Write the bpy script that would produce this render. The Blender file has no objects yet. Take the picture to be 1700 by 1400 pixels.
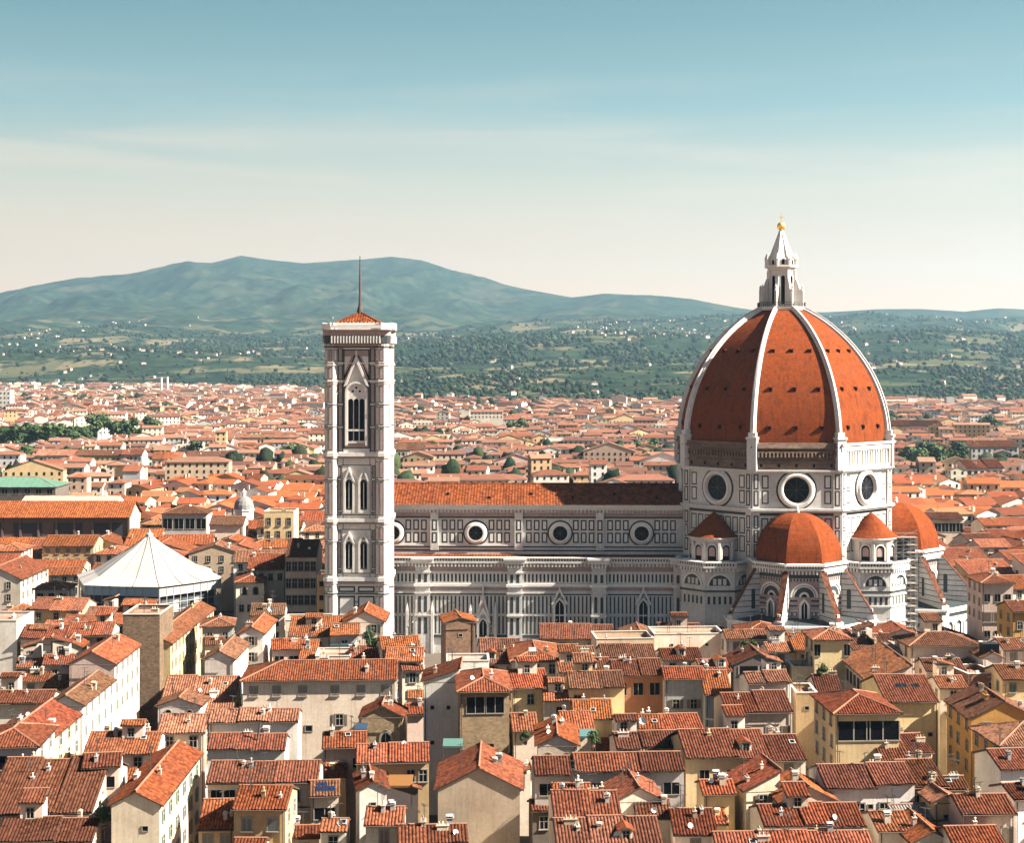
import bpy, math, random
import numpy as np
from mathutils import Vector, Matrix

# ------------------------------------------------------------------ camera, sky, sun, exposure
SC = bpy.context.scene
COL = SC.collection
R = math.radians
CAM_H, FOC, PX0, PY0 = 78.0, 2620.0, 850.0, 597.0     # metres, pixels of the 1700 px wide photograph

cam_data = bpy.data.cameras.new('camera')
cam = bpy.data.objects.new('camera', cam_data)
COL.objects.link(cam)
cam.location = (0, 0, CAM_H)
cam.rotation_euler = (R(90), 0, 0)
cam_data.sensor_fit = 'HORIZONTAL'
cam_data.sensor_width = 36.0
cam_data.lens = 36.0 * FOC / 1700.0
cam_data.shift_y = -(700.0 - PY0) / 1700.0
cam_data.clip_start = 1.0
cam_data.clip_end = 60000.0
SC.camera = cam

SUN_AZ, SUN_EL = 99.6, 39.0          # azimuth clockwise from +Y (the way the camera looks)
sd = Vector((math.sin(R(SUN_AZ)) * math.cos(R(SUN_EL)), math.cos(R(SUN_AZ)) * math.cos(R(SUN_EL)), math.sin(R(SUN_EL))))
sun_data = bpy.data.lights.new('sun', 'SUN')
sun_data.energy = 5.0
sun_data.angle = R(0.5)
sun_data.color = (1.0, 0.905, 0.77)
sun = bpy.data.objects.new('sun', sun_data)
COL.objects.link(sun)
sun.location = (300, -100, 400)
sun.rotation_euler = sd.to_track_quat('Z', 'Y').to_euler()

world = bpy.data.worlds.new('World')
SC.world = world
world.use_nodes = True
wn, wl = world.node_tree.nodes, world.node_tree.links
wn.clear()
w_out = wn.new('ShaderNodeOutputWorld')
w_bg = wn.new('ShaderNodeBackground')
w_bg.inputs['Strength'].default_value = 0.05
w_sky = wn.new('ShaderNodeTexSky')
w_sky.sky_type = 'NISHITA'
w_sky.sun_disc = False
w_sky.sun_elevation = R(SUN_EL)
w_sky.sun_rotation = R(SUN_AZ)
w_sky.altitude = 100
w_sky.air_density = 1.0
w_sky.dust_density = 1.5
# low sky: a pale warm horizon that turns teal within the first fifteen degrees, thin cirrus veils in it
w_tc = wn.new('ShaderNodeTexCoord')
w_sep = wn.new('ShaderNodeSeparateXYZ')
wl.new(w_tc.outputs['Generated'], w_sep.inputs[0])
w_map = wn.new('ShaderNodeMapRange')
w_map.inputs[1].default_value, w_map.inputs[2].default_value = 0.0, 0.30
wl.new(w_sep.outputs['Z'], w_map.inputs[0])
w_ramp = wn.new('ShaderNodeValToRGB')
SKY_STOPS = [(0.00, (1.74, 1.09, 0.67)), (0.12, (1.58, 1.05, 0.67)), (0.22, (1.30, 0.97, 0.68)), (0.36, (0.92, 0.88, 0.71)), (0.52, (0.43, 0.66, 0.67)),
             (0.70, (0.25, 0.47, 0.535)), (1.0, (0.115, 0.305, 0.40))]
el = w_ramp.color_ramp.elements
while len(el) < len(SKY_STOPS):
    el.new(0.5)
for e, (p, c) in zip(el, SKY_STOPS):
    e.position = p
    e.color = (*c, 1)
wl.new(w_map.outputs[0], w_ramp.inputs[0])
w_sc = wn.new('ShaderNodeVectorMath'); w_sc.operation = 'MULTIPLY'
w_sc.inputs[1].default_value = (2.2, 2.2, 26.0)
wl.new(w_tc.outputs['Generated'], w_sc.inputs[0])
w_noise = wn.new('ShaderNodeTexNoise')
w_noise.inputs['Scale'].default_value = 1.6
w_noise.inputs['Detail'].default_value = 7
w_noise.inputs['Roughness'].default_value = 0.55
w_noise.inputs['Distortion'].default_value = 0.4
wl.new(w_sc.outputs[0], w_noise.inputs['Vector'])
w_cl = wn.new('ShaderNodeMapRange')
w_cl.inputs[1].default_value, w_cl.inputs[2].default_value = 0.47, 0.68
w_cl.inputs[3].default_value, w_cl.inputs[4].default_value = 0.0, 0.45
wl.new(w_noise.outputs[0], w_cl.inputs[0])
w_band = wn.new('ShaderNodeValToRGB')            # veils only between about three and nine degrees
b = w_band.color_ramp.elements
b[0].position, b[0].color = 0.12, (0, 0, 0, 1)
b[1].position, b[1].color = 0.62, (0, 0, 0, 1)
for p, v in ((0.24, 0.9), (0.40, 1.0)):
    e = b.new(p); e.color = (v, v, v, 1)
wl.new(w_map.outputs[0], w_band.inputs[0])
w_mul = wn.new('ShaderNodeMath'); w_mul.operation = 'MULTIPLY'
wl.new(w_cl.outputs[0], w_mul.inputs[0]); wl.new(w_band.outputs[0], w_mul.inputs[1])
w_veil = wn.new('ShaderNodeMix'); w_veil.data_type = 'RGBA'
wl.new(w_mul.outputs[0], w_veil.inputs[0]); wl.new(w_ramp.outputs[0], w_veil.inputs[6])
w_veil.inputs[7].default_value = (1.22, 1.00, 0.78, 1)
w_gain = wn.new('ShaderNodeVectorMath'); w_gain.operation = 'SCALE'
w_gain.inputs['Scale'].default_value = 2.55
wl.new(w_veil.outputs[2], w_gain.inputs[0])
w_low = wn.new('ShaderNodeMapRange')
w_low.inputs[1].default_value, w_low.inputs[2].default_value = 0.22, 0.40
w_low.inputs[3].default_value, w_low.inputs[4].default_value = 1.0, 0.0
wl.new(w_sep.outputs['Z'], w_low.inputs[0])
w_mix = wn.new('ShaderNodeMix'); w_mix.data_type = 'RGBA'
w_dim = wn.new('ShaderNodeVectorMath'); w_dim.operation = 'SCALE'; w_dim.inputs['Scale'].default_value = 0.42
wl.new(w_sky.outputs[0], w_dim.inputs[0])
wl.new(w_low.outputs[0], w_mix.inputs[0]); wl.new(w_dim.outputs[0], w_mix.inputs[6]); wl.new(w_gain.outputs[0], w_mix.inputs[7])
wl.new(w_mix.outputs[2], w_bg.inputs['Color'])
wl.new(w_bg.outputs[0], w_out.inputs['Surface'])

SC.view_settings.view_transform = 'Standard'
SC.view_settings.look = 'None'
SC.view_settings.exposure = 2.7
SC.view_settings.gamma = 1.0
SC.view_settings.use_curve_mapping = False
SC.render.engine = 'CYCLES'
cy = SC.cycles
cy.use_denoising = True
cy.denoiser = 'OPENIMAGEDENOISE'
cy.denoising_input_passes = 'RGB_ALBEDO_NORMAL'
cy.denoising_prefilter = 'ACCURATE'
cy.max_bounces = 5
cy.diffuse_bounces = 3
cy.glossy_bounces = 2
cy.transmission_bounces = 2
cy.volume_bounces = 0
cy.caustics_reflective = False
cy.caustics_refractive = False

random.seed(11)
rng = np.random.default_rng(11)
# ------------------------------------------------------------------ helpers
def at(px, py, z):
    """Ground-plan point (x, y) of what stands at height z and is seen at that place of the photograph."""
    d = (CAM_H - z) * FOC / (py - PY0)
    return (px - PX0) / FOC * d, d

def px_of(x, y, z):
    return PX0 + FOC * x / y, PY0 + FOC * (CAM_H - z) / y

class Frame:
    """A wall plane: o foot point, u to the right as seen from outside, n outward, z up."""
    def __init__(s, o, n):
        l = math.hypot(n[0], n[1])
        s.n = (n[0] / l, n[1] / l); s.u = (-s.n[1], s.n[0]); s.o = o
    def p(s, u, n, z):
        return (s.o[0] + u * s.u[0] + n * s.n[0], s.o[1] + u * s.u[1] + n * s.n[1], z)

class MB:
    """Collects faces; build() links them as one mesh object."""
    def __init__(s): s.v, s.f, s.m, s.sm = [], [], [], []
    def poly(s, pts, m=0, smooth=False):
        b = len(s.v); s.v.extend(pts); s.f.append(tuple(range(b, b + len(pts)))); s.m.append(m); s.sm.append(smooth)
    def box(s, x0, x1, y0, y1, z0, z1, m=0, bottom=True):
        s.fbox(Frame((0, 0), (0, -1)), x0, x1, -y1, -y0, z0, z1, m)
    def fbox(s, F, u0, u1, n0, n1, z0, z1, m=0):
        p = [F.p(u, n, z) for z in (z0, z1) for u, n in ((u0, n1), (u1, n1), (u1, n0), (u0, n0))]
        b = len(s.v); s.v.extend(p)
        for f in ((0, 1, 5, 4), (1, 2, 6, 5), (2, 3, 7, 6), (3, 0, 4, 7), (4, 5, 6, 7), (3, 2, 1, 0)):
            s.f.append(tuple(b + i for i in f)); s.m.append(m); s.sm.append(False)
    def frect(s, F, u0, u1, z0, z1, n, m=0):
        s.poly([F.p(u0, n, z0), F.p(u1, n, z0), F.p(u1, n, z1), F.p(u0, n, z1)], m)
    def fpoly(s, F, pts, n, m=0, n0=None):
        """A flat outline in the wall plane; with n0, a slab from n0 to n."""
        s.poly([F.p(u, n, z) for u, z in pts], m)
        if n0 is not None:
            k = len(pts)
            for i in range(k):
                (a, b), (c, d) = pts[i], pts[(i + 1) % k]
                s.poly([F.p(a, n0, b), F.p(c, n0, d), F.p(c, n, d), F.p(a, n, b)], m)
    def panel(s, F, u0, u1, z0, z1, e=0.3, n=0.02, dark=1, light=2):
        s.frect(F, u0, u1, z0, z1, n, dark)
        if u1 - u0 > 2.2 * e and z1 - z0 > 2.2 * e:
            s.frect(F, u0 + e, u1 - e, z0 + e, z1 - e, n + 0.02, light)
    def arch(s, F, u, z, ro, ri, n0, n1, m=0, k=10, leg=0.0, a0=0.0, a1=math.pi):
        """Half ring standing proud, with straight legs downward."""
        P = [(math.cos(a0 + (a1 - a0) * i / k), math.sin(a0 + (a1 - a0) * i / k)) for i in range(k + 1)]
        for (c0, s0), (c1, s1) in zip(P, P[1:]):
            q = [(u + ro * c0, z + ro * s0), (u + ro * c1, z + ro * s1), (u + ri * c1, z + ri * s1), (u + ri * c0, z + ri * s0)]
            s.fpoly(F, q, n1, m, n0)
        if leg > 0:
            s.fbox(F, u - ro, u - ri, n0, n1, z - leg, z, m)
            s.fbox(F, u + ri, u + ro, n0, n1, z - leg, z, m)
    def archfill(s, F, u, z, r, n, m=0, leg=0.0, k=10, pointed=False):
        """A flat round-headed or pointed light."""
        if pointed:
            pts = [(u - r, z - leg), (u + r, z - leg), (u + r, z), (u + r * .72, z + r * .75), (u, z + r * 1.55), (u - r * .72, z + r * .75), (u - r, z)]
        else:
            pts = [(u - r, z - leg), (u + r, z - leg)] + [(u + r * math.cos(math.pi * i / k), z + r * math.sin(math.pi * i / k)) for i in range(k + 1)]
        s.poly([F.p(a, n, b) for a, b in pts], m)
    def disc(s, F, u, z, r, n, m=0, k=28):
        s.poly([F.p(u + r * math.cos(2 * math.pi * i / k), n, z + r * math.sin(2 * math.pi * i / k)) for i in range(k)], m)
    def ring(s, F, u, z, prof, m=0, k=28, smooth=True):
        """Ring in the wall plane: prof is a list of (radius, n)."""
        for i in range(k):
            a, b = 2 * math.pi * i / k, 2 * math.pi * (i + 1) / k
            for (r0, n0), (r1, n1) in zip(prof, prof[1:]):
                s.poly([F.p(u + r0 * math.cos(a), n0, z + r0 * math.sin(a)), F.p(u + r0 * math.cos(b), n0, z + r0 * math.sin(b)),
                        F.p(u + r1 * math.cos(b), n1, z + r1 * math.sin(b)), F.p(u + r1 * math.cos(a), n1, z + r1 * math.sin(a))], m)
    def lathe(s, cx, cy, prof, m=0, k=16, a0=0.0, smooth=False, a1=None):
        full = a1 is None
        a1 = a0 + 2 * math.pi if full else a1
        A = [a0 + (a1 - a0) * i / k for i in range(k + 1)]
        for a, b in zip(A, A[1:]):
            for (r0, z0), (r1, z1) in zip(prof, prof[1:]):
                q = [(cx + r0 * math.cos(a), cy + r0 * math.sin(a), z0), (cx + r0 * math.cos(b), cy + r0 * math.sin(b), z0),
                     (cx + r1 * math.cos(b), cy + r1 * math.sin(b), z1), (cx + r1 * math.cos(a), cy + r1 * math.sin(a), z1)]
                if r1 < 1e-6: q = q[:3]
                elif r0 < 1e-6: q = q[1:]
                s.poly(q, m, smooth)
    def tube(s, p, q, r, m=0, k=6):
        p, q = Vector(p), Vector(q); d = (q - p).normalized()
        a = d.orthogonal().normalized(); b = d.cross(a)
        P = [a * math.cos(2 * math.pi * i / k) * r + b * math.sin(2 * math.pi * i / k) * r for i in range(k)]
        for i in range(k):
            j = (i + 1) % k
            s.poly([tuple(p + P[i]), tuple(p + P[j]), tuple(q + P[j]), tuple(q + P[i])], m)
        s.poly([tuple(q + v) for v in P], m)
    def mesh(s, name, mats):
        me = bpy.data.meshes.new(name)
        me.from_pydata(s.v, [], s.f)
        for m in mats: me.materials.append(m)
        me.polygons.foreach_set('material_index', s.m)
        if any(s.sm): me.polygons.foreach_set('use_smooth', s.sm)
        me.update()
        return me
    def build(s, name, mats, parent=None, color=None):
        return link(name, s.mesh(name, mats if isinstance(mats, (list, tuple)) else [mats]), parent, color)

def link(name, me, parent=None, color=None, loc=None):
    o = bpy.data.objects.new(name, me)
    COL.objects.link(o)
    if parent is not None: o.parent = parent
    if color is not None: o.color = (*color[:3], 1)
    if loc is not None: o.location = loc
    return o

def tag(o, label=None, cat=None, group=None, kind=None):
    if label: o['label'] = label
    if cat: o['category'] = cat
    if group: o['group'] = group
    if kind: o['kind'] = kind
    return o

def thing(name, label, cat, loc=(0, 0, 0), rz=0.0, group=None):
    o = bpy.data.objects.new(name, None)
    COL.objects.link(o)
    o.location = loc; o.rotation_euler = (0, 0, R(rz)); o.empty_display_size = 2
    return tag(o, label, cat, group)

def fast_mesh(name, verts, quads, mat_idx, mats, tris=None):
    """numpy arrays to a mesh (many faces)."""
    me = bpy.data.meshes.new(name)
    nq = len(quads); nt = 0 if tris is None else len(tris)
    me.vertices.add(len(verts)); me.vertices.foreach_set('co', np.asarray(verts, dtype=np.float32).ravel())
    loops = np.asarray(quads, dtype=np.int32).ravel()
    starts = np.arange(nq, dtype=np.int32) * 4
    if nt:
        loops = np.concatenate([loops, np.asarray(tris, dtype=np.int32).ravel()])
        starts = np.concatenate([starts, nq * 4 + np.arange(nt, dtype=np.int32) * 3])
    me.loops.add(len(loops)); me.loops.foreach_set('vertex_index', loops)
    me.polygons.add(nq + nt); me.polygons.foreach_set('loop_start', starts)
    if mat_idx is not None: me.polygons.foreach_set('material_index', np.asarray(mat_idx, dtype=np.int32))
    for m in mats: me.materials.append(m)
    me.update(calc_edges=True); me.validate()
    return me

# ------------------------------------------------------------------ materials
def nodes(name):
    m = bpy.data.materials.new(name); m.use_nodes = True
    nt = m.node_tree
    return m, nt.nodes, nt.links, nt.nodes['Principled BSDF']

def noise(n, l, vec, scale, detail=4, rough=0.55, dist=0.0):
    t = n.new('ShaderNodeTexNoise')
    t.inputs['Scale'].default_value = scale; t.inputs['Detail'].default_value = detail
    t.inputs['Roughness'].default_value = rough; t.inputs['Distortion'].default_value = dist
    if vec is not None: l.new(vec, t.inputs['Vector'])
    return t.outputs[0]

def remap(n, l, v, a, b, c, d):
    t = n.new('ShaderNodeMapRange')
    for i, x in zip((1, 2, 3, 4), (a, b, c, d)): t.inputs[i].default_value = x
    l.new(v, t.inputs[0])
    return t.outputs[0]

def mixc(n, l, fac, a, b, mode='MIX'):
    t = n.new('ShaderNodeMix'); t.data_type = 'RGBA'; t.blend_type = mode
    for i, x in ((0, fac), (6, a), (7, b)):
        if hasattr(x, 'links'): l.new(x, t.inputs[i])
        elif i == 0: t.inputs[0].default_value = x
        else: t.inputs[i].default_value = (*x[:3], 1)
    return t.outputs[2]

def scaled(n, l, vec, s):
    t = n.new('ShaderNodeVectorMath'); t.operation = 'MULTIPLY'
    t.inputs[1].default_value = s; l.new(vec, t.inputs[0])
    return t.outputs[0]

def snapped(n, l, vec, s):
    t = n.new('ShaderNodeVectorMath'); t.operation = 'SNAP'
    t.inputs[1].default_value = s; l.new(vec, t.inputs[0])
    w = n.new('ShaderNodeTexWhiteNoise'); w.noise_dimensions = '3D'; l.new(t.outputs[0], w.inputs['Vector'])
    return w.outputs['Value']

def bumped(n, l, bsdf, h, dist=0.05, strength=0.6):
    b = n.new('ShaderNodeBump'); b.inputs['Distance'].default_value = dist; b.inputs['Strength'].default_value = strength
    l.new(h, b.inputs['Height']); l.new(b.outputs[0], bsdf.inputs['Normal'])

def coords(n): return n.new('ShaderNodeTexCoord').outputs['Object']
def ocolor(n): return n.new('ShaderNodeObjectInfo').outputs['Color']
def orand(n): return n.new('ShaderNodeObjectInfo').outputs['Random']

ALB = 0.76          # albedo trim that goes with the exposure
def dim(c, k=None): return tuple(v * (k or ALB) for v in c)

def stained(name, base, spot=(0.6, 0.55, 0.5), scale=0.5, amt=0.5, rough=0.8, streak=0.0, per_object=False, bump=0.0, fine=6.0, fine_amt=0.25):
    """Weathered plain surface: blotches, fine grain and rain streaks over a base colour."""
    m, n, l, b = nodes(name)
    v = coords(n)
    base = ocolor(n) if per_object else dim(base)
    f1 = remap(n, l, noise(n, l, v, scale, 5, .6), .42, .72, 0, amt)
    c = mixc(n, l, f1, base, spot, 'MULTIPLY')
    f2 = noise(n, l, v, fine, 3, .6)
    c = mixc(n, l, fine_amt, c, mixc(n, l, 1.0, c, mixc(n, l, f2, (0.25,) * 3, (1.75,) * 3), 'MULTIPLY'))
    if streak:
        s = noise(n, l, scaled(n, l, v, (1.4, 1.4, .09)), 1.6, 4, .6)
        c = mixc(n, l, remap(n, l, s, .5, .75, 0, streak), c, spot, 'MULTIPLY')
    l.new(c, b.inputs['Base Color']); b.inputs['Roughness'].default_value = rough
    b.inputs['Specular IOR Level'].default_value = 0.25
    if bump: bumped(n, l, b, f2, bump)
    return m

def tiles(name, per_object=True, base=(.4, .15, .08), cell=(0.40, 0.46, 30.0), fine=True, dark=(0.07, 0.026, 0.018), light=(0.24, 0.088, 0.034)):
    """Old Tuscan clay tiles: every tile its own red, lichen-dark and sun-bleached areas."""
    m, n, l, b = nodes(name)
    v = coords(n)
    base = ocolor(n) if per_object else dim(base)
    dark, light = dim(dark), dim(light)
    r = snapped(n, l, v, cell)
    c = mixc(n, l, 1.0, base, mixc(n, l, r, *(((.46, .44, .43), (1.26, 1.28, 1.30)) if fine else ((.78, .76, .74), (1.18, 1.20, 1.22)))), 'MULTIPLY')
    c = mixc(n, l, remap(n, l, noise(n, l, v, .35, 5, .65), .52, .75, 0, .55), c, dark)
    c = mixc(n, l, remap(n, l, noise(n, l, v, .8, 4, .6, .5), .58, .8, 0, .4), c, light)
    if fine:
        c = mixc(n, l, remap(n, l, noise(n, l, v, 1.9, 5, .7), .60, .76, 0, .5), c, (0.09, 0.056, 0.034))
        c = mixc(n, l, remap(n, l, noise(n, l, v, .13, 4, .6), .45, .75, 0, .5), c, dark)
    else:
        s_ = noise(n, l, scaled(n, l, v, (.9, .9, .05)), 1.3, 5, .65)
        c = mixc(n, l, remap(n, l, s_, .47, .72, 0, .8), c, dark)
        c = mixc(n, l, remap(n, l, noise(n, l, v, .22, 5, .7), .5, .75, 0, .5), c, (.10, .032, .017))
    l.new(c, b.inputs['Base Color']); b.inputs['Roughness'].default_value = .9
    b.inputs['Specular IOR Level'].default_value = 0.04
    if fine: bumped(n, l, b, r, .12, .7)
    return m

def stones(name, a, bcol, mortar, cell=(.5, .5, .28), bump=.08):
    """Rough coursed stone."""
    m, n, l, b = nodes(name)
    a, bcol, mortar = dim(a), dim(bcol), dim(mortar)
    v = coords(n)
    vo = n.new('ShaderNodeTexVoronoi'); vo.inputs['Scale'].default_value = 1.0
    l.new(scaled(n, l, v, tuple(1 / c for c in cell)), vo.inputs['Vector'])
    e = n.new('ShaderNodeTexVoronoi'); e.feature = 'DISTANCE_TO_EDGE'
    l.new(scaled(n, l, v, tuple(1 / c for c in cell)), e.inputs['Vector'])
    sp = n.new('ShaderNodeSeparateColor'); l.new(vo.outputs['Color'], sp.inputs[0])
    c = mixc(n, l, sp.outputs[0], a, bcol)
    c = mixc(n, l, remap(n, l, noise(n, l, v, .3, 4), .45, .75, 0, .5), c, mortar)
    c = mixc(n, l, remap(n, l, e.outputs['Distance'], .02, .10, .7, 0), c, mortar)
    l.new(c, b.inputs['Base Color']); b.inputs['Roughness'].default_value = .9
    b.inputs['Specular IOR Level'].default_value = 0.2
    bumped(n, l, b, remap(n, l, e.outputs['Distance'], 0, .2, 0, 1), bump)
    return m

MARBLE = stained('white_marble', (0.57, 0.55, 0.53), (0.60, 0.56, 0.53), .16, .55, .6, .55, fine=1.4, fine_amt=.35)
MARBLE_CLEAN = stained('clean_white_marble', (0.66, 0.635, 0.60), (0.78, 0.73, 0.68), .2, .4, .6, .3, fine=1.4)
MARBLE_WARM = stained('rosy_marble', (0.36, 0.265, 0.25), (0.65, 0.6, 0.58), .2, .5, .65, .4, fine=1.2, fine_amt=.35)
GREEN = stained('green_serpentine', (0.028, 0.036, 0.040), (1.6, 1.5, 1.4), .4, .6, .6, fine=1.0)
BRICK_RAW = stones('unfaced_masonry', (0.19, 0.115, 0.08), (0.30, 0.21, 0.155), (0.08, 0.055, 0.045), (1.6, 1.6, .5), .2)
DOME_TILE = tiles('dome_tile', False, (0.170, 0.037, 0.009), (0.42, 0.42, 0.30), False, (0.060, 0.018, 0.009), (0.22, 0.060, 0.016))
TILE = tiles('clay_roof_tile')
SPUR_TILE = tiles('spur_tile', False, (0.105, 0.040, 0.024), (0.5, 0.5, 30.0), True)
NAVE_TILE = tiles('nave_roof_tile', False, (0.150, 0.040, 0.013), (0.8, 0.8, 30.0), True)
DARK = stained('dark_interior', (0.006, 0.006, 0.008), (.6, .6, .6), 1, .3, .5)
DARK.node_tree.nodes['Principled BSDF'].inputs['Specular IOR Level'].default_value = 0.0
GLASS, _n, _l, _b = nodes('window_glass')
_b.inputs['Base Color'].default_value = (0.005, 0.006, 0.008, 1); _b.inputs['Roughness'].default_value = .3; _b.inputs['Specular IOR Level'].default_value = .05
GOLD, _n, _l, _b = nodes('gilded_copper')
_b.inputs['Base Color'].default_value = (0.95, 0.58, 0.12, 1); _b.inputs['Metallic'].default_value = .85; _b.inputs['Roughness'].default_value = .38
IRON = stained('dark_iron', (0.05, 0.045, 0.042), (.7, .6, .5), 2, .4, .6)
# ------------------------------------------------------------------ the cathedral (own frame: x east, y away from the camera, z up)
ROT = -1.6
DX, DY = (1297 - PX0) / FOC * 437.0, 437.0
duomo = thing('cathedral', 'huge white marble cathedral with ribbed red octagonal dome and long nave', 'cathedral', (DX, DY, 0), ROT)
MM = [MARBLE, GREEN, MARBLE_CLEAN, MARBLE_WARM, DARK, NAVE_TILE]     # 0 marble 1 green 2 white 3 rosy 4 dark 5 tile

def corbels(mb, F, u0, u1, z0, z1, n0, n1, step, w, m=0):
    k = max(1, int((u1 - u0) / step))
    for i in range(k):
        u = u0 + (i + .5) * (u1 - u0) / k
        mb.fbox(F, u - w / 2, u + w / 2, n0, n1, z0, z1, m)

def slots(mb, F, u0, u1, z0, z1, n, step, w, m=1, head=True):
    """A row of narrow round-headed inlays."""
    k = max(1, int(round((u1 - u0) / step)))
    for i in range(k):
        u = u0 + (i + .5) * (u1 - u0) / k
        mb.frect(F, u - w / 2, u + w / 2, z0, z1, n, m)

def grid(mb, F, u0, u1, z0, z1, nu, nz, gap=.35, e=.3, light=2, skip=None, n=.02):
    du, dz = (u1 - u0) / nu, (z1 - z0) / nz
    for i in range(nu):
        for j in range(nz):
            a, b, c, d = u0 + i * du + gap / 2, u0 + (i + 1) * du - gap / 2, z0 + j * dz + gap / 2, z0 + (j + 1) * dz - gap / 2
            if skip and skip(a, b, c, d): continue
            mb.panel(F, a, b, c, d, e, n, 1, light)

def oculus(parent, F, u, z, ro, ri, deep=.9):
    mb = MB()
    mb.ring(F, u, z, [(ro + .3, -.1), (ro + .3, .35), (ro, .55), (ro - .35, deep), (ro - .8, deep), (ri, .12)], 0, 36)
    mb.ring(F, u, z, [(ro + .75, -.1), (ro + .75, .10), (ro + .3, .12)], 1, 36)
    o = mb.build('oculus', [MARBLE_CLEAN, GREEN], parent)
    g = MB(); g.disc(F, u, z, ri + .02, .11, 0, 32)
    for i in range(4):
        a = math.pi * i / 4
        c, s = math.cos(a), math.sin(a)
        g.poly([F.p(u - ri * c - .06 * s, .13, z - ri * s + .06 * c), F.p(u + ri * c - .06 * s, .13, z + ri * s + .06 * c),
                F.p(u + ri * c + .06 * s, .13, z + ri * s - .06 * c), F.p(u - ri * c + .06 * s, .13, z - ri * s - .06 * c)], 1)
    g.build('pane', [GLASS, IRON], o)
    return o

def facade_point(px, py, yl):
    """Local (x, z) of a point seen on the wall plane y = yl of the cathedral."""
    c, s = math.cos(R(ROT)), math.sin(R(ROT))
    k = (px - PX0) / FOC
    # (DX + x c - yl s) = k (DY + x s + yl c)
    x = (k * (DY + yl * c) - DX + yl * s) / (c - k * s)
    Y = DY + x * s + yl * c
    return x, CAM_H - (py - PY0) * Y / FOC

# ---- octagon
A8 = [math.pi * (-.5 + .25 * k) for k in range(8)]          # face normals: S, SE, E, NE, N, NW, W, SW
T8 = math.tan(math.pi / 8)
RD = 27.6
def oct_frame(k, r): return Frame((r * math.cos(A8[k]), r * math.sin(A8[k])), (math.cos(A8[k]), math.sin(A8[k])))

drum = MB()
Z_LOW, Z_PAN0, Z_PAN1, Z_TOP = 0.0, 39.6, 48.6, 56.2
for k in range(8):
    F = oct_frame(k, RD); h = RD * T8
    drum.frect(F, -h, h, Z_LOW, Z_PAN1 + .2, 0, 0)
    # panelled storey with the round window
    skip = lambda a, b, c, d: (max(a, -b, 0) ** 2 + max(c - 44.1, 44.1 - d, 0) ** 2) < 5.0 ** 2
    grid(drum, F, -h + 2.2, h - 2.2, Z_PAN0 + .6, Z_PAN1 - .5, 8, 2, .5, .34, 2, skip)
    for s_ in (-1, 1):                                          # corner pilasters
        u0, u1 = sorted((s_ * (h - 1.9), s_ * h))
        drum.fbox(F, u0, u1 + 0, -.3, .45, Z_PAN0 - .4, Z_PAN1 + .2, 0)
        G = Frame((F.o[0] + F.n[0] * .45, F.o[1] + F.n[1] * .45), F.n)
        grid(drum, G, u0 + .15, u1 - .15, Z_PAN0 + .2, Z_PAN1 - .2, 1, 2, .3, .36, 0)
    # cornice below and above the panelled storey
    for z0, z1, n in ((38.2, 38.7, .7), (38.7, 39.3, 1.15), (48.5, 48.9, .6), (48.9, 49.3, .9)):
        w = h + n * T8
        drum.fbox(F, -w, w, -.4, n, z0, z1, 0)
    drum.frect(F, -h, h, 37.4, 38.1, .03, 1)
    # lower storey between the apses: panels
    grid(drum, F, -h + 2.1, h - 2.1, 27.5, 37.0, 8, 2, .5, .32, 0)
    for s_ in (-1, 1):
        u0, u1 = sorted((s_ * (h - 1.9), s_ * h))
        drum.fbox(F, u0, u1, -.3, .4, 24, 38.2, 0)
        G = Frame((F.o[0] + F.n[0] * .4, F.o[1] + F.n[1] * .4), F.n)
        grid(drum, G, u0 + .15, u1 - .15, 26.5, 37.6, 1, 3, .3, .36, 0)
    # top band: raw masonry, or the finished arcaded gallery on the south-east side
    if k != 1:
        G = oct_frame(k, RD - .15); hh = (RD - .15) * T8
        drum.frect(G, -hh, hh, 49.2, Z_TOP, 0, 5)
        for z0, z1, n in ((51.2, 51.6, .45), (54.9, 55.5, .9), (55.5, 56.3, .55)):
            w = hh + n * T8
            drum.fbox(G, -w, w, -.3, n, z0, z1, 5)
        corbels(drum, G, -hh + 1, hh - 1, 52.6, 53.8, -.1, .8 if k == 0 else .4, .95, .45, 5)
        drum.fbox(G, -hh + 1.0, hh - 1.0, -.2, .75 if k == 0 else .35, 53.8, 54.1, 5)
        for i in range(5):
            u = -hh + (i + .5) * 2 * hh / 5
            drum.frect(G, u - .3, u + .3, 50.0, 50.8, .03, 4)
    else:
        hh = h + .5
        drum.fbox(F, -hh, hh, -.4, .7, 49.3, 50.2, 2)
        drum.frect(F, -h, h, 50.2, 54.6, -.4, 4)
        drum.fbox(F, -hh, hh, -1.0, .8, 54.2, 55.6, 2)
        drum.fbox(F, -hh, hh, -1.0, 1.2, 55.6, 56.1, 2)
        nn = 17
        for i in range(nn + 1):
            u = -h + 1.4 + i * (2 * h - 2.8) / nn
            drum.fbox(F, u - .22, u + .22, -.35, .55, 50.2, 53.6, 2)
            if i < nn:
                drum.arch(F, u + (2 * h - 2.8) / nn / 2, 53.55, .66, .42, -.35, .5, 2, 6)
        for s_ in (-1, 1):
            u0, u1 = sorted((s_ * (h - 1.5), s_ * (h + .3)))
            drum.fbox(F, u0, u1, -.5, .75, 50.2, 54.2, 2)
        corbels(drum, F, -hh, hh, 48.9, 49.3, .5, 1.1, .8, .4, 2)
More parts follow.
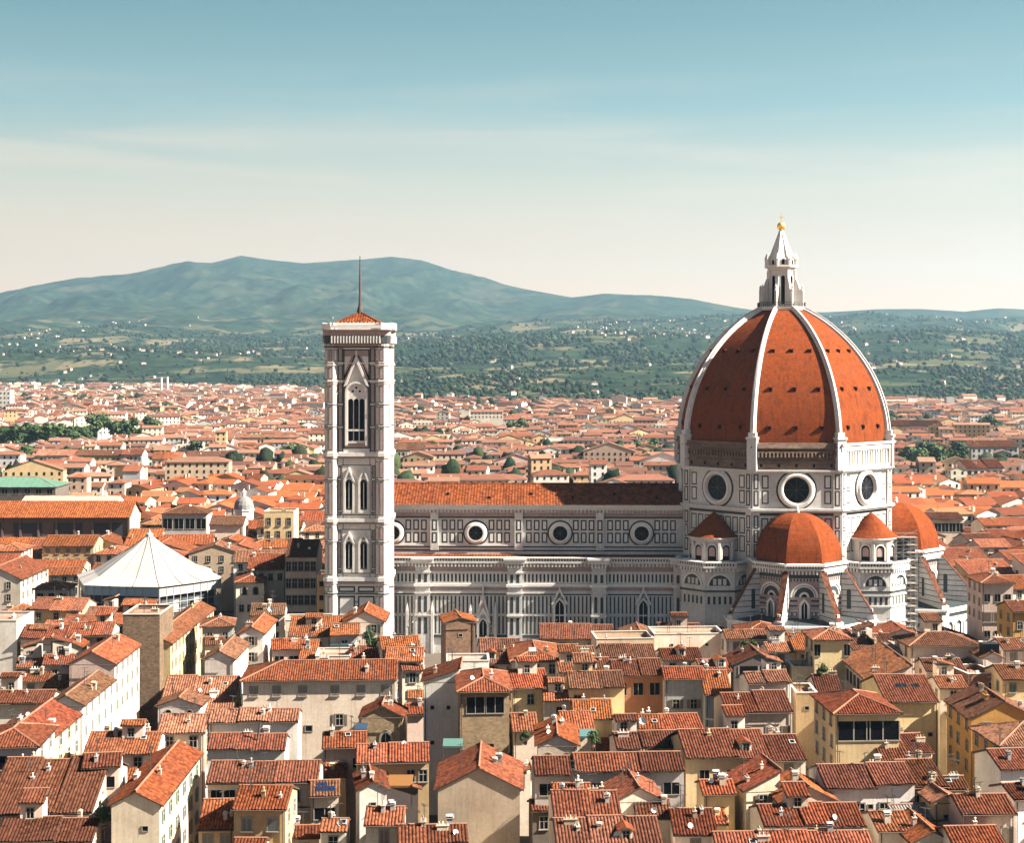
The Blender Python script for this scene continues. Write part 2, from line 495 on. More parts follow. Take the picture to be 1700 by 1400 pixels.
# roof deck between drum top and the dome's foot
for k in range(8):
    a0, a1 = A8[k] - math.pi / 8, A8[k] + math.pi / 8
    r1, r2 = RD / math.cos(math.pi / 8), 20.0
    drum.poly([(r1 * math.cos(a0), r1 * math.sin(a0), 56.15), (r1 * math.cos(a1), r1 * math.sin(a1), 56.15),
               (r2 * math.cos(a1), r2 * math.sin(a1), 56.15), (r2 * math.cos(a0), r2 * math.sin(a0), 56.15)], 5)
drum_o = drum.build('drum', [MARBLE, GREEN, MARBLE_CLEAN, MARBLE_WARM, DARK, BRICK_RAW], duomo)
for k in (0, 1, 2, 5, 6, 7):
    oculus(duomo, oct_frame(k, RD), 0, 44.1, 4.5, 3.3, 1.0)

# ---- dome shell and ribs
RC, R0, ZD, HD = 40.6, 26.9, 56.0, 36.2
def dome_r(h): return math.sqrt(RC * RC - h * h) - (RC - R0)
shell = MB()
NS = 26
for k in range(8):
    a0, a1 = A8[k] - math.pi / 8, A8[k] + math.pi / 8
    for i in range(NS):
        h0, h1 = HD * i / NS, HD * (i + 1) / NS
        q = []
        for hh, aa in ((h0, a0), (h0, a1), (h1, a1), (h1, a0)):
            rr = dome_r(hh) / math.cos(math.pi / 8)
            q.append((rr * math.cos(aa), rr * math.sin(aa), ZD + hh))
        shell.poly(q, 0)
    # three rows of small round lights, each with a little stone hood
    for hh, half in ((4.2, .30), (14.2, .30), (24.2, .28)):
        r = dome_r(hh)
        for j in (-1, 0, 1):
            F = oct_frame(k, r)
            u = j * r * T8 * .62
            slope = (dome_r(hh + .5) - dome_r(hh - .5))
            shell.fbox(F, u - .38, u + .38, -.9, .34, ZD + hh - .5, ZD + hh + .42, 1)
            shell.fbox(F, u - .55, u + .55, -.9, .55, ZD + hh + .42, ZD + hh + .6, 0)
shell.build('dome_shell', [DOME_TILE, DARK], duomo)
for k in range(8):
    a = A8[k] + math.pi / 8
    F = Frame((0, 0), (math.cos(a), math.sin(a)))
    rib = MB()
    prof = [(-1.0, -.5), (-1.0, .42), (-.55, .55), (-.42, 1.0), (.42, 1.0), (.55, .55), (1.0, .42), (1.0, -.5)]
    rows = []
    for i in range(NS + 1):
        h = HD * i / NS
        r = dome_r(h) / math.cos(math.pi / 8)
        dr = -h / math.sqrt(RC * RC - h * h) / math.cos(math.pi / 8)
        l = math.hypot(1, dr)
        w = .76 - .24 * i / NS
        rows.append([F.p(u * w, r + n_ / l, ZD + h - n_ * dr / l) for u, n_ in prof])
    for ra, rb in zip(rows, rows[1:]):
        for j in range(len(prof) - 1):
            rib.poly([ra[j], ra[j + 1], rb[j + 1], rb[j]], 0)
    r = dome_r(0) / math.cos(math.pi / 8)
    rib.fbox(F, -1.25, 1.25, r - 1.2, r + 1.5, 49.3, 57.2, 0)          # the pier at the rib's foot
    rib.fbox(F, -1.45, 1.45, r - 1.2, r + 1.8, 57.2, 57.8, 0)
    rib.fbox(F, -1.0, 1.0, r - 1.2, r + 1.2, 57.8, 59.0, 0)
    rib.build('rib', [MARBLE], duomo)

# ---- lantern
ZL = ZD + HD
lan = MB()
lan.lathe(0, 0, [(5.4, ZL - 1.2), (6.4, ZL - .6), (6.7, ZL), (6.7, ZL + .35), (3.6, ZL + .35)], 0, 8, math.pi / 8)
lan.lathe(0, 0, [(3.6, ZL + .3), (3.6, ZL + 10.4), (3.9, ZL + 10.5), (3.9, ZL + 11.0), (4.7, ZL + 11.3), (4.7, ZL + 11.8), (3.8, ZL + 11.9), (3.8, ZL + 13.4), (3.4, ZL + 13.6)], 0, 8, math.pi / 8)
for k in range(8):
    F = oct_frame(k, 3.6 * math.cos(math.pi / 8))
    lan.archfill(F, 0, ZL + 8.4, .52, .03, 1, 7.4)
    lan.arch(F, 0, ZL + 8.4, .85, .55, 0, .2, 0, 8, 7.4)
    G = oct_frame(k, 3.8 * math.cos(math.pi / 8))
    lan.arch(G, 0, ZL + 12.9, .75, .45, -.2, .25, 0, 6, .9)
    lan.archfill(G, 0, ZL + 12.9, .45, .03, 1, .9)
    a = A8[k] + math.pi / 8
    V = Frame((0, 0), (math.cos(a), math.sin(a)))
    lan.fbox(V, -.3, .3, 3.4, 4.0, ZL + .3, ZL + 10.4, 0)
    lan.lathe(4.2 * math.cos(a), 4.2 * math.sin(a), [(.45, ZL + 11.8), (.45, ZL + 13.4), (.6, ZL + 13.5), (.12, ZL + 15.0), (0, ZL + 15.2)], 0, 6)
lan_o = lan.build('lantern', [MARBLE_CLEAN, DARK], duomo)
for k in range(8):
    a = A8[k] + math.pi / 8
    V = Frame((0, 0), (math.cos(a), math.sin(a)))
    vb = MB()
    pts = [(4.2, ZL + .3), (6.2, ZL + .3), (6.2, ZL + 4.6), (5.6, ZL + 5.2), (5.2, ZL + 5.0), (4.9, ZL + 6.2), (4.2, ZL + 8.2)]
    for u in (-.32, .32):
        vb.poly([V.p(u, n_, z_) for n_, z_ in (pts if u > 0 else pts[::-1])], 0)
    for (n0, z0), (n1, z1) in zip(pts, pts[1:] + pts[:1]):
        vb.poly([V.p(-.32, n0, z0), V.p(.32, n0, z0), V.p(.32, n1, z1), V.p(-.32, n1, z1)], 0)
    vb.lathe(*V.p(0, 5.9, 0)[:2], [(.45, ZL + 4.6), (.3, ZL + 5.4), (.34, ZL + 5.9), (0, ZL + 6.6)], 0, 6)
    vb.build('volute', [MARBLE], lan_o)
sp = MB()
sp.lathe(0, 0, [(3.45, ZL + 13.5), (3.0, ZL + 14.6), (2.0, ZL + 17.6), (1.1, ZL + 20.0), (.45, ZL + 21.4), (.3, ZL + 21.7), (0, ZL + 21.8)], 0, 8, math.pi / 8)
for k in range(8):
    a = A8[k] + math.pi / 8
    sp.tube((3.45 * math.cos(a), 3.45 * math.sin(a), ZL + 13.5), (.4 * math.cos(a), .4 * math.sin(a), ZL + 21.5), .22, 0, 5)
sp.build('spire', [MARBLE_CLEAN], lan_o)
gb = MB()
gb.lathe(0, 0, [(0, ZL + 21.5)] + [(1.18 * math.sin(math.pi * i / 12), ZL + 22.75 - 1.18 * math.cos(math.pi * i / 12)) for i in range(1, 12)] + [(0, ZL + 23.95)], 0, 20, 0, True)
gb.build('ball', [GOLD], lan_o)
cr = MB()
cr.box(-.10, .10, -.10, .10, ZL + 23.8, ZL + 26.2); cr.box(-.65, -.1, -.09, .09, ZL + 25.1, ZL + 25.3); cr.box(.1, .65, -.09, .09, ZL + 25.1, ZL + 25.3)
cr.build('cross', [GOLD], lan_o)
rl = MB()
for k in range(8):
    F = oct_frame(k, 6.75 * math.cos(math.pi / 8))
    h = 6.75 * math.sin(math.pi / 8)
    rl.fbox(F, -h, h, -.06, .06, ZL + 1.45, ZL + 1.57); rl.fbox(F, -h, h, -.05, .05, ZL + .9, ZL + .98)
    for i in range(9):
        u = -h + i * 2 * h / 8
        rl.fbox(F, u - .05, u + .05, -.045, .045, ZL + .35, ZL + 1.45)
rl.build('railing', [IRON], lan_o)

# ---- nave: clerestory, roofs, aisle
XW, XE = -118.0, -24.0
YC, YA = -10.6, -20.6
Z_EAVE, Z_RIDGE, Z_CL0 = 38.6, 43.4, 26.0
nave = MB()
F = Frame((0, YC), (0, -1))
nave.frect(F, XW, XE, 20, Z_EAVE, 0, 0)
nave.frect(Frame((XW, 0), (-1, 0)), -21, 21, 0, Z_EAVE, 0, 0)
nave.poly([(XW, -10.6, Z_EAVE), (XW, 10.6, Z_EAVE), (XW, 0, Z_RIDGE)], 0)
nave.frect(Frame((0, 10.6), (0, 1)), -XE, -XW, 20, Z_EAVE, 0, 0)
for z0, z1, n in ((37.9, 38.7, 1.1), (37.2, 37.9, .7)):
    nave.fbox(F, XW, XE, -.3, n, z0, z1, 2)
corbels(nave, F, XW, XE, 36.4, 37.2, -.2, .7, 1.0, .45, 0)
nave.frect(F, XW, XE, 35.3, 36.4, .02, 3)
nave.fbox(F, XW, XE, -.2, .22, 34.9, 35.3, 1)
nave.fbox(F, XW, XE, -.2, .3, 27.3, 27.7, 0)
nave.frect(F, XW, XE, 26.9, 27.3, .04, 1)
nave.frect(F, XW, XE, 25.9, 26.3, .04, 1)
ocx = [facade_point(p, 885, YC)[0] for p in (652, 790, 930, 1065)]
OZ = facade_point(790, 885, YC)[1]
bay = (ocx[3] - ocx[0]) / 3
for o in ocx:
    u0, u1 = o - bay / 2, o + bay / 2
    nave.fbox(F, u0 - 1.1, u0 + 1.1, -.2, .55, 26.2, 36.4, 0)             # pilaster
    G = Frame((0, YC - .55), (0, -1))
    grid(nave, G, u0 - .95, u0 + .95, 27.9, 34.7, 1, 2, .5, .4, 2)
    skip = lambda a, b, c, d: max(a - o, o - b, 0) ** 2 + max(c - OZ, OZ - d, 0) ** 2 < 3.3 ** 2
    grid(nave, F, u0 + 1.7, u1 - 1.7, 27.9, 34.7, 9, 2, .55, .38, 2, skip)
nave.build('nave_wall', MM, duomo)
for o in ocx: oculus(duomo, F, o, OZ, 2.75, 2.15, .75)
roof = MB()
def slope_roof(mb, p0, p1, q1, q0, period=.8, amp=.10, m=0):
    """Tiled plane: p0-p1 along the eave, q0-q1 along the top; corrugated along the eave."""
    p0, p1, q0, q1 = map(Vector, (p0, p1, q0, q1))
    L = (p1 - p0).length
    k = max(1, int(L / period))
    nrm = (p1 - p0).cross(q0 - p0).normalized()
    if nrm.z < 0: nrm = -nrm
    prev = None
    for i in range(k * 4 + 1):
        t = i / (k * 4)
        a = (0, .75, 1, .75)[i % 4] * amp
        cur = (tuple(p0.lerp(p1, t) + nrm * a), tuple(q0.lerp(q1, t) + nrm * a))
        if prev: mb.poly([prev[0], cur[0], cur[1], prev[1]], m)
        prev = cur
slope_roof(roof, (XW, -11.9, Z_EAVE - .05), (XE, -11.9, Z_EAVE - .05), (XE, 0, Z_RIDGE), (XW, 0, Z_RIDGE))
roof.poly([(XW, 0, Z_RIDGE), (XE, 0, Z_RIDGE), (XE, 11.9, Z_EAVE), (XW, 11.9, Z_EAVE)], 0)
roof.tube((XW, 0, Z_RIDGE + .05), (XE, 0, Z_RIDGE + .05), .28, 0, 8)
for i in range(7):
    x = XW + 26 + i * 11.4
    roof.box(x - .35, x + .35, -6.6 - (i % 2) * 2, -5.7 - (i % 2) * 2, 40.2 - (i % 2) * .8, 41.4 - (i % 2) * .8, 1)
roof.build('nave_roof', [NAVE_TILE, DARK], duomo)

aisle = MB()
A = Frame((0, YA), (0, -1))
XA = -20.0
ZP = 25.6                                                    # parapet top
aisle.frect(A, XW, XA, 0, ZP - .6, 0, 0)
aisle.frect(Frame((XW, -15.6), (-1, 0)), -5, 5, 0, ZP, 0.02, 0)
aisle.fbox(A, XW, XA, -.5, .9, 24.0, 24.5, 0)
aisle.fbox(A, XW, XA, .3, .85, 24.5, 25.3, 0)
aisle.fbox(A, XW, XA, .2, 1.0, 25.3, 25.6, 2)
slots(aisle, A, XW, XA, 24.6, 25.2, .88, .75, .38, 1)
corbels(aisle, A, XW, XA, 23.1, 24.0, -.1, .8, .95, .42, 2)
aisle.frect(A, XW, XA, 21.8, 23.1, .03, 3)
aisle.fbox(A, XW, XA, -.1, .35, 21.4, 21.8, 0)
aisle.frect(A, XW, XA, 18.7, 21.4, .03, 2)
slots(aisle, A, XW, XA, 18.95, 21.1, .05, 1.02, .50, 1)
aisle.fbox(A, XW, XA, -.1, .45, 17.8, 18.5, 2)
aisle.frect(A, XW, XA, 16.7, 17.5, .03, 3)
aisle.fbox(A, XW, XA, -.1, .32, 15.9, 16.35, 0)
aisle.frect(A, XW, XA, 15.5, 15.9, .03, 1)
slots(aisle, A, XW, XA, 10.6, 15.2, .03, 1.05, .42, 1)
slots(aisle, A, XW, XA, 5.2, 9.8, .03, 1.05, .42, 1)
aisle.fbox(A, XW, XA, -.1, .28, 10.0, 10.4, 0)
aisle.fbox(A, XW, XA, -.1, .35, 4.2, 4.9, 1)
aisle.build('aisle_wall', MM, duomo)
ar = MB()
slope_roof(ar, (XW, YA - .1, 24.55), (XE, YA - .1, 24.55), (XE, YC, 25.05), (XW, YC, 25.05), .8, .1)
ar.build('aisle_roof', [NAVE_TILE], duomo)
for px in (853, 992, 1128, 700):
    x = facade_point(px, 980, YA)[0]
    u0, u1 = x - 1.6, x + 2.2
    D = 1.65 if px != 700 else 0.8
    bt = MB()
    bt.fbox(A, u0, u1, -.4, D, 0, 24.0, 0)
    G = Frame((0, YA - D), (0, -1))
    ES = Frame((u1, YA - D / 2), (1, 0)); WS = Frame((u0, YA - D / 2), (-1, 0))
    for z0, z1, n, m in ((24.0, 25.0, .9, 0), (25.0, 25.55, 1.1, 2), (21.4, 21.8, .3, 0), (17.8, 18.5, .4, 2), (15.9, 16.35, .28, 0), (10.0, 10.4, .25, 0)):
        bt.fbox(A, u0 - n, u1 + n, -.3, D + n, z0, z1, m)
    corbels(bt, G, u0 - .3, u1 + .3, 23.1, 24.0, -.1, .8, .85, .4, 2)
    for z0, z1 in ((18.95, 21.1), (11, 15.2), (5.2, 9.6)):
        slots(bt, G, u0 + .3, u1 - .3, z0, z1, .03, 1.5, .8, 1)
        slots(bt, WS, -D / 2 + .2, D / 2 - .1, z0, z1, .03, 1.2, .5, 1)
        slots(bt, ES, -D / 2 + .1, D / 2 - .2, z0, z1, .03, 1.2, .5, 1)
    bt.build('buttress', MM, duomo)
def arched_window(parent, F, u, zs, r, leg, gable=True, tall=0.0):
    w = MB()
    w.archfill(F, u, zs, r, .10, 1, leg, pointed=True)
    pts_o = [(u - r - .55, zs - leg), (u - r, zs - leg), (u - r, zs), (u - r * .72, zs + r * .75), (u, zs + r * 1.55), (u, zs + r * 1.55 + .75), (u - r * .72 - .6, zs + r * .75 + .25), (u - r - .55, zs)]
    w.fpoly(F, pts_o, .55, 0, .0)
    w.fpoly(F, [(2 * u - a, b) for a, b in pts_o][::-1], .55, 0, .0)
    w.fbox(F, u - .09, u + .09, .08, .25, zs - leg, zs + r * .9, 0)
    if gable:
        g0, g1 = zs + r * .6, zs + r * 1.55 + 3.2
        for s_ in (-1, 1):
            q = [(u + s_ * (r + 1.1), g0), (u + s_ * (r + .55), g0 - .1), (u, g1 - 1.0), (u, g1)]
            w.fpoly(F, q if s_ < 0 else q[::-1], .8, 0, 0)
        w.fbox(F, u - .18, u + .18, .2, .6, g1, g1 + 1.6, 0)
    return w.build('arched_window', [MARBLE_CLEAN, GLASS], parent)
for px in (929, 1068):
    x = facade_point(px, 1000, YA)[0]
    arched_window(duomo, A, x, 12.5, 1.15, 8.5)
for px in (697, 802):
    x = facade_point(px, 1000, YA)[0]
    arched_window(duomo, A, x, 7.6, 1.0, 5.0)
    t_ = MB()                                                   # steep crocketed gable of a side portal
    t_.fpoly(A, [(x - 2.0, 9.0), (x + 2.0, 9.0), (x, 16.6)], .7, 0, -.1)
    t_.fpoly(A, [(x - 1.3, 9.4), (x + 1.3, 9.4), (x, 14.6)], .73, 1)
    t_.disc(A, x, 10.9, .65, .76, 0, 16)
    t_.fbox(A, x - .2, x + .2, .2, .7, 16.4, 18.6, 0)
    for s_ in (-1, 1):
        t_.fbox(A, x + s_ * 3.3 - .35, x + s_ * 3.3 + .35, -.1, 1.0, 0, 11.4, 0)
        t_.poly([A.p(x + s_ * 3.3 - .35, 1.0, 11.4), A.p(x + s_ * 3.3 + .35, 1.0, 11.4), A.p(x + s_ * 3.3, .5, 14.0)], 0)
        t_.poly([A.p(x + s_ * 3.3 - .35, 0, 11.4), A.p(x + s_ * 3.3 - .35, 1.0, 11.4), A.p(x + s_ * 3.3, .5, 14.0)], 0)
        t_.poly([A.p(x + s_ * 3.3 + .35, 1.0, 11.4), A.p(x + s_ * 3.3 + .35, 0, 11.4), A.p(x + s_ * 3.3, .5, 14.0)], 0)
    t_.build('portal_gable', [MARBLE, MARBLE_WARM], duomo)

# ---- tribunes (the apses with half domes) and the small exedrae on the diagonals
def polyface(cx, cy, th, r, k):
    a = th + k * math.pi / 4
    return Frame((cx + r * math.cos(a), cy + r * math.sin(a)), (math.cos(a), math.sin(a)))

def tribune(th, c=29.5, rl=18.2):
    cx, cy = c * math.cos(th), c * math.sin(th)
    ru = 10.9
    mb = MB()
    ks = (-2, -1, 0, 1, 2)
    for k in ks:
        F = polyface(cx, cy, th, ru, k); h = ru * T8
        mb.frect(F, -h, h, 9, 26.4, 0, 3)
        for z0, z1, n, m in ((26.0, 26.6, 1.3, 2), (24.9, 25.4, .9, 0), (25.4, 26.0, .75, 0)):
            mb.fbox(F, -h - n * T8, h + n * T8, -.4, n, z0, z1, m)
        slots(mb, F, -h, h, 25.45, 25.95, .78, .7, .36, 1)
        corbels(mb, F, -h, h, 23.9, 24.9, -.1, .8, .9, .42, 2)
        mb.frect(F, -h, h, 22.9, 23.9, .03, 1)
        mb.arch(F, 0, 18.2, 3.5, 3.05, -.1, .3, 2, 14)
        mb.arch(F, 0, 18.2, 2.75, 2.5, -.1, .12, 2, 14)
        mb.archfill(F, 0, 18.2, 2.5, .04, 1)
        mb.archfill(F, 0, 18.2, 1.3, .06, 0)
        mb.archfill(F, 0, 18.2, .75, .08, 4)
        for z0, z1, m in ((17.0, 17.5, 1), (15.8, 16.2, 1), (14.6, 14.9, 0), (12.6, 13.0, 1)):
            for s_ in (-1, 1):
                u0, u1 = sorted((s_ * 1.7, s_ * (h - .1)))
                mb.frect(F, u0, u1, z0, z1, .04, m)
        grid(mb, F, -h + .3, -1.8, 13.2, 14.6, 2, 1, .2, .2, 0)
        grid(mb, F, 1.8, h - .3, 13.2, 14.6, 2, 1, .2, .2, 0)
        # ring of chapels below
        G = polyface(cx, cy, th, rl, k); g = rl * T8
        mb.frect(G, -g, g, 0, 12.0, 0, 0)
        for z0, z1, n in ((11.6, 12.1, .9), (11.0, 11.6, .55)):
            mb.fbox(G, -g - n * T8, g + n * T8, -.4, n, z0, z1, 2)
        nb = 4
        for i in range(nb):
            u = -g + (i + .5) * 2 * g / nb
            mb.arch(G, u, 7.3, 1.65, 1.35, -.1, .3, 2, 12, 6)
            mb.archfill(G, u, 7.3, 1.33, .03, 1, 6)
            mb.archfill(G, u, 7.0, .75, .06, 0, 5)
        mb.frect(G, -g, g, 9.9, 10.6, .03, 1)
        mb.frect(G, -g, g, 10.75, 10.95, .03, 1)
        slots(mb, F, -h, h, 19.8 + 2.3, 22.8, .035, .8, .35, 1)
        # lean-to roofs of the chapels
        P, Q = [], []
        a0, a1 = th + (k - .5) * math.pi / 4, th + (k + .5) * math.pi / 4
        ro, ri = rl / math.cos(math.pi / 8) + .3, ru / math.cos(math.pi / 8)
        mb.poly([(cx + ro * math.cos(a0), cy + ro * math.sin(a0), 12.05), (cx + ro * math.cos(a1), cy + ro * math.sin(a1), 12.05),
                 (cx + ri * math.cos(a1), cy + ri * math.sin(a1), 12.9), (cx + ri * math.cos(a0), cy + ri * math.sin(a0), 12.9)], 1)
    o = mb.build('tribune', MM, duomo)
    hd = MB()
    n_ = 12
    for k in ks:
        a0, a1 = th + (k - .5) * math.pi / 4, th + (k + .5) * math.pi / 4
        for i in range(n_):
            t0, t1 = math.pi / 2 * i / n_, math.pi / 2 * (i + 1) / n_
            q = []
            for t, a in ((t0, a0), (t0, a1), (t1, a1), (t1, a0)):
                r = 10.7 / math.cos(math.pi / 8) * math.cos(t) ** .92 + .12
                q.append((cx + r * math.cos(a), cy + r * math.sin(a), 26.5 + 12.0 * math.sin(t)))
            hd.poly(q, 0)
    hd.lathe(cx, cy, [(.5, 38.4), (.5, 39.0), (.25, 39.4), (.4, 39.7), (0, 40.1)], 1, 8)
    hd.build('half_dome', [DOME_TILE, MARBLE], o)
    for k in (-1.5, -.5, .5, 1.5):
        a = th + k * math.pi / 4
        V = Frame((cx, cy), (math.cos(a), math.sin(a)))
        s = MB()
        r0, r1 = ru / math.cos(math.pi / 8) - .3, rl / math.cos(math.pi / 8) - .1
        w = .7
        prof = [(r0, 12), (r1, 12), (r1, 13.2), (r0 + .9, 24.4), (r0, 24.8)]
        s.poly([V.p(w, b_, z_) for b_, z_ in prof], 0); s.poly([V.p(-w, b_, z_) for b_, z_ in prof[::-1]], 0)
        for (b0, z0), (b1, z1) in zip(prof[1:], prof[2:]):
            s.poly([V.p(-w, b0, z0), V.p(w, b0, z0), V.p(w, b1, z1), V.p(-w, b1, z1)], 0)
        t0, t1 = (r1 + .2, 13.4), (r0 + .8, 24.75)
        s.poly([V.p(-w - .1, t0[0], t0[1]), V.p(w + .1, t0[0], t0[1]), V.p(w + .1, t1[0], t1[1]), V.p(-w - .1, t1[0], t1[1])], 1)
        s.fbox(V, -1.1, 1.1, r1 - 1.6, r1 + .35, 0, 13.1, 0)
        s.fbox(V, -.35, .35, r1 - 1.0, r1 - .3, 13.1, 14.9, 0)
        for s_ in (-1, 1):
            W = Frame(V.p(s_ * w, 0, 0)[:2], (s_ * V.u[0], s_ * V.u[1]))
            sg = -s_            # along the wall, outward is -u or +u depending on the side
            mid = (r0 + 1.9) * (1 if W.u[0] * V.n[0] + W.u[1] * V.n[1] > 0 else -1)
            s.archfill(W, mid, 19.0, .55, .03, 2, 4.5)
            for zb_ in (13.6, 15.0, 16.4, 17.8, 19.2, 20.6, 22.0, 23.2):
                rr_ = r1 + (r0 + .9 - r1) * max(0, zb_ - 13.2) / 11.2 - .1
                sg = 1 if mid > 0 else -1
                u0, u1 = sorted((sg * (r0 + .05), sg * rr_))
                if u1 - u0 > .3: s.frect(W, u0, u1, zb_, zb_ + .2, .012, 2)
        s.build('spur_buttress', [MARBLE, SPUR_TILE, GREEN], o)
    for k in ks:
        F = polyface(cx, cy, th, ru, k)
        arched_window(o, F, 0, 15.9, .75, 5.4, False)
    return o
tribune(-math.pi / 2)
tribune(0.0, 31.6, 20.4)

def exedra(th, bright):
    c = 29.2
    cx, cy = c * math.cos(th), c * math.sin(th)
    mb = MB()
    rb = 9.4
    b_ = polyface
    for k in (-2, -1, 0, 1, 2):
        F = polyface(cx * .97, cy * .97, th, rb, k); h = rb * T8
        mb.frect(F, -h, h, 0, 24.6, 0, 0)
        for z0, z1, n, m in ((24.0, 24.5, .9, 0), (24.5, 25.3, .8, 0), (25.3, 25.6, 1.0, 2), (17.8, 18.2, .3, 1), (16.9, 17.3, .3, 0), (14.0, 14.4, .3, 0), (9.9, 10.3, .4, 0)):
            mb.fbox(F, -h - n * T8, h + n * T8, -.3, n, z0, z1, m)
        slots(mb, F, -h, h, 24.6, 25.2, .83, .75, .38, 1)
        corbels(mb, F, -h, h, 23.1, 24.0, -.1, .8, .95, .42, 2)
        mb.arch(F, 0, 19.4, 3.2, 2.75, -.1, .3, 2, 14)
        mb.archfill(F, 0, 19.4, 2.75, .03, 1)
        for i in (-1, 0, 1): mb.frect(F, i * 1.3 - .42, i * 1.3 + .42, 19.6, 21.2, .06, 0)
        slots(mb, F, -h + .4, h - .4, 14.6, 16.6, .03, 1.3, .65, 1)
        mb.arch(F, 0, 6.9, 2.5, 2.1, -.1, .3, 2, 12, 5)
        mb.archfill(F, 0, 6.9, 2.1, .03, 1, 5)
        mb.archfill(F, 0, 6.6, 1.2, .06, 3, 4)
    for i in range(8):
        a0, a1 = th + (i - .5) * math.pi / 4, th + (i + .5) * math.pi / 4
        ro = rb / math.cos(math.pi / 8) + .6
        mb.poly([(cx * .97 + ro * math.cos(a0), cy * .97 + ro * math.sin(a0), 24.62), (cx * .97 + ro * math.cos(a1), cy * .97 + ro * math.sin(a1), 24.62), (cx * .97, cy * .97, 24.9)], 5)
    o = mb.build('sacristy', MM, duomo)
    t = MB()
    re = 6.1
    t.lathe(cx, cy, [(re, 24.8), (re, 30.4), (re + .3, 30.5), (re + .3, 30.9), (re + .9, 31.2), (re + .9, 31.5), (re, 31.6)], 0, 30)
    for i in range(-2, 3):
        a = th + i * math.pi / 5.2
        F = Frame((cx + (re - .12) * math.cos(a), cy + (re - .12) * math.sin(a)), (math.cos(a), math.sin(a)))
        t.archfill(F, 0, 28.5, 1.12, .16, 1, 2.9)
        t.archfill(F, 0, 28.3, .8, .22, 2, 1.6)
        t.arch(F, 0, 28.5, 1.45, 1.12, 0, .45, 0, 10, 2.9)
        for s_ in (-1, 1):
            p = F.p(s_ * 1.75, .28, 0)
            t.lathe(p[0], p[1], [(.26, 25.4), (.26, 30.3)], 0, 6)
    e = t.build('exedra', [MARBLE_CLEAN if bright else MARBLE, DARK, MARBLE_WARM], o)
    r_ = MB()
    r_.lathe(cx, cy, [(re + .9, 31.5), (re * .78, 33.3), (re * .5, 35.2), (re * .22, 36.8), (.3, 37.6), (0, 37.7)], 0, 28)
    r_.build('cone_roof', [DOME_TILE], o)
exedra(-math.pi * .75, False)
exedra(-math.pi * .25, True)

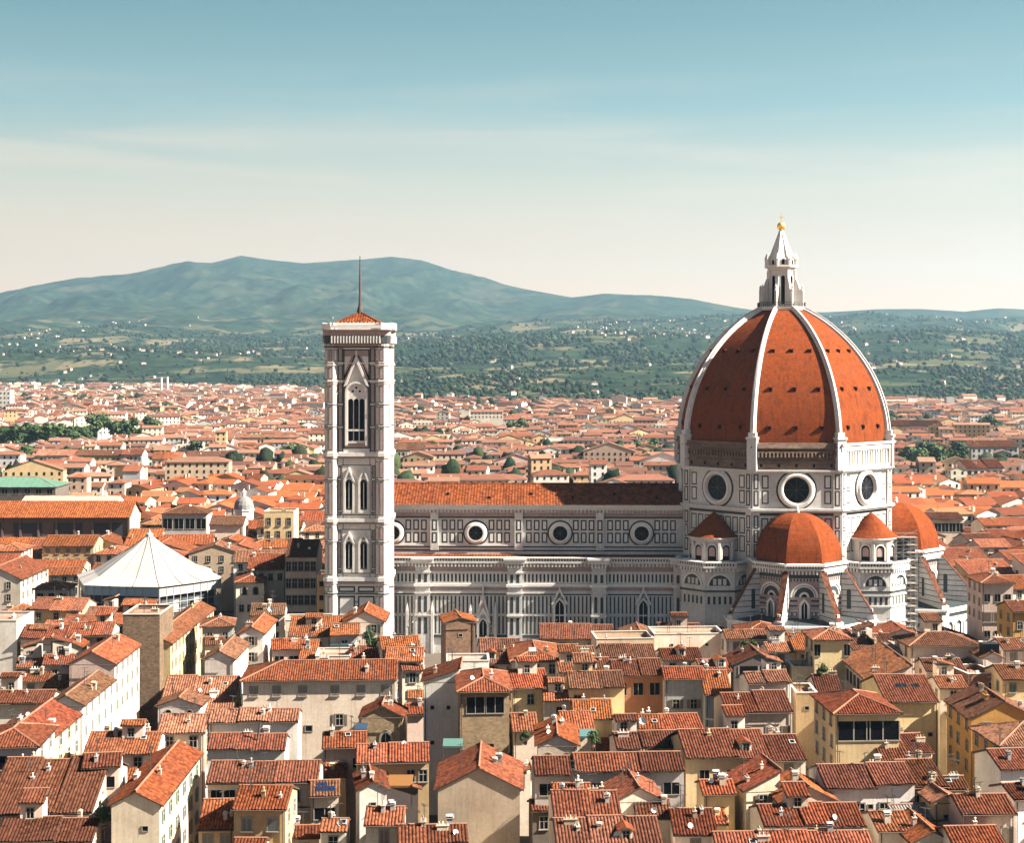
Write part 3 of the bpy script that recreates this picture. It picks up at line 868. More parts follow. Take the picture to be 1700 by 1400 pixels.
# ------------------------------------------------------------------ the bell tower
CX, CY = (593 - PX0) / FOC * 399.0, 406.2
tower = thing('bell_tower', 'tall square marble bell tower with thin spike on its low tiled roof', 'bell tower', (CX, CY, 0), ROT)
HB = 7.0
def tz(py): return CAM_H - (py - PY0) / 6.567
tb = MB()
for (nx, ny) in ((0, -1), (1, 0), (0, 1), (-1, 0)):
    F = Frame((nx * HB, ny * HB), (nx, ny))
    tb.frect(F, -HB, HB, 0, tz(572), 0, 0)
    # string courses
    for py, hgt, n, m in ((576, .35, .2, 1), (603, .25, .3, 2), (633, .25, .3, 2), (755, .9, .55, 2), (760, .5, .35, 3), (864, .9, .55, 2), (869, .5, .35, 3), (962, 1.0, .55, 2), (968, .6, .3, 3), (986, .3, .25, 1)):
        tb.fbox(F, -HB, HB, -.2, n, tz(py) - hgt / 2, tz(py) + hgt / 2, m)
    for py, hgt in ((590, .5), (618, .4), (650, .4), (690, .4), (728, .4), (785, .4), (822, .35), (853, .5), (892, .4), (925, .35), (950, .5), (1000, .5), (1020, .5)):
        tb.frect(F, -HB, HB, tz(py) - hgt / 2, tz(py) + hgt / 2, .012, 3)
    for u in (-4.8, -3.4, 3.4, 4.8): tb.frect(F, u - .09, u + .09, tz(960), tz(578), .016, 1)
    # flat pilaster strips beside the corners with inlaid panels
    for s_ in (-1, 1):
        for a, b in ((578, 601), (606, 631), (636, 670), (673, 708), (711, 750)):
            u0, u1 = sorted((s_ * 3.5, s_ * 4.7)); tb.panel(F, u0, u1, tz(b), tz(a), .22, .02, 1, 3)
        for a, b in ((773, 795), (798, 848), (850, 857), (880, 898), (901, 944), (946, 953)):
            u0, u1 = sorted((s_ * 3.95, s_ * 4.85)); tb.panel(F, u0, u1, tz(b), tz(a), .2, .02, 1, 3)
        for a, b in ((974, 984), (990, 1040)):
            u0, u1 = sorted((s_ * .35, s_ * 4.6)); tb.panel(F, u0, u1, tz(b), tz(a), .4, .02, 1, 2)
    # top storey: one wide three-light window under a steep gable
    tb.panel(F, -3.3, 3.3, tz(745), tz(580), .3, .02, 1, 3)
    zs, r = tz(652), 2.3
    tb.archfill(F, 0, zs, r, .30, 0, zs - tz(736))
    tb.arch(F, 0, zs, r + .55, r, 0, .62, 2, 14, zs - tz(740))
    for i in (-1, 0, 1):
        tb.archfill(F, i * 1.42, tz(666), .58, .34, 4, tz(666) - tz(732))
        tb.disc(F, i * .9, tz(652) + (1.25 if i == 0 else .35), .30, .34, 4, 10)
        tb.fbox(F, i * 1.42 - .58, i * 1.42 + .58, .3, .42, tz(716), tz(713), 0)
    for s_ in (-1, 1):
        q = [(s_ * 3.2, tz(642)), (s_ * 2.5, tz(640)), (0, tz(601)), (0, tz(590))]
        tb.fpoly(F, q if s_ < 0 else q[::-1], .75, 2, 0)
        q = [(s_ * 3.0, tz(592)), (s_ * 3.0, tz(618)), (s_ * 1.3, tz(592))]
        tb.fpoly(F, q if s_ > 0 else q[::-1], .06, 2)
        q = [(s_ * 3.15, tz(632)), (s_ * 3.15, tz(625)), (s_ * .25, tz(590)), (s_ * .6, tz(590))]
        tb.fpoly(F, q if s_ > 0 else q[::-1], .05, 4)
        for i in (-1, 1): pass
    tb.fpoly(F, [(-2.4, tz(639)), (2.4, tz(639)), (0, tz(603))], .07, 0)
    tb.fbox(F, -.2, .2, .1, .6, tz(592), tz(582), 2)
    # two storeys of paired two-light windows
    for ztop, zsp, zb, zg, zf in ((772, 802, 846, 776, 856), (879, 905, 945, 883, 953)):
        tb.panel(F, -3.8, 3.8, tz(zf), tz(ztop), .2, .02, 1, 0)
        for s_ in (-1, 1):
            u = s_ * 1.86; r = .88
            tb.archfill(F, u, tz(zsp), r, .22, 1, tz(zsp) - tz(zb), pointed=True)
            tb.arch(F, u, tz(zsp), r + .5, r, 0, .55, 2, 10, tz(zsp) - tz(zb) + .9)
            for i in (-1, 1):
                tb.archfill(F, u + i * .44, tz(zsp) - .2, .33, .26, 4, tz(zsp) - tz(zb) - .8)
            tb.fbox(F, u - .1, u + .1, .2, .42, tz(zb) + .2, tz(zsp), 2)
            tb.fbox(F, u - r - .5, u + r + .5, 0, .5, tz(zb) - .95, tz(zb) - .2, 2)
            for q_ in (-1, 1):
                q = [(u + q_ * (r + .65), tz(zsp) + .2), (u + q_ * (r + .1), tz(zsp) + .45), (u, tz(zg) - 1.1), (u, tz(zg))]
                tb.fpoly(F, q if q_ < 0 else q[::-1], .7, 2, 0)
TM = [MARBLE_CLEAN, GREEN, MARBLE_CLEAN, MARBLE_WARM, DARK, NAVE_TILE]
tower_body = tb.build('shaft', TM, tower)
for sx in (-1, 1):
    for sy in (-1, 1):
        pb = MB()
        cx, cy = sx * (HB - .55), sy * (HB - .55)
        pb.lathe(cx, cy, [(1.75, 0), (1.75, tz(572))], 0, 8, math.pi / 8)
        for py, hgt, n, m in ((576, .4, .2, 1), (603, .25, .22, 3), (606, .25, .3, 2), (633, .25, .3, 2), (637, .25, .22, 3), (672, .2, .15, 1), (709, .2, .15, 1), (755, .9, .4, 2), (760, .4, .3, 3), (797, .2, .15, 1), (864, .9, .4, 2), (869, .4, .3, 3), (900, .2, .15, 1), (962, 1.0, .4, 2), (968, .5, .3, 3), (986, .3, .2, 1)):
            pb.lathe(cx, cy, [(1.6, tz(py) - hgt / 2), (1.75 + n, tz(py) - hgt / 2), (1.75 + n, tz(py) + hgt / 2), (1.6, tz(py) + hgt / 2)], m, 8, math.pi / 8)
        rr = 1.75 * math.cos(math.pi / 8)
        for k in range(8):
            a = k * math.pi / 4
            F = Frame((cx + rr * math.cos(a), cy + rr * math.sin(a)), (math.cos(a), math.sin(a)))
            for a_, b_ in ((580, 600), (610, 630), (641, 669), (675, 706), (712, 748), (766, 794), (800, 856), (875, 897), (903, 955), (974, 983), (990, 1040)):
                pb.panel(F, -.5, .5, tz(b_), tz(a_), .17, .02, 1, 2 if k % 2 else 3)
        pb.build('corner_buttress', MM, tower)
cor = MB()
HT = HB + 1.75
cx8 = HB - .55
def ring_outline(r, w):
    """Square with octagonal corners, as the crown of the tower."""
    out = []
    for (sx, sy), a0 in (((1, -1), -math.pi / 2), ((1, 1), 0), ((-1, 1), math.pi / 2), ((-1, -1), math.pi)):
        for i in range(5):
            a = a0 - math.pi / 4 - math.pi / 8 + i * math.pi / 4 + 0 * w
            a = a0 - math.pi / 4 + i * math.pi / 8 * 2 - math.pi / 8 + math.pi / 8
            out.append((sx * cx8 + r * math.cos(a), sy * cx8 + r * math.sin(a)))
    return out
def crown(mb, levels, m):
    for (r0, z0), (r1, z1) in zip(levels, levels[1:]):
        A_, B_ = ring_outline(r0, 0), ring_outline(r1, 0)
        for i in range(len(A_)):
            j = (i + 1) % len(A_)
            mb.poly([(*A_[i], z0), (*A_[j], z0), (*B_[j], z1), (*B_[i], z1)], m)
crown(cor, [(1.75, tz(574)), (1.75, tz(571))], 3)
crown(cor, [(1.75, tz(571)), (1.9, tz(570)), (2.15, tz(559)), (2.15, tz(557))], 1)
crown(cor, [(2.15, tz(557)), (2.15, tz(550)), (2.3, tz(550)), (2.3, tz(549)), (2.2, tz(549))], 3)
crown(cor, [(2.2, tz(549)), (2.2, tz(547)), (2.4, tz(547)), (2.4, tz(538)), (2.3, tz(537)), (2.0, tz(537)), (2.0, tz(549))], 2)
for (nx, ny) in ((0, -1), (1, 0), (0, 1), (-1, 0)):
    d = cx8 + 1.8
    F = Frame((nx * d, ny * d), (nx, ny))
    for i in range(17):
        u = -cx8 + .4 + i * (2 * cx8 - .8) / 16
        cor.fpoly(F, [(0, 0)] * 0 or [(u - .17, tz(570)), (u + .17, tz(570)), (u + .17, tz(558)), (u - .17, tz(558))], .62, 2, -.2)
    E_ = Frame((nx * (cx8 + 2.4), ny * (cx8 + 2.4)), (nx, ny))
    for i in range(14):
        u = -cx8 + i * 2 * cx8 / 13
        cor.fbox(E_, u - .22, u + .22, -.3, -.02, tz(537), tz(535.3), 2)
    cor.frect(E_, -cx8, cx8, tz(545), tz(540), .02, 2)
cor.poly([(-9, -9, tz(548)), (9, -9, tz(548)), (9, 9, tz(548)), (-9, 9, tz(548))], 0)
cor.build('crown_gallery', MM, tower)
tr = MB()
za, zb = tz(517), tz(540)
e = 6.8
for k in range(4):
    a = k * math.pi / 2
    c, s = round(math.cos(a)), round(math.sin(a))
    pt = lambda x, y, z: (x * c - y * s, x * s + y * c, z)
    n_ = 20
    for i in range(n_ * 2):
        u0, u1 = -e + i * e / n_, -e + (i + 1) * e / n_
        h = .12 if i % 2 else 0
        t0, t1 = abs(u0) / e, abs(u1) / e
        z_ = lambda y: za + (zb - za) * (-y / e)
        tr.poly([pt(u0, -e, zb + .12 - h), pt(u1, -e, zb + h), pt(u1, -abs(u1), z_(-abs(u1)) + h), pt(u0, -abs(u0), z_(-abs(u0)) + .12 - h)], 0)
    tr.tube(pt(-e, -e, zb + .1), pt(0, 0, za + .1), .18, 0, 5)
tr.build('pyramid_roof', [NAVE_TILE], tower)
spk = MB()
spk.lathe(0, 0, [(.85, za - .8), (.75, za + .5), (.42, za + 1.6), (.30, za + 3), (.20, za + 9), (.10, za + 14.4), (0, za + 14.6)], 0, 8)
spk.build('spike', [stained('weathered_copper', (0.06, 0.038, 0.032), (.6, .6, .6), .8, .4)], tower)
# ------------------------------------------------------------------ ground, hills, air
GROUND = stained('paved_ground', (0.085, 0.066, 0.052), (.6, .6, .6), .05, .5, .9)
g = MB(); g.poly([(-16000, 20, 0), (16000, 20, 0), (16000, 15000, 0), (-16000, 15000, 0)])
tag(g.build('ground', GROUND), kind='structure')

def fbm(x, y, seed, octs=5, gain=.5):
    """Smooth value noise on numpy arrays, about -1..1."""
    out = np.zeros_like(x, dtype=float); amp = 1.0; tot = 0
    for o in range(octs):
        rs = np.random.default_rng(seed * 101 + o)
        tab = rs.uniform(-1, 1, (256, 256))
        xx, yy = x * 2 ** o + 57.3 * o, y * 2 ** o + 31.7 * o
        xi, yi = np.floor(xx).astype(int), np.floor(yy).astype(int)
        fx, fy = xx - xi, yy - yi
        fx, fy = fx * fx * (3 - 2 * fx), fy * fy * (3 - 2 * fy)
        a, b = tab[xi & 255, yi & 255], tab[(xi + 1) & 255, yi & 255]
        c, d = tab[xi & 255, (yi + 1) & 255], tab[(xi + 1) & 255, (yi + 1) & 255]
        out += amp * ((a * (1 - fx) + b * fx) * (1 - fy) + (c * (1 - fx) + d * fx) * fy)
        tot += amp; amp *= gain
    return out / tot

SKYL = [(-700, 505), (-300, 492), (0, 487), (60, 475), (130, 462), (215, 458), (260, 449), (310, 436), (350, 437), (400, 424), (440, 431), (500, 438),
        (560, 434), (600, 432), (650, 427), (700, 434), (740, 447), (790, 463), (860, 478), (950, 494), (1000, 488), (1080, 491), (1150, 497),
        (1200, 507), (1260, 517), (1370, 520), (1450, 515), (1530, 514), (1600, 517), (1660, 511), (1700, 513), (2100, 500), (2500, 510)]
CR1 = [(-700, 600), (0, 592), (200, 584), (380, 590), (560, 600), (640, 580), (800, 566), (960, 560), (1100, 562), (1200, 562), (1430, 553), (1550, 548), (1700, 557), (2500, 560)]
CR2 = [(-700, 555), (0, 548), (200, 540), (400, 548), (550, 538), (650, 545), (750, 536), (900, 527), (1000, 522), (1150, 528), (1300, 540), (1450, 541), (1700, 538), (2500, 540)]
FOOT = [(-700, 4300), (0, 4100), (300, 3900), (520, 3500), (620, 2600), (1100, 2450), (1450, 2450), (1700, 2500), (2500, 2500)]
Y3L = [(-700, 12500), (800, 12000), (1000, 10500), (1300, 9500), (2500, 9500)]
def ip(tab, px): return np.interp(px, [a for a, _ in tab], [b for _, b in tab])
def land(x, y):
    """Height of the hills."""
    x, y = np.asarray(x, float), np.asarray(y, float)
    px = PX0 + FOC * x / y
    yf, y3 = ip(FOOT, px), ip(Y3L, px)
    zz = lambda py, Y: CAM_H + (PY0 - py) * Y / FOC
    y1, y2 = np.full_like(px, 4900.0), np.full_like(px, 7600.0)
    z1, z2, z3 = zz(ip(CR1, px), y1), zz(ip(CR2, px), y2), zz(ip(SKYL, px), y3)
    ya, yb = y1 + 900, y2 + 1200
    za, zb = z1 + (z2 - z1) * .12 - 12, z2 + (z3 - z2) * .12 - 22
    ks = [(yf, 0 * z1), (yf + (y1 - yf) * .45, z1 * .30), (y1, z1), (ya, za), (y2, z2), (yb, zb), (y3, z3), (y3 + 2600, z3 * .3)]
    z = np.zeros_like(px)
    for (Ya, Za), (Yb, Zb) in zip(ks, ks[1:]):
        t = np.clip((y - Ya) / (Yb - Ya), 0, 1)
        t = t * t * (3 - 2 * t) * .6 + t * .4
        z = np.where((y >= Ya), Za + (Zb - Za) * t, z)
    amp = np.clip((y - yf) / 1500, 0, 1) * np.where(y < 6000, 26, 30 + (y - 6000) / 6000 * 170)
    near_sky = np.clip(np.abs(y - y3) / 2000, 0.06, 1)
    rid = 1 - 2 * np.abs(fbm(x / 1500, y / 2300, 5, 5))
    z = z + amp * near_sky * (1.0 * rid - .45 + .55 * fbm(x / 420, y / 700, 9, 4) + .16 * fbm(x / 110, y / 190, 13, 3))
    return np.where(y < yf, -2.0, np.maximum(z, -2.0))
T = np.linspace(-.60, .60, 620)
YY = np.concatenate([np.geomspace(2250, 13000, 330), [14000]])
tt, yy = np.meshgrid(T, YY)
xx = tt * yy
zz_ = land(xx, yy)
nc = len(T)
V = np.stack([xx.ravel(), yy.ravel(), zz_.ravel()], 1)
ii = np.arange(len(V)).reshape(xx.shape)
Q = np.stack([ii[:-1, :-1].ravel(), ii[:-1, 1:].ravel(), ii[1:, 1:].ravel(), ii[1:, :-1].ravel()], 1)
HILL, n, l, b = nodes('hill_cover')
v = coords(n)
wood = noise(n, l, v, .0034, 10, .68)
wood2 = noise(n, l, v, .016, 7, .72)
patch = snapped(n, l, scaled(n, l, v, (.006, .0035, 0.0)), (1, 1, 1))
field = mixc(n, l, patch, (0.038, 0.043, 0.022), (0.120, 0.094, 0.056))
forest = mixc(n, l, remap(n, l, wood2, .36, .64, 0, 1), (0.003, 0.008, 0.008), (0.022, 0.033, 0.017))
fac = remap(n, l, wood, .512, .56, 0, .92)
zs_ = n.new('ShaderNodeSeparateXYZ'); l.new(v, zs_.inputs[0])
hi = remap(n, l, zs_.outputs['Z'], 150, 330, 1, .22)
mm = n.new('ShaderNodeMath'); mm.operation = 'MULTIPLY'; l.new(fac, mm.inputs[0]); l.new(hi, mm.inputs[1])
c = mixc(n, l, mm.outputs[0], forest, field)
l.new(c, b.inputs['Base Color']); b.inputs['Roughness'].default_value = .95; b.inputs['Specular IOR Level'].default_value = 0.0
bumped(n, l, b, wood2, 14, .5)
hills_me = fast_mesh('hills', V, Q, None, [HILL])
hills_me.polygons.foreach_set('use_smooth', [True] * len(hills_me.polygons))
tag(link('hills', hills_me), kind='structure')

HAZE = bpy.data.materials.new('haze_air'); HAZE.use_nodes = True
hn = HAZE.node_tree.nodes; hn.clear()
ho = hn.new('ShaderNodeOutputMaterial'); hv = hn.new('ShaderNodeVolumePrincipled')
hv.inputs['Color'].default_value = (0.44, 0.74, 0.96, 1)
hv.inputs['Density'].default_value = 4.3e-5
hv.inputs['Anisotropy'].default_value = 0.55
HAZE.node_tree.links.new(hv.outputs[0], ho.inputs['Volume'])
hb = MB(); hb.box(-16500, 16500, -60, 14300, -3.0, 930.0)
hz = tag(hb.build('haze', HAZE), kind='stuff')

# ------------------------------------------------------------------ woods and villas of the hills (uncountable: one object each)
LEAF_FAR, n, l, b = nodes('far_foliage')
v = coords(n)
c = mixc(n, l, noise(n, l, v, .02, 3), (0.004, 0.010, 0.009), (0.018, 0.027, 0.014))
ta = n.new('ShaderNodeAttribute'); ta.attribute_name = 'tint'
c = mixc(n, l, 1.0, c, ta.outputs['Color'], 'MULTIPLY')
c = mixc(n, l, .5, c, mixc(n, l, 1.0, c, mixc(n, l, noise(n, l, v, .35, 4, .7), (.3,) * 3, (1.7,) * 3), 'MULTIPLY'))
l.new(c, b.inputs['Base Color']); b.inputs['Roughness'].default_value = .9; b.inputs['Specular IOR Level'].default_value = 0.05
bumped(n, l, b, noise(n, l, v, .6, 4, .7), 1.2, .8)

import bmesh
def ico(sub):
    bm = bmesh.new(); bmesh.ops.create_icosphere(bm, subdivisions=sub, radius=1)
    v_ = np.array([x.co[:] for x in bm.verts]); f_ = np.array([[x.index for x in f.verts] for f in bm.faces]); bm.free()
    return v_, f_
ICO1, ICO2 = ico(1), ico(2)
def crowns(name, P, S, base=ICO1, jitter=.32):
    """Many ragged crowns: P positions of the feet, S (rx, ry, rz)."""
    bv, bf = base
    k = len(P)
    vv = bv[None] * (1 + rng.uniform(-jitter, jitter, (k, len(bv), 1))) * S[:, None, :]
    a = rng.uniform(0, 6.28, k); ca, sa = np.cos(a)[:, None], np.sin(a)[:, None]
    x, y = vv[..., 0] * ca - vv[..., 1] * sa, vv[..., 0] * sa + vv[..., 1] * ca
    vv = np.stack([x, y, vv[..., 2] + S[:, None, 2] * .75], -1) + P[:, None, :]
    ff = bf[None] + (np.arange(k) * len(bv))[:, None, None]
    me = fast_mesh(name, vv.reshape(-1, 3), np.zeros((0, 4), int), None, [LEAF_FAR], ff.reshape(-1, 3))
    ca = me.color_attributes.new('tint', 'FLOAT_COLOR', 'CORNER')
    f = np.exp(rng.normal(0, .34, (k, 1))) * np.stack([rng.uniform(.75, 1.5, k), rng.uniform(.85, 1.15, k), rng.uniform(.7, 1.1, k)], 1)
    ca.data.foreach_set('color', np.repeat(np.concatenate([f, np.ones((k, 1))], 1), len(bf) * 3, axis=0).astype(np.float32).ravel())
    return me
def scatter(k, y0, y1, tmax=.42):
    y = np.sqrt(rng.uniform(y0 ** 2, y1 ** 2, k)); x = rng.uniform(-tmax, tmax, k) * y
    return x, y
x, y = scatter(120000, 2300, 7400)
yf = ip(FOOT, PX0 + FOC * x / y)
den = fbm(x / 520, y / 700, 21, 4)
belt = ((y - yf) > -60) & ((y - yf) < 950) & (PX0 + FOC * x / y > 600)
den2 = fbm(x / 130, y / 210, 25, 3)
keep = (y > yf - 40) & ((den + .7 * den2 > .10 + (y - 2400) / 26000) | (belt & (den + .5 * den2 > -.22)) | (rng.uniform(0, 1, len(x)) < .07))
keep &= rng.uniform(0, 1, len(x)) < np.where(y < 4000, .95, .75)
x, y = x[keep], y[keep]
z = land(x, y); z = np.maximum(z, 0)
s = rng.uniform(1.6, 3.4, len(x)) * np.minimum(np.exp(rng.normal(.32, .40, len(x))), 2.2) * np.where(y > 4000, 1.35, 1.0)
S = np.stack([s, s, s * rng.uniform(.7, 1.15, len(x))], 1)
cyp = rng.uniform(0, 1, len(x)) < .07
S[cyp] = np.stack([s[cyp] * .28, s[cyp] * .28, s[cyp] * 1.3], 1)
wd = link('hillside_woods', crowns('hillside_woods', np.stack([x, y, z - 1], 1), S))
tag(wd, 'dark green woods covering the lower hills beyond the city', 'woods', None, 'stuff')

# city trees too far to tell apart
# ------------------------------------------------------------------ houses
PLASTER = stained('old_plaster', None, (0.60, 0.50, 0.41), .2, .6, .85, .5, True, .02, 2.2, .3)
STONE_BROWN = stones('brown_rubble_stone', (0.13, 0.085, 0.055), (0.26, 0.175, 0.11), (0.05, 0.036, 0.028))
STONE_OCHRE = stones('ochre_rubble_stone', (0.22, 0.15, 0.085), (0.36, 0.26, 0.155), (0.11, 0.08, 0.055))
BRICK_WALL = stones('brown_brick', (0.15, 0.085, 0.055), (0.24, 0.145, 0.095), (0.075, 0.05, 0.04), (.7, .7, .35))
PIETRA = stained('window_stone', (0.25, 0.225, 0.19), (.7, .65, .6), 1, .4)
SASH = stained('painted_sash', (0.42, 0.39, 0.34), (.7, .7, .7), 1, .3)
SHUT = stained('painted_shutter', None, (.7, .7, .7), 1.5, .3, .6, 0, True)
RIDGE = stained('ridge_mortar', (0.22, 0.105, 0.062), (.6, .5, .4), .7, .6)
EAVE = stained('eave_timber', (0.055, 0.035, 0.025), (.7, .7, .7), 1, .4)
TERR = stained('terrace_paving', (0.23, 0.13, 0.09), (.6, .55, .5), .5, .5)
GUTTER = stained('copper_gutter', (.09, .06, .045), (.7, .7, .6), 1, .4)
SLATE = stained('grey_sheet_roof', (0.17, 0.15, 0.14), (.6, .6, .6), .4, .5, .7)
WHITEW = stained('limewash', (0.50, 0.46, 0.40), (.7, .6, .5), .5, .5)
DISHM = stained('white_enamel', (0.62, 0.62, 0.60), (.8, .8, .8), 2, .2, .4)

WALLC = dict(cream=(.68, .575, .46), white=(.72, .68, .62), ochre=(.50, .35, .19), yellow=(.62, .475, .26), pale=(.60, .52, .425), pink=(.60, .46, .385),
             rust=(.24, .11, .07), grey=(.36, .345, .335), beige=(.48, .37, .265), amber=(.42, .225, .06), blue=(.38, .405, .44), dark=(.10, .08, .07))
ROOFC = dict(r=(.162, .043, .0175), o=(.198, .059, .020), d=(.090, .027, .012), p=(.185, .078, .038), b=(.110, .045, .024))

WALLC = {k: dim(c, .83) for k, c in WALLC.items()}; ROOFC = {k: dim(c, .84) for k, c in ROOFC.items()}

def win_mesh(kind):
    """Windows one metre wide and tall sizes baked in; origin at the sill's middle, facing -y."""
    F = Frame((0, 0), (0, -1)); mb = MB()
    if kind == 'w':
        w, h = .55, 1.75
        mb.frect(F, -w, w, 0, h, .015, 1)
        for a, b_, c, d in ((-w - .16, -w, -.05, h + .16), (w, w + .16, -.05, h + .16)): mb.fbox(F, a, b_, -.05, .10, c, d, 0)
        mb.fbox(F, -w, w, -.05, .10, h, h + .16, 0); mb.fbox(F, -w - .26, w + .26, -.05, .22, -.16, 0, 0)
        mb.fbox(F, -.035, .035, .01, .05, 0, h, 2); mb.fbox(F, -w, -.035, .01, .05, h * .6, h * .6 + .06, 2); mb.fbox(F, .035, w, .01, .05, h * .6, h * .6 + .06, 2)
    elif kind == 'a':
        w, h = .5, 1.5
        mb.archfill(F, 0, h, w, .015, 1, h); mb.arch(F, 0, h, w + .2, w, -.05, .12, 0, 10, h)
        mb.fbox(F, -w - .25, w + .25, -.05, .2, -.15, 0, 0)
    elif kind == 'x':
        w, h = .35, .6
        mb.frect(F, -w, w, 0, h, .015, 1); mb.fbox(F, -w - .1, w + .1, -.05, .08, -.1, 0, 0); mb.fbox(F, -w - .1, w + .1, -.05, .08, h, h + .1, 0)
        mb.fbox(F, -w - .1, -w, -.05, .08, 0, h, 0); mb.fbox(F, w, w + .1, -.05, .08, 0, h, 0)
    elif kind == 'b':
        w, h = .58, 1.75
        mb.frect(F, -w, w, 0, h, .015, 2)
        mb.fbox(F, -w - .14, -w, -.05, .08, -.05, h + .14, 0); mb.fbox(F, w, w + .14, -.05, .08, -.05, h + .14, 0)
        mb.fbox(F, -w, w, -.05, .08, h, h + .14, 0); mb.fbox(F, -w - .24, w + .24, -.05, .2, -.14, 0, 0)
        for s_ in (-1, 1):
            for i in range(12):
                u0, u1 = sorted((s_ * .04, s_ * (w - .04)))
                mb.fbox(F, u0, u1, .01, .07, .05 + i * .138, .05 + i * .138 + .08, 3)
    elif kind == 'l':
        w, h = .5, 1.0
        mb.frect(F, -w, w, 0, h, .015, 4)
        mb.fbox(F, -w - .02, w + .02, -.02, .12, -.06, .0, 0); mb.fbox(F, -w, -w + .03, 0, .08, 0, h, 0); mb.fbox(F, w - .03, w, 0, .08, 0, h, 0)
        mb.fbox(F, -.02, .02, .01, .06, 0, h, 0)
    return mb.mesh('window', [PIETRA, GLASS, SASH, SHUT, DARK])
WM = {k: win_mesh(k) for k in 'waxbl'}
_s = MB(); _F = Frame((0, 0), (0, -1))
_s.fbox(_F, -.26, .26, 0, .05, 0, 1.75, 0)
for i in range(13): _s.fbox(_F, -.21, .21, .05, .075, .08 + i * .125, .08 + i * .125 + .07, 0)
SHUT_ME = _s.mesh('shutter', [SHUT])
_s = MB()
_s.box(-.45, .45, -.35, .35, 0, 1.5, 0); _s.box(-.55, .55, -.45, .45, 1.5, 1.62, 0)
for x_ in (-.32, .32):
    _s.box(x_ - .1, x_ + .1, -.3, .3, 1.62, 1.86, 0)
_s.poly([(-.6, -.5, 1.86), (.6, -.5, 1.86), (.6, 0, 2.1), (-.6, 0, 2.1)], 1); _s.poly([(-.6, 0, 2.1), (.6, 0, 2.1), (.6, .5, 1.86), (-.6, .5, 1.86)], 1)
_s.poly([(-.6, -.5, 1.86), (-.6, 0, 2.1), (-.6, .5, 1.86)], 1); _s.poly([(.6, .5, 1.86), (.6, 0, 2.1), (.6, -.5, 1.86)], 1)
CHIM = [_s.mesh('chimney', [PLASTER, TILE])]
_s = MB()
_s.box(-.3, .3, -.3, .3, 0, 1.3, 0); _s.box(-.38, .38, -.38, .38, 1.3, 1.4, 0); _s.lathe(0, 0, [(.16, 1.4), (.16, 1.9), (.26, 1.95), (0, 2.15)], 1, 8)
CHIM.append(_s.mesh('chimney', [PLASTER, TILE]))
_s = MB()
_s.box(-.9, .9, -.3, .3, 0, 1.2, 0); _s.box(-1, 1, -.4, .4, 1.2, 1.3, 0)
for x_ in (-.6, 0, .6): _s.lathe(x_, 0, [(.14, 1.3), (.13, 1.8), (0, 1.85)], 1, 7)
CHIM.append(_s.mesh('chimney', [PLASTER, TILE]))
ANT = []
for v_ in range(3):
    _s = MB(); h = (2.6, 3.4, 2.2)[v_]
    _s.tube((0, 0, 0), (0, 0, h), .05, 0, 5); _s.tube((-.7, 0, h - .1), (.7, .2, h - .1), .034, 0, 4)
    for i in range(5):
        t = -.6 + i * .3
        _s.tube((t - .1, -.35 + .05 * i, h - .09), (t + .05, .4 - .05 * i, h - .09), .026, 0, 4)
    if v_ != 2: _s.tube((-.4, -.2, h - .8), (.4, .2, h - .8), .02, 0, 4)
    ANT.append(_s.mesh('antenna', [IRON]))
_s = MB(); _s.lathe(0, 0, [(0, .10), (.22, .12), (.42, .2), (.5, .27)], 0, 14, 0, True); _s.lathe(0, 0, [(.5, .27), (.42, .17), (.22, .09), (0, .07)], 0, 14, 0, True)
_s.tube((0, 0, .08), (0, 0, .5), .02, 1, 4)
DISH = _s.mesh('satellite_dish', [DISHM, IRON])

TILE_RND = random.Random(8)
def tiled(mb, p0, p1, up, t, run, period, amp, m=0, drop=.0):
    """Tile rows from the eave p0-p1 up the slope; run(s) is the plan length of the row at s metres along the eave. Old roofs sag and wander."""
    ex, ey = p1[0] - p0[0], p1[1] - p0[1]
    L = math.hypot(ex, ey); ex /= L; ey /= L
    k = max(2, int(L / period)) * 4
    prev = None
    f1, f2, f3 = (TILE_RND.uniform(0, 6.28) for _ in range(3))
    jit = 0
    for i in range(k + 1):
        s = L * i / k
        if i % 4 == 0: jit = TILE_RND.uniform(-.09, .09)
        a = (0, .7, 1, .7)[i % 4] * amp + .05 * math.sin(s * .8 + f1) + .03 * math.sin(s * 2.1 + f2)
        sag = -.07 - .07 * math.sin(s * .55 + f3)
        r = run(s)
        x, y = p0[0] + ex * s, p0[1] + ey * s
        j0 = min(jit, r * .4)
        cur = ((x + up[0] * j0, y + up[1] * j0, p0[2] + a + t * j0), (x + up[0] * r * .5, y + up[1] * r * .5, p0[2] + t * r * .5 + a + sag * min(1, r / 4)), (x + up[0] * r, y + up[1] * r, p0[2] + t * r + a), r)
        if prev and (r > .01 or prev[3] > .01):
            for q in (0, 1):
                pts = [prev[q], cur[q], cur[q + 1], prev[q + 1]]
                if r <= .01: pts = [prev[q], cur[q], prev[q + 1]]
                elif prev[3] <= .01: pts = [prev[q], cur[q], cur[q + 1]]
                mb.poly(pts, m)
        prev = cur

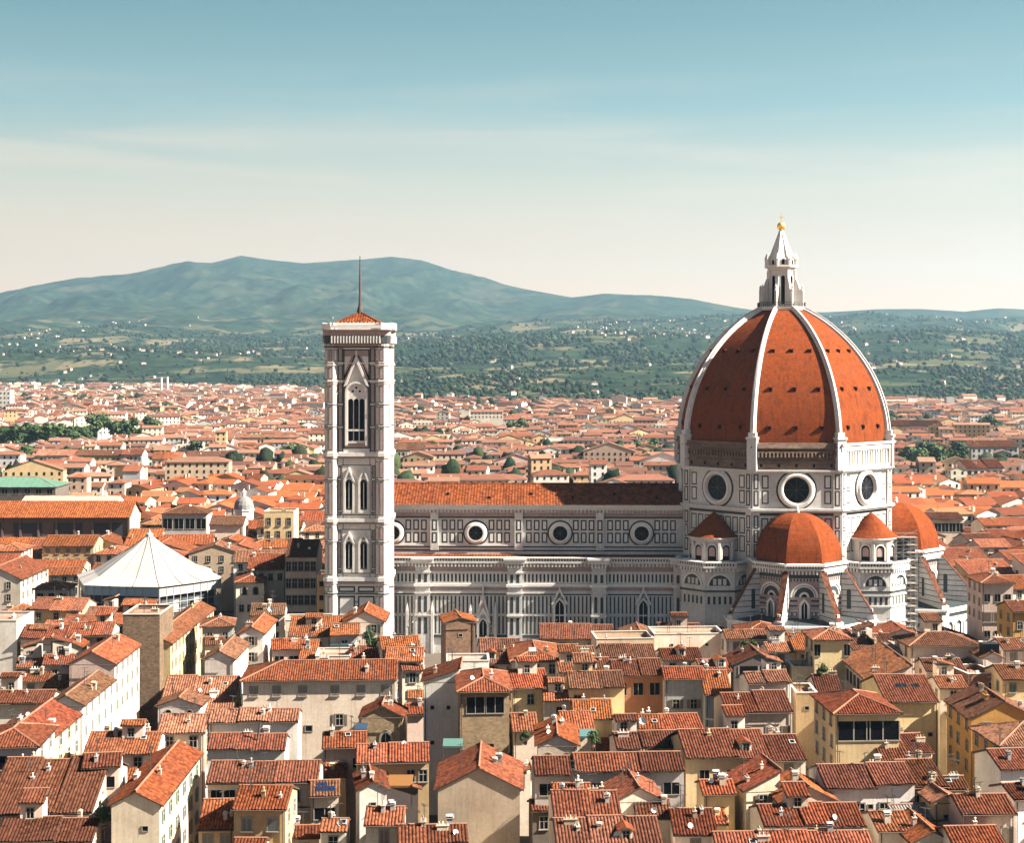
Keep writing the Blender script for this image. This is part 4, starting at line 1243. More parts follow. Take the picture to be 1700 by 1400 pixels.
def make_roof(kind, w, d, ze, t, o=.55, near=True):
    """Roof mesh of a house whose front runs -w/2..w/2 at y = 0; returns the builder and a height function."""
    mb = MB(); x0, x1, y0, y1 = -w / 2, w / 2, 0.0, d
    per, amp = (.42, .14) if near else (.9, .12)
    ox = .25
    ze_ = ze - o * t + .12
    th = .2
    def fascia(a, b_, c, dd):   # vertical strip closing an edge between top points a-b
        mb.poly([a, b_, (b_[0], b_[1], b_[2] - th), (a[0], a[1], a[2] - th)], 1)
    def under(pts): mb.poly([(x, y, z - th) for x, y, z in pts[::-1]], 1)
    def cap(a, b_): mb.tube((a[0], a[1], a[2] + .06), (b_[0], b_[1], b_[2] + .06), .17, 2, 6)
    if kind == 'g':
        H = d / 2 + o
        zr = ze_ + t * H
        for p0, p1, up in (((x0 - ox, y0 - o, ze_), (x1 + ox, y0 - o, ze_), (0, 1)), ((x1 + ox, y1 + o, ze_), (x0 - ox, y1 + o, ze_), (0, -1))):
            tiled(mb, p0, p1, up, t, lambda s: H, per, amp)
            q1, q0 = (p1[0], p1[1] + up[1] * H, zr), (p0[0], p0[1] + up[1] * H, zr)
            under([p0, p1, q1, q0]); fascia(p0, p1, 0, 0); fascia(p1, q1, 0, 0); fascia(q0, p0, 0, 0)
        cap((x0 - ox, d / 2, zr), (x1 + ox, d / 2, zr))
        hf = lambda x, y: ze + t * (d / 2 - abs(y - d / 2)) + .12
    elif kind == 'e':
        H = w / 2 + o
        zr = ze_ + t * H
        for p0, p1, up in (((x1 + o, y0 - ox, ze_), (x1 + o, y1 + ox, ze_), (-1, 0)), ((x0 - o, y1 + ox, ze_), (x0 - o, y0 - ox, ze_), (1, 0))):
            tiled(mb, p0, p1, up, t, lambda s: H, per, amp)
            q1, q0 = (p1[0] + up[0] * H, p1[1], zr), (p0[0] + up[0] * H, p0[1], zr)
            under([p0, p1, q1, q0]); fascia(p0, p1, 0, 0); fascia(p1, q1, 0, 0); fascia(q0, p0, 0, 0)
        cap((0, y0 - ox, zr), (0, y1 + ox, zr))
        hf = lambda x, y: ze + t * (w / 2 - abs(x)) + .12
    elif kind in ('hip', 'hl', 'hr'):
        W, D = w + 2 * o, d + 2 * o
        if kind == 'hip':
            M = min(W, D) / 2
            c = [(x0 - o, y0 - o, ze_), (x1 + o, y0 - o, ze_), (x1 + o, y1 + o, ze_), (x0 - o, y1 + o, ze_)]
            for i in range(4):
                a, b_ = c[i], c[(i + 1) % 4]
                L = math.hypot(b_[0] - a[0], b_[1] - a[1])
                up = ((0, 1), (-1, 0), (0, -1), (1, 0))[i]
                tiled(mb, a, b_, up, t, lambda s, L=L: max(0, min(M, s, L - s)), per, amp); fascia(a, b_, 0, 0)
            under(c)
            zr = ze_ + t * M
            r0 = (x0 - o + M, y0 - o + M, zr); r1 = (x1 + o - M, y1 + o - M, zr)
            if D <= W: q = [r0, r1, r1, r0]
            else: q = [r0, r0, r1, r1]
            for a, b_ in zip(c, q): cap(a, b_)
            if (r0[0] - r1[0]) ** 2 + (r0[1] - r1[1]) ** 2 > .05: cap(r0, r1)
            hf = lambda x, y: ze + t * min(w / 2 - abs(x), y, d - y) + .12
        else:
            M = D / 2; zr = ze_ + t * M
            s_ = -1 if kind == 'hl' else 1
            hx = s_ * (w / 2 + o); gx = -s_ * (w / 2 + ox)
            a, b_ = ((hx, y0 - o, ze_), (gx, y0 - o, ze_)) if s_ < 0 else ((gx, y0 - o, ze_), (hx, y0 - o, ze_))
            L = b_[0] - a[0]
            tiled(mb, a, b_, (0, 1), t, (lambda s: min(M, s)) if s_ < 0 else (lambda s: max(0, min(M, L - s))), per, amp); fascia(a, b_, 0, 0)
            a2, b2 = (b_[0], y1 + o, ze_), (a[0], y1 + o, ze_)
            tiled(mb, a2, b2, (0, -1), t, (lambda s: max(0, min(M, L - s))) if s_ < 0 else (lambda s: min(M, s)), per, amp)
            e0, e1 = ((hx, y1 + o, ze_), (hx, y0 - o, ze_)) if s_ < 0 else ((hx, y0 - o, ze_), (hx, y1 + o, ze_))
            tiled(mb, e0, e1, (-s_, 0), t, lambda s: max(0, min(M, s, D - s)), per, amp); fascia(e0, e1, 0, 0)
            r = (hx - s_ * M, d / 2, zr); g_ = (gx, d / 2, zr)
            cap((hx, y0 - o, ze_), r); cap((hx, y1 + o, ze_), r); cap(r, g_)
            under([(x0 - ox, y0 - o, ze_), (x1 + ox, y0 - o, ze_), (x1 + ox, y1 + o, ze_), (x0 - ox, y1 + o, ze_)])
            fascia((gx, y0 - o, ze_), g_, 0, 0); fascia(g_, (gx, y1 + o, ze_), 0, 0)
            hf = lambda x, y: ze + t * min(y, d - y, (x * -s_ + w / 2)) + .12
    elif kind in ('sf', 'sl', 'sr'):
        if kind == 'sf':
            p0, p1, up, H = (x0 - ox, y0 - o, ze_), (x1 + ox, y0 - o, ze_), (0, 1), d + o + ox
            hf = lambda x, y: ze + t * y + .12
        elif kind == 'sr':
            p0, p1, up, H = (x1 + o, y0 - ox, ze_), (x1 + o, y1 + ox, ze_), (-1, 0), w + o + ox
            hf = lambda x, y: ze + t * (w / 2 - x) + .12
        else:
            p0, p1, up, H = (x0 - o, y1 + ox, ze_), (x0 - o, y0 - ox, ze_), (1, 0), w + o + ox
            hf = lambda x, y: ze + t * (x + w / 2) + .12
        tiled(mb, p0, p1, up, t, lambda s: H, per, amp)
        q1 = (p1[0] + up[0] * H, p1[1] + up[1] * H, ze_ + t * H); q0 = (p0[0] + up[0] * H, p0[1] + up[1] * H, ze_ + t * H)
        under([p0, p1, q1, q0])
        for a, b_ in ((p0, p1), (p1, q1), (q1, q0), (q0, p0)): fascia(a, b_, 0, 0)
        cap(q0, q1)
    else:       # flat terrace inside a parapet
        mb.poly([(x0 + .22, y0 + .22, ze - .9), (x1 - .22, y0 + .22, ze - .9), (x1 - .22, y1 - .22, ze - .9), (x0 + .22, y1 - .22, ze - .9)], 3)
        for F, L in ((Frame((0, y0), (0, -1)), w), (Frame((0, y1), (0, 1)), w)):
            mb.fbox(F, -L / 2 - .08, L / 2 + .08, -.3, .08, ze, ze + .12, 2)
        for F, L in ((Frame((x1, d / 2), (1, 0)), d), (Frame((x0, d / 2), (-1, 0)), d)):
            mb.fbox(F, -L / 2 + .31, L / 2 - .31, -.3, .08, ze, ze + .12, 2)
        hf = lambda x, y: ze - .9
    return mb, hf

def make_walls(kind, w, d, ze, t):
    mb = MB(); x0, x1 = -w / 2, w / 2
    q = lambda *p: mb.poly(list(p), 0)
    A, B, C, D = (x0, 0), (x1, 0), (x1, d), (x0, d)
    zA = zB = zC = zD = ze
    if kind == 'sf': zC = zD = ze + t * d
    if kind == 'sl': zB = zC = ze + t * w
    if kind == 'sr': zA = zD = ze + t * w
    def side(P, Q, zp, zq, apex=None):
        pts = [(*P, 0), (*Q, 0), (*Q, zq)]
        if apex: pts.append(((P[0] + Q[0]) / 2, (P[1] + Q[1]) / 2, apex))
        pts.append((*P, zp)); mb.poly(pts, 0)
    ge = ze + t * w / 2 - .05 if kind == 'e' else None
    gg = ze + t * d / 2 - .05
    side(A, B, zA, zB, ge); side(C, D, zC, zD, ge)
    side(B, C, zB, zC, gg if kind in ('g', 'hl') else None); side(D, A, zD, zA, gg if kind in ('g', 'hr') else None)
    if kind == 'flat':
        i = .22
        P = [(x0 + i, i), (x1 - i, i), (x1 - i, d - i), (x0 + i, d - i)]
        O = [A, B, C, D]
        for j in range(4):
            a, b_ = P[j], P[(j + 1) % 4]
            mb.poly([(*b_, ze - 1), (*a, ze - 1), (*a, ze), (*b_, ze)], 0)
    return mb

BRS = random.Random(5)
HOUSES = []            # (object, foot x, foot y, w, d, ze) of all houses
def add_window(parent, kind, face, u, z, w, d, sx=1.0, sz=1.0, shut=None):
    me = WM[kind if kind != 's' else 'w']
    o = link('window', me, parent)
    if face == 'f': o.location = (u, 0, z); rz = 0
    elif face == 'e': o.location = (w / 2, d / 2 + u, z); rz = 90
    else: o.location = (-w / 2, d / 2 - u, z); rz = -90
    o.rotation_euler = (0, 0, R(rz)); o.scale = (sx, 1, sz)
    if shut is not None: o.color = (*shut, 1)
    if kind == 's':
        for s_ in (-1, 1):
            c = link('shutter', SHUT_ME, o, shut, (s_ * 1.0, -.02, 0))
    return o
SHC = [(.045, .075, .05), (.09, .055, .035), (.12, .085, .06), (.07, .08, .08), (.16, .13, .10)]

def house(name, label, cat, wx, wy, w, d, ze, t, kind, wall, roof, wins=None, rz=0.0, group=None, near=True, chim=1, ant=True, wallm=None, side=True, roofm=None, jumble=False):
    root = thing(name, label, cat, (wx, wy, 0), rz, group)
    rnd = BRS
    wc = WALLC[wall] if isinstance(wall, str) else wall
    k = rnd.uniform(.74, 1.08); wc = tuple(c * k * rnd.uniform(.97, 1.03) for c in wc)
    if label and roof in ('r', 'o') and near and rnd.random() < .3 and not any(k_ in label for k_ in ('orange', 'bright')): roof = rnd.choice('dbbp') if 'red' not in label and 'striped' not in label else 'd'
    rc = ROOFC[roof] if isinstance(roof, str) else roof
    k = rnd.uniform(.62, 1.16); g0 = rnd.uniform(0, .2); gm = sum(rc) / 3; rc = tuple((c * (1 - g0) + gm * g0) * k * rnd.uniform(.94, 1.07) for c in rc)
    make_walls(kind, w, d, ze, t).build('wall', [wallm or PLASTER], root, wc)
    mats = [roofm or TILE, EAVE, RIDGE if kind != 'flat' else WHITEW, TERR]
    rb, hf = make_roof(kind, w, d, ze, t, near=near)
    if kind == 'g' and near and roofm is None and w > 7.5:      # a roof pieced together from stretches of different age
        n_ = 2 if w < 13 else 3
        cuts = [-w / 2] + sorted(w * (-.5 + (i + rnd.uniform(.75, 1.25)) / n_) for i in range(n_ - 1)) + [w / 2]
        ro = None
        for a, b_ in zip(cuts, cuts[1:]):
            sb, _h = make_roof('g', b_ - a - .2, d, ze + rnd.uniform(0, .35), t * rnd.uniform(.92, 1.08), rnd.uniform(.35, .75))
            sb.v = [(x + (a + b_) / 2, y, z) for x, y, z in sb.v]
            k = rnd.uniform(.58, 1.22); g1 = rnd.uniform(0, .15); gm = sum(rc) / 3
            o_ = sb.build('roof', mats, root, tuple((c * (1 - g1) + gm * g1) * k for c in rc))
            ro = ro or o_
    else:
        ro = rb.build('roof', mats, root, rc)
    if near and kind != 'flat' and ze > 12 and roofm is None:
        for i in range(rnd.choice((0, 0, 0, 1))):                # odd roof lights
            x, y = rnd.uniform(-.36, .36) * w, rnd.uniform(.18, .42) * d
            m_ = MB(); m_.box(-.45, .45, -.5, .5, -.5, .16, 0); m_.poly([(-.36, -.4, .17), (.36, -.4, .17), (.36, .4, .17), (-.36, .4, .17)], 1)
            if kind in ('g', 'sf'):
                c = m_.build('roof_light', [SASH, GLASS], ro); c.location = (x, y, hf(x, y) + .12); c.rotation_euler = (math.atan(t), 0, 0)
        if rnd.random() < .6 and d > 5:
            pb = MB(); u = (w / 2 - .35) * rnd.choice((-1, 1)); pb.tube((u, -.12, 0), (u, -.12, ze - .25), .07, 0, 6); pb.tube((-w / 2 - .2, -.62, ze - .16), (w / 2 + .2, -.62, ze - .16), .075, 0, 6)
            pb.build('gutter', [GUTTER], root)
    if wins is None:
        n = max(1, int(w / rnd.uniform(2.9, 4.0)))
        kd = rnd.choice('wwwsbb' if near else 'wwb')
        wins = [('f', 2.4 + 3.3 * i, n, kd) for i in range(3 if near else 2)]
    if side:
        fc = 'e' if wx < 0 else 'w'
        n = max(1, int(d / rnd.uniform(3.2, 4.4)))
        kd = rnd.choice('wwb')
        wins = list(wins) + [(fc, 2.4 + 3.3 * i, n, kd) for i in range(3 if near else 2)]
    sc = rnd.choice(SHC)
    for spec in wins:
        f_, dz, n, kd = spec[:4]
        L = w if f_ == 'f' else d
        sx, sz = (spec[4], spec[5]) if len(spec) > 5 else (1, 1)
        if len(spec) > 6: us = [L * v_ for v_ in spec[6]]
        else:
            us = [-L / 2 + (i + .5) * L / n for i in range(n)]
            if n > 2 and rnd.random() < .5 and kd in 'wb': us = [u + rnd.uniform(-.35, .35) for u in us]
        hgt = {'l': 1.0}.get(kd, 1.6) * sz
        for u in us:
            kk = 'w' if (kd == 's' and n > 1 and L / n < 2.6) else kd
            if ze - dz - .2 < 1: continue
            add_window(root, kk, f_, u, ze - dz - (hgt - 1.6 if kd != 'l' else 0), w, d, sx, sz, sc)
    for i in range(chim if kind != 'flat' or chim < 2 else 1):
        x, y = rnd.uniform(-.38, .38) * w, rnd.uniform(.2, .8) * d
        c = link('chimney', rnd.choice(CHIM), ro, dim(rnd.choice([wc, WALLC['beige'], WALLC['pink'], WALLC['grey'], WALLC['pale']]), rnd.uniform(.55, .95)), (x, y, hf(x, y) - .35))
        c.rotation_euler = (0, 0, R(rnd.choice((0, 90)))); s_ = rnd.uniform(.6, .95); c.scale = (s_, s_, s_)
    for _i in range(rnd.choice((0, 1, 2, 2, 3)) if ant else 0):
        x, y = rnd.uniform(-.3, .3) * w, rnd.uniform(.35, .65) * d
        c = link('antenna', rnd.choice(ANT), ro, None, (x, y, hf(x, y) - .1)); c.rotation_euler = (0, 0, rnd.uniform(0, 6))
    if near and ant and rnd.random() < .16:
        x, y = rnd.uniform(-.35, .35) * w, rnd.uniform(.1, .5) * d
        c = link('satellite_dish', DISH, ro, None, (x, y, hf(x, y) + .2)); c.rotation_euler = (R(62), 0, R(rnd.uniform(-30, 40))); c.scale = (.8, .8, .8)
    if near and jumble and kind in ('g', 'sf', 'hip'):
        if rnd.random() < .45 and w > 5:                              # a room built up through the roof
            a, b_, h_ = rnd.uniform(2.4, 3.8), rnd.uniform(2.4, 3.4), rnd.uniform(1.6, 2.6)
            x = rnd.uniform(-.5, .5) * (w - a - 1); y = rnd.uniform(.35, .6) * d
            z0 = hf(x, min(y, d / 2)); c_ = dim(wc if rnd.random() < .5 else WALLC[rnd.choice(('pale', 'white', 'pink', 'cream'))], rnd.uniform(.85, 1.1))
            rm = MB(); rm.box(x - a / 2, x + a / 2, y, y + b_, z0 - 2, z0 + h_, 0)
            rm = rm.build('roof_room', [PLASTER], root, c_)
            tb_, _h = make_roof(rnd.choice(('sf', 'g', 'sl', 'sr')), a, b_, z0 + h_, .3, .4)
            tb_.v = [(px_ + x, py_ + y, pz_) for px_, py_, pz_ in tb_.v]
            k = rnd.uniform(.75, 1.25); tb_.build('roof', mats, rm, tuple(c * k for c in rc))
            o_ = link('window', WM['w'], rm, None, (x + rnd.uniform(-.5, .5), y, z0 + .25)); o_.scale = (.8, 1, min(.75, (h_ - .5) / 1.8))
        for _i in range(rnd.choice((0, 1, 1, 2))):                    # lean-tos against the front, lower roofs in front of it
            a, b_ = rnd.uniform(.3, .6) * w, rnd.uniform(2.2, 4.2)
            x = rnd.uniform(-.5, .5) * (w - a); h_ = ze - rnd.uniform(3.2, 6.5)
            if h_ < 6: continue
            c_ = dim(wc if rnd.random() < .5 else WALLC[rnd.choice(('pale', 'pink', 'ochre', 'grey', 'cream'))], rnd.uniform(.75, 1.1))
            rm = MB(); rm.box(x - a / 2, x + a / 2, -b_, -.02, 0, h_, 0)
            rm = rm.build('lean_to', [PLASTER], root, c_)
            tb_, _h = make_roof(rnd.choice(('sf', 'sf', 'g', 'sl')), a, b_ - .3, h_, .3, .4)
            tb_.v = [(px_ + x, py_ - b_, pz_) for px_, py_, pz_ in tb_.v]
            k = rnd.uniform(.7, 1.25); tb_.build('roof', mats, rm, tuple(c * k for c in rc))
            for q_ in range(rnd.choice((0, 1, 2))):
                o_ = link('window', WM[rnd.choice('wbx')], rm, None, (x + (q_ - .5) * a * .5, -b_, h_ - 2.2)); o_.color = (*sc, 1)
            if rnd.random() < .5:
                c = link('chimney', rnd.choice(CHIM), rm, c_, (x + rnd.uniform(-.3, .3) * a, -b_ * .4, h_ + .2)); c.scale = (.7, .7, .7)
    HOUSES.append((root, wx, wy, w, d, ze))
    return root

def H(x0, x1, ye, yr, ze, kind, wall, roof, label, wins=None, d=None, name='house', cat='house', rz=None, chim=None, wallm=None, side=True, t=.33, ant=True, roofm=None):
    """A house by what the photograph shows of it: front eave from x0 to x1 at ye, ridge at yr (pixels), eave height ze (metres)."""
    Y = (CAM_H - ze) * FOC / (ye - PY0)
    w = (x1 - x0) / FOC * Y; X = ((x0 + x1) / 2 - PX0) / FOC * Y
    if kind in ('g', 'hl', 'hr', 'hip', 'sf') and d is None:
        u = (FOC * (CAM_H - ze) - (yr - PY0) * Y) / ((yr - PY0) + FOC * t)
        u = min(max(u, 2.2), 12.0)
        d = 2 * u if kind != 'sf' else u
        if kind == 'hip' and w < 2 * u: d = max(2 * u, w)
    elif kind == 'e':
        zr = CAM_H - (yr - PY0) * Y / FOC
        t = min(max((zr - ze) / (w / 2), .2), .5); d = d or 10
    elif kind in ('sl', 'sr'):
        zr = CAM_H - (yr - PY0) * Y / FOC
        t = min(max((zr - ze) / w, .12), .5); d = d or 10
    d = d or 9
    r_ = (BRS.uniform(2.0, 5.0) if w > 8 else BRS.uniform(-2, 10)) if rz is None else rz
    if rz is None and (d >= 12 and kind in ('e', 'sl') or kind == 'flat' and d >= 12): r_ = BRS.uniform(-.4, .5)
    jum = name == 'house' and wallm is None and Y < 345 and d > 4.5 and not any(k_ in label for k_ in ('blank', 'long white house', 'brick-red', 'bluish', 'white house', 'plain', 'pink and white', 'shaded', 'solar', 'arched', 'white gabled', 'sunlit', 'long-roofed', 'vivid', 'cottage', 'flank', 'skylight', 'small cream', 'tiny', 'deep yellow'))
    if wins == [] and kind in ('g', 'hip', 'sf', 'e', 'sl') and 'blank' not in label and 'plain' not in label and BRS.random() < .75:
        n_ = max(1, int(w / BRS.uniform(3.4, 5.5)))
        wins = [('f', 2.5 + 3.3 * i_, n_, BRS.choice('wwbxs')) for i_ in range(BRS.choice((1, 2)))]
    if chim is None: chim = BRS.choice((1, 1, 2, 2, 3))
    return house(name, label, cat, X, Y, w, d, ze, t, kind, wall, roof, wins, r_, None, True, chim, ant, wallm, side, roofm, jum)
# ------------------------------------------------------------------ the old town in front of the cathedral, house by house
W = lambda dz, n, k='w', sx=1, sz=1, us=None: ('f', dz, n, k, sx, sz, us) if us else ('f', dz, n, k, sx, sz)
E_ = lambda dz, n, k='w', sx=1, sz=1: ('e', dz, n, k, sx, sz)
V_ = lambda dz, n, k='w', sx=1, sz=1: ('w', dz, n, k, sx, sz)
# -- left of the street that runs up to the white tent, nearest first
H(-5, 152, 1397, 1361, 16, 'g', 'cream', 'r', 'wide house with striped red roof cut off by the bottom left corner', [])
H(194, 264, 1382, 1349, 15.5, 'g', 'cream', 'r', 'small cream house with striped roof at the bottom, against the long white-sided house', [W(2.6, 2, 'b')])
H(185, 265, 1336, 1292, 20, 'e', 'cream', 'r', 'long house with tall sunlit white side of green shutters, lower left', [W(3.5, 1, 'x', 1, 1, (.2,))] + [E_(3.0 + 3.4 * i, 6, 's', .85, .95) for i in range(4)], d=27, side=False)
H(139, 197, 1273, 1258, 21, 'g', 'pink', 'd', 'little pink roof room with one black window, rising from red roofs at lower left', [W(3.0, 1, 'l', 2.6, 1.5, (.12,))], d=6, chim=1, side=False)
H(-25, 152, 1352, 1262, 17, 'g', 'pale', 'r', 'broad red roof dotted with white chimneys, lower left beside the black-windowed roof room', [], chim=6)
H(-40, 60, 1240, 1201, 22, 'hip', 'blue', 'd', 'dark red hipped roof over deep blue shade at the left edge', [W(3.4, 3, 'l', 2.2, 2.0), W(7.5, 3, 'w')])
H(-35, 66, 1240, 1205, 20, 'e', 'yellow', 'r', 'yellow-sided street house with two pale skylights, third up the left side of the street', [], d=22)
H(80, 137, 1170, 1151, 20, 'e', 'white', 'o', 'white-sided street house halfway up the left side of the street', [], d=21)
H(115, 190, 1102, 1080, 21, 'e', 'pink', 'o', 'street house with clean orange roof, touching the brown stone tower', [], d=20)
H(204, 265, 1021, 1012, 25.5, 'flat', 'cream', 'o', 'square brown stone tower with sunlit cream side, standing by the street', [], d=13, name='tower_house', cat='tower', wallm=STONE_BROWN, side=False, chim=2)
H(233, 283, 1068, 1050, 19, 'e', 'yellow', 'o', 'long cream street house with bright orange roof behind the brown stone tower', [], d=46)
H(-45, 28, 1031, 1024, 22, 'flat', 'white', 'r', 'tall blank white house with sunlit flank at the left edge', [W(4, 1, 'x')], d=12, side=False)
H(35, 108, 1062, 1041, 18, 'g', 'cream', 'r', 'house with ragged red roof right of the tall blank white house', None)
H(110, 184, 1056, 1036, 18.5, 'g', 'pale', 'r', 'red-roofed house left of the top of the brown stone tower', None)
H(36, 84, 1069, 1057, 17, 'g', 'pink', 'p', 'pinkish house with one small window, below the ragged red roof', [W(2.5, 1, 'w')], side=False)
H(92, 136, 1076, 1058, 17.5, 'e', 'cream', 'o', 'cream gabled wall among roofs left of the clean orange roof', [], d=9, side=False)
H(28, 70, 1108, 1094, 17, 'g', 'pink', 'o', 'small pink house with orange roof and dark doorway, far left', [W(2.5, 1, 'w')])
H(72, 118, 1103, 1088, 18, 'g', 'pink', 'r', 'low pink house with a lone window, left of the clean orange roof', [W(3.0, 1, 'w', 1, 1, (-.1,))], side=False)
H(118, 178, 1113, 1107, 19.5, 'flat', 'pink', 'r', 'plain pinkish terrace block in front of the clean orange roof', [], d=8, side=False)
H(24, 78, 1131, 1118, 17, 'g', 'cream', 'd', 'cream cottage under a dark red roof near the left edge', None)
H(74, 116, 1141, 1122, 16, 'g', 'pink', 'p', 'pink cottage with pale roof below the plain terrace block', [W(2.4, 1)])
H(-20, 84, 1168, 1150, 17, 'g', 'pale', 'd', 'long low dark red roof at the left edge', [])
# -- right of the street
H(336, 386, 1040, 1019, 20, 'hip', 'grey', 'o', 'grey-fronted corner house with hipped roof beside the street', [W(3.2, 2, 'w')], d=9)
H(340, 388, 1094, 1076, 19, 'e', 'white', 'o', 'white gabled house with one round-headed black opening, by the street', [W(6.4, 1, 'a', 1.3, 1, (.15,))], d=18, side=False)
H(264, 385, 1182, 1126, 16, 'g', 'cream', 'o', 'wide orange-red roof with a small skylight along the right side of the street', None, chim=2)
H(262, 332, 1172, 1160, 18, 'e', 'white', 'p', 'small white roof cottage with grey arched windows above the street', [W(2.7, 2, 'a', .9, .8)], d=7, side=False, chim=0)
H(262, 340, 1217, 1188, 18, 'g', 'cream', 'p', 'cream house with dusty pink striped roof between street and big pale house', None)
H(140, 258, 1252, 1218, 17, 'g', 'pale', 'o', 'broken orange roofs with a fat white chimney stack beside the street', None, chim=4)
H(347, 494, 1199, 1180, 19, 'g', 'white', 'p', 'long white house with a strip of small square windows under its eave', [W(2.9, 6, 'x', 1.9, 1.5, (-.42, -.34, -.26, -.18, -.10, -.02)), W(3.1, 1, 'x', 1.6, 1.9, (.3,))], side=False)
H(345, 472, 1246, 1222, 17.5, 'g', 'white', 'r', 'house with blank white wall and a leaning black flue on its roof', [], side=False)
H(345, 527, 1299, 1268, 18, 'g', 'cream', 'r', 'long striped roof over a row of shaded windows, lower left centre', [W(2.8, 2, 'l', 1.6, 1.7, (-.42, -.3)), W(2.8, 3, 'w', 1, 1, (-.1, .1, .3))], side=False)
H(388, 474, 1343, 1307, 19, 'g', 'ochre', 'r', 'ochre house with grey shutters and square striped roof at lower left centre', [W(3.0, 2, 'b', 1.05, 1, (-.25, .25)), W(6.6, 2, 'b')])
H(330, 388, 1376, 1331, 15, 'sf', 'ochre', 'o', 'ochre lean-to with orange roof half in shadow at the bottom', [W(2.6, 2, 'b')], side=False)
H(404, 657, 1129, 1098, 21, 'hl', 'cream', 'r', 'broad cream palazzo with six top windows and long tiled roof', [W(2.9, 6, 'b', 1.1, 1, (-.43, -.28, -.11, .10, .27, .43)), W(8.0, 2, 's', 1.1, 1.1, (.13, .32)), W(8.2, 1, 'x', 1.6, 1.6, (-.07,))], name='palazzo', cat='palace', chim=3)
H(537, 607, 1241, 1217, 18, 'g', 'pink', 'r', 'pink house with striped roof and dark green door, left of centre', [W(4.0, 1, 'b', 1.2, 1.6, (-.1,)), W(3.2, 1, 'l', 1.4, 1.4, (.3,))])
H(592, 712, 1266, 1238, 18, 'g', 'ochre', 'r', 'ochre house with long striped roof and two dark windows below the stone arch house', [W(3.0, 2, 'w', 1, 1, (.25, .42)), W(2.6, 1, 'l', 3.0, 1.2, (-.2,))], side=False)
H(600, 668, 1190, 1169, 18, 'e', 'ochre', 'r', 'ochre stone gable with one tall round arched opening', [W(5.4, 1, 'a', 1.7, 2.6, (.1,))], d=7, wallm=STONE_OCHRE, side=False)
H(516, 562, 1321, 1298, 17, 'g', 'pale', 'b', 'small shaded house carrying blue solar panels on its roof', [W(3.4, 1, 'l', 3, 1.6)], side=False, ant=False, chim=0)
H(597, 642, 1311, 1291, 18, 'e', 'white', 'd', 'narrow white gable lit on its right flank, above the bottom centre left', [], d=9, chim=2)
H(607, 668, 1369, 1342, 17, 'g', 'pale', 'r', 'small square striped roof with white end wall near the bottom', [], chim=3)
H(533, 574, 1379, 1362, 16, 'g', 'cream', 'o', 'tiny cream house with an orange roof at the bottom edge', [W(2.6, 1)])
H(432, 530, 1392, 1378, 13.5, 'g', 'pale', 'd', 'low dark-roofed house in the shaded court at the bottom', [W(2.6, 2)], chim=2)
H(468, 520, 1338, 1318, 14.5, 'g', 'grey', 'd', 'grey-walled house sunk in the shaded court beside the solar panels', [W(2.6, 2, 'l', 1.5, 1.6)], chim=1)
H(662, 776, 1401, 1374, 15.5, 'g', 'cream', 'r', 'striped roof with a white terrace table, bottom edge left of the beige blank wall', [], chim=3)
H(727, 863, 1310, 1272, 20, 'e', 'beige', 'r', 'big blank beige gable wall with pale sunlit corner, bottom centre', [], d=14, chim=2, side=False)
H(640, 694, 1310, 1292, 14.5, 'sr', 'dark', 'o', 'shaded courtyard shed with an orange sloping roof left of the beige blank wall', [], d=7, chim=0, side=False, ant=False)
H(703, 762, 1131, 1112, 23, 'sl', 'white', 'd', 'tall white annex with tiny slit windows beside the stone loggia tower', [W(5, 2, 'x', .8, .9, (-.25, .2)), W(11, 2, 'x', .8, .9, (-.25, .2))], d=10, side=False)
H(763, 845, 1148, 1107, 24, 'hip', 'ochre', 'r', 'rubble stone tower house with two black loggia openings under a pyramid roof', [W(3.6, 2, 'l', 3.0, 2.6, (-.18, .22)), W(10, 1, 'l', 1.6, 1.4, (.1,))], name='tower_house', cat='tower', wallm=STONE_OCHRE, side=False, chim=1)
H(742, 812, 1098, 1092, 22, 'flat', 'white', 'r', 'white roof terrace wall behind the stone loggia tower', [], d=7, side=False, chim=0)
H(740, 789, 1033, 1026, 25, 'e', 'rust', 'o', 'narrow brown brick tower with sunlit edge, in front of the nave wall', [W(3.0, 1, 'x')], d=9, name='tower_house', cat='tower', wallm=BRICK_WALL, side=False, chim=0)
H(634, 697, 1076, 1058, 21, 'g', 'pink', 'o', 'upper of two stacked orange roofs below the right foot of the bell tower', [], chim=1)
H(640, 701, 1097, 1077, 19.5, 'g', 'cream', 'o', 'lower of two stacked orange roofs below the right foot of the bell tower', None)
H(549, 595, 1054, 1037, 20, 'g', 'grey', 'o', 'small pale grey house above a dark teal awning, below the bell tower', [W(3.0, 1, 'w')], side=True)
H(572, 637, 1032, 1011, 22, 'e', 'cream', 'o', 'cream gabled house with orange roof hiding the foot of the bell tower', [], d=12, side=False)
H(480, 574, 1056, 1033, 19, 'sf', 'cream', 'o', 'long orange lean-to roof left of the foot of the bell tower', [], chim=2, d=8)
H(474, 552, 1030, 1026, 20, 'flat', 'cream', 'o', 'blank cream wall left of the foot of the bell tower', [W(2.5, 1, 'x')], d=8, side=False)
H(415, 472, 1022, 1005, 20, 'g', 'cream', 'p', 'cream house with pale pinkish roof and a white dish, above the broad cream palazzo', None)
H(398, 437, 1052, 1037, 21, 'e', 'white', 'o', 'slim white house with sunlit right wall, above the left end of the broad palazzo', [], d=18, side=False)
H(452, 499, 1078, 1062, 18, 'g', 'pink', 'r', 'red roof over a dark recessed porch just above the broad palazzo', [W(3.5, 2, 'l', 2, 2)], side=False)
H(497, 524, 1094, 1064, 16.5, 'g', 'pale', 'o', 'steep little orange roof standing above the palazzo roof', [], side=False)
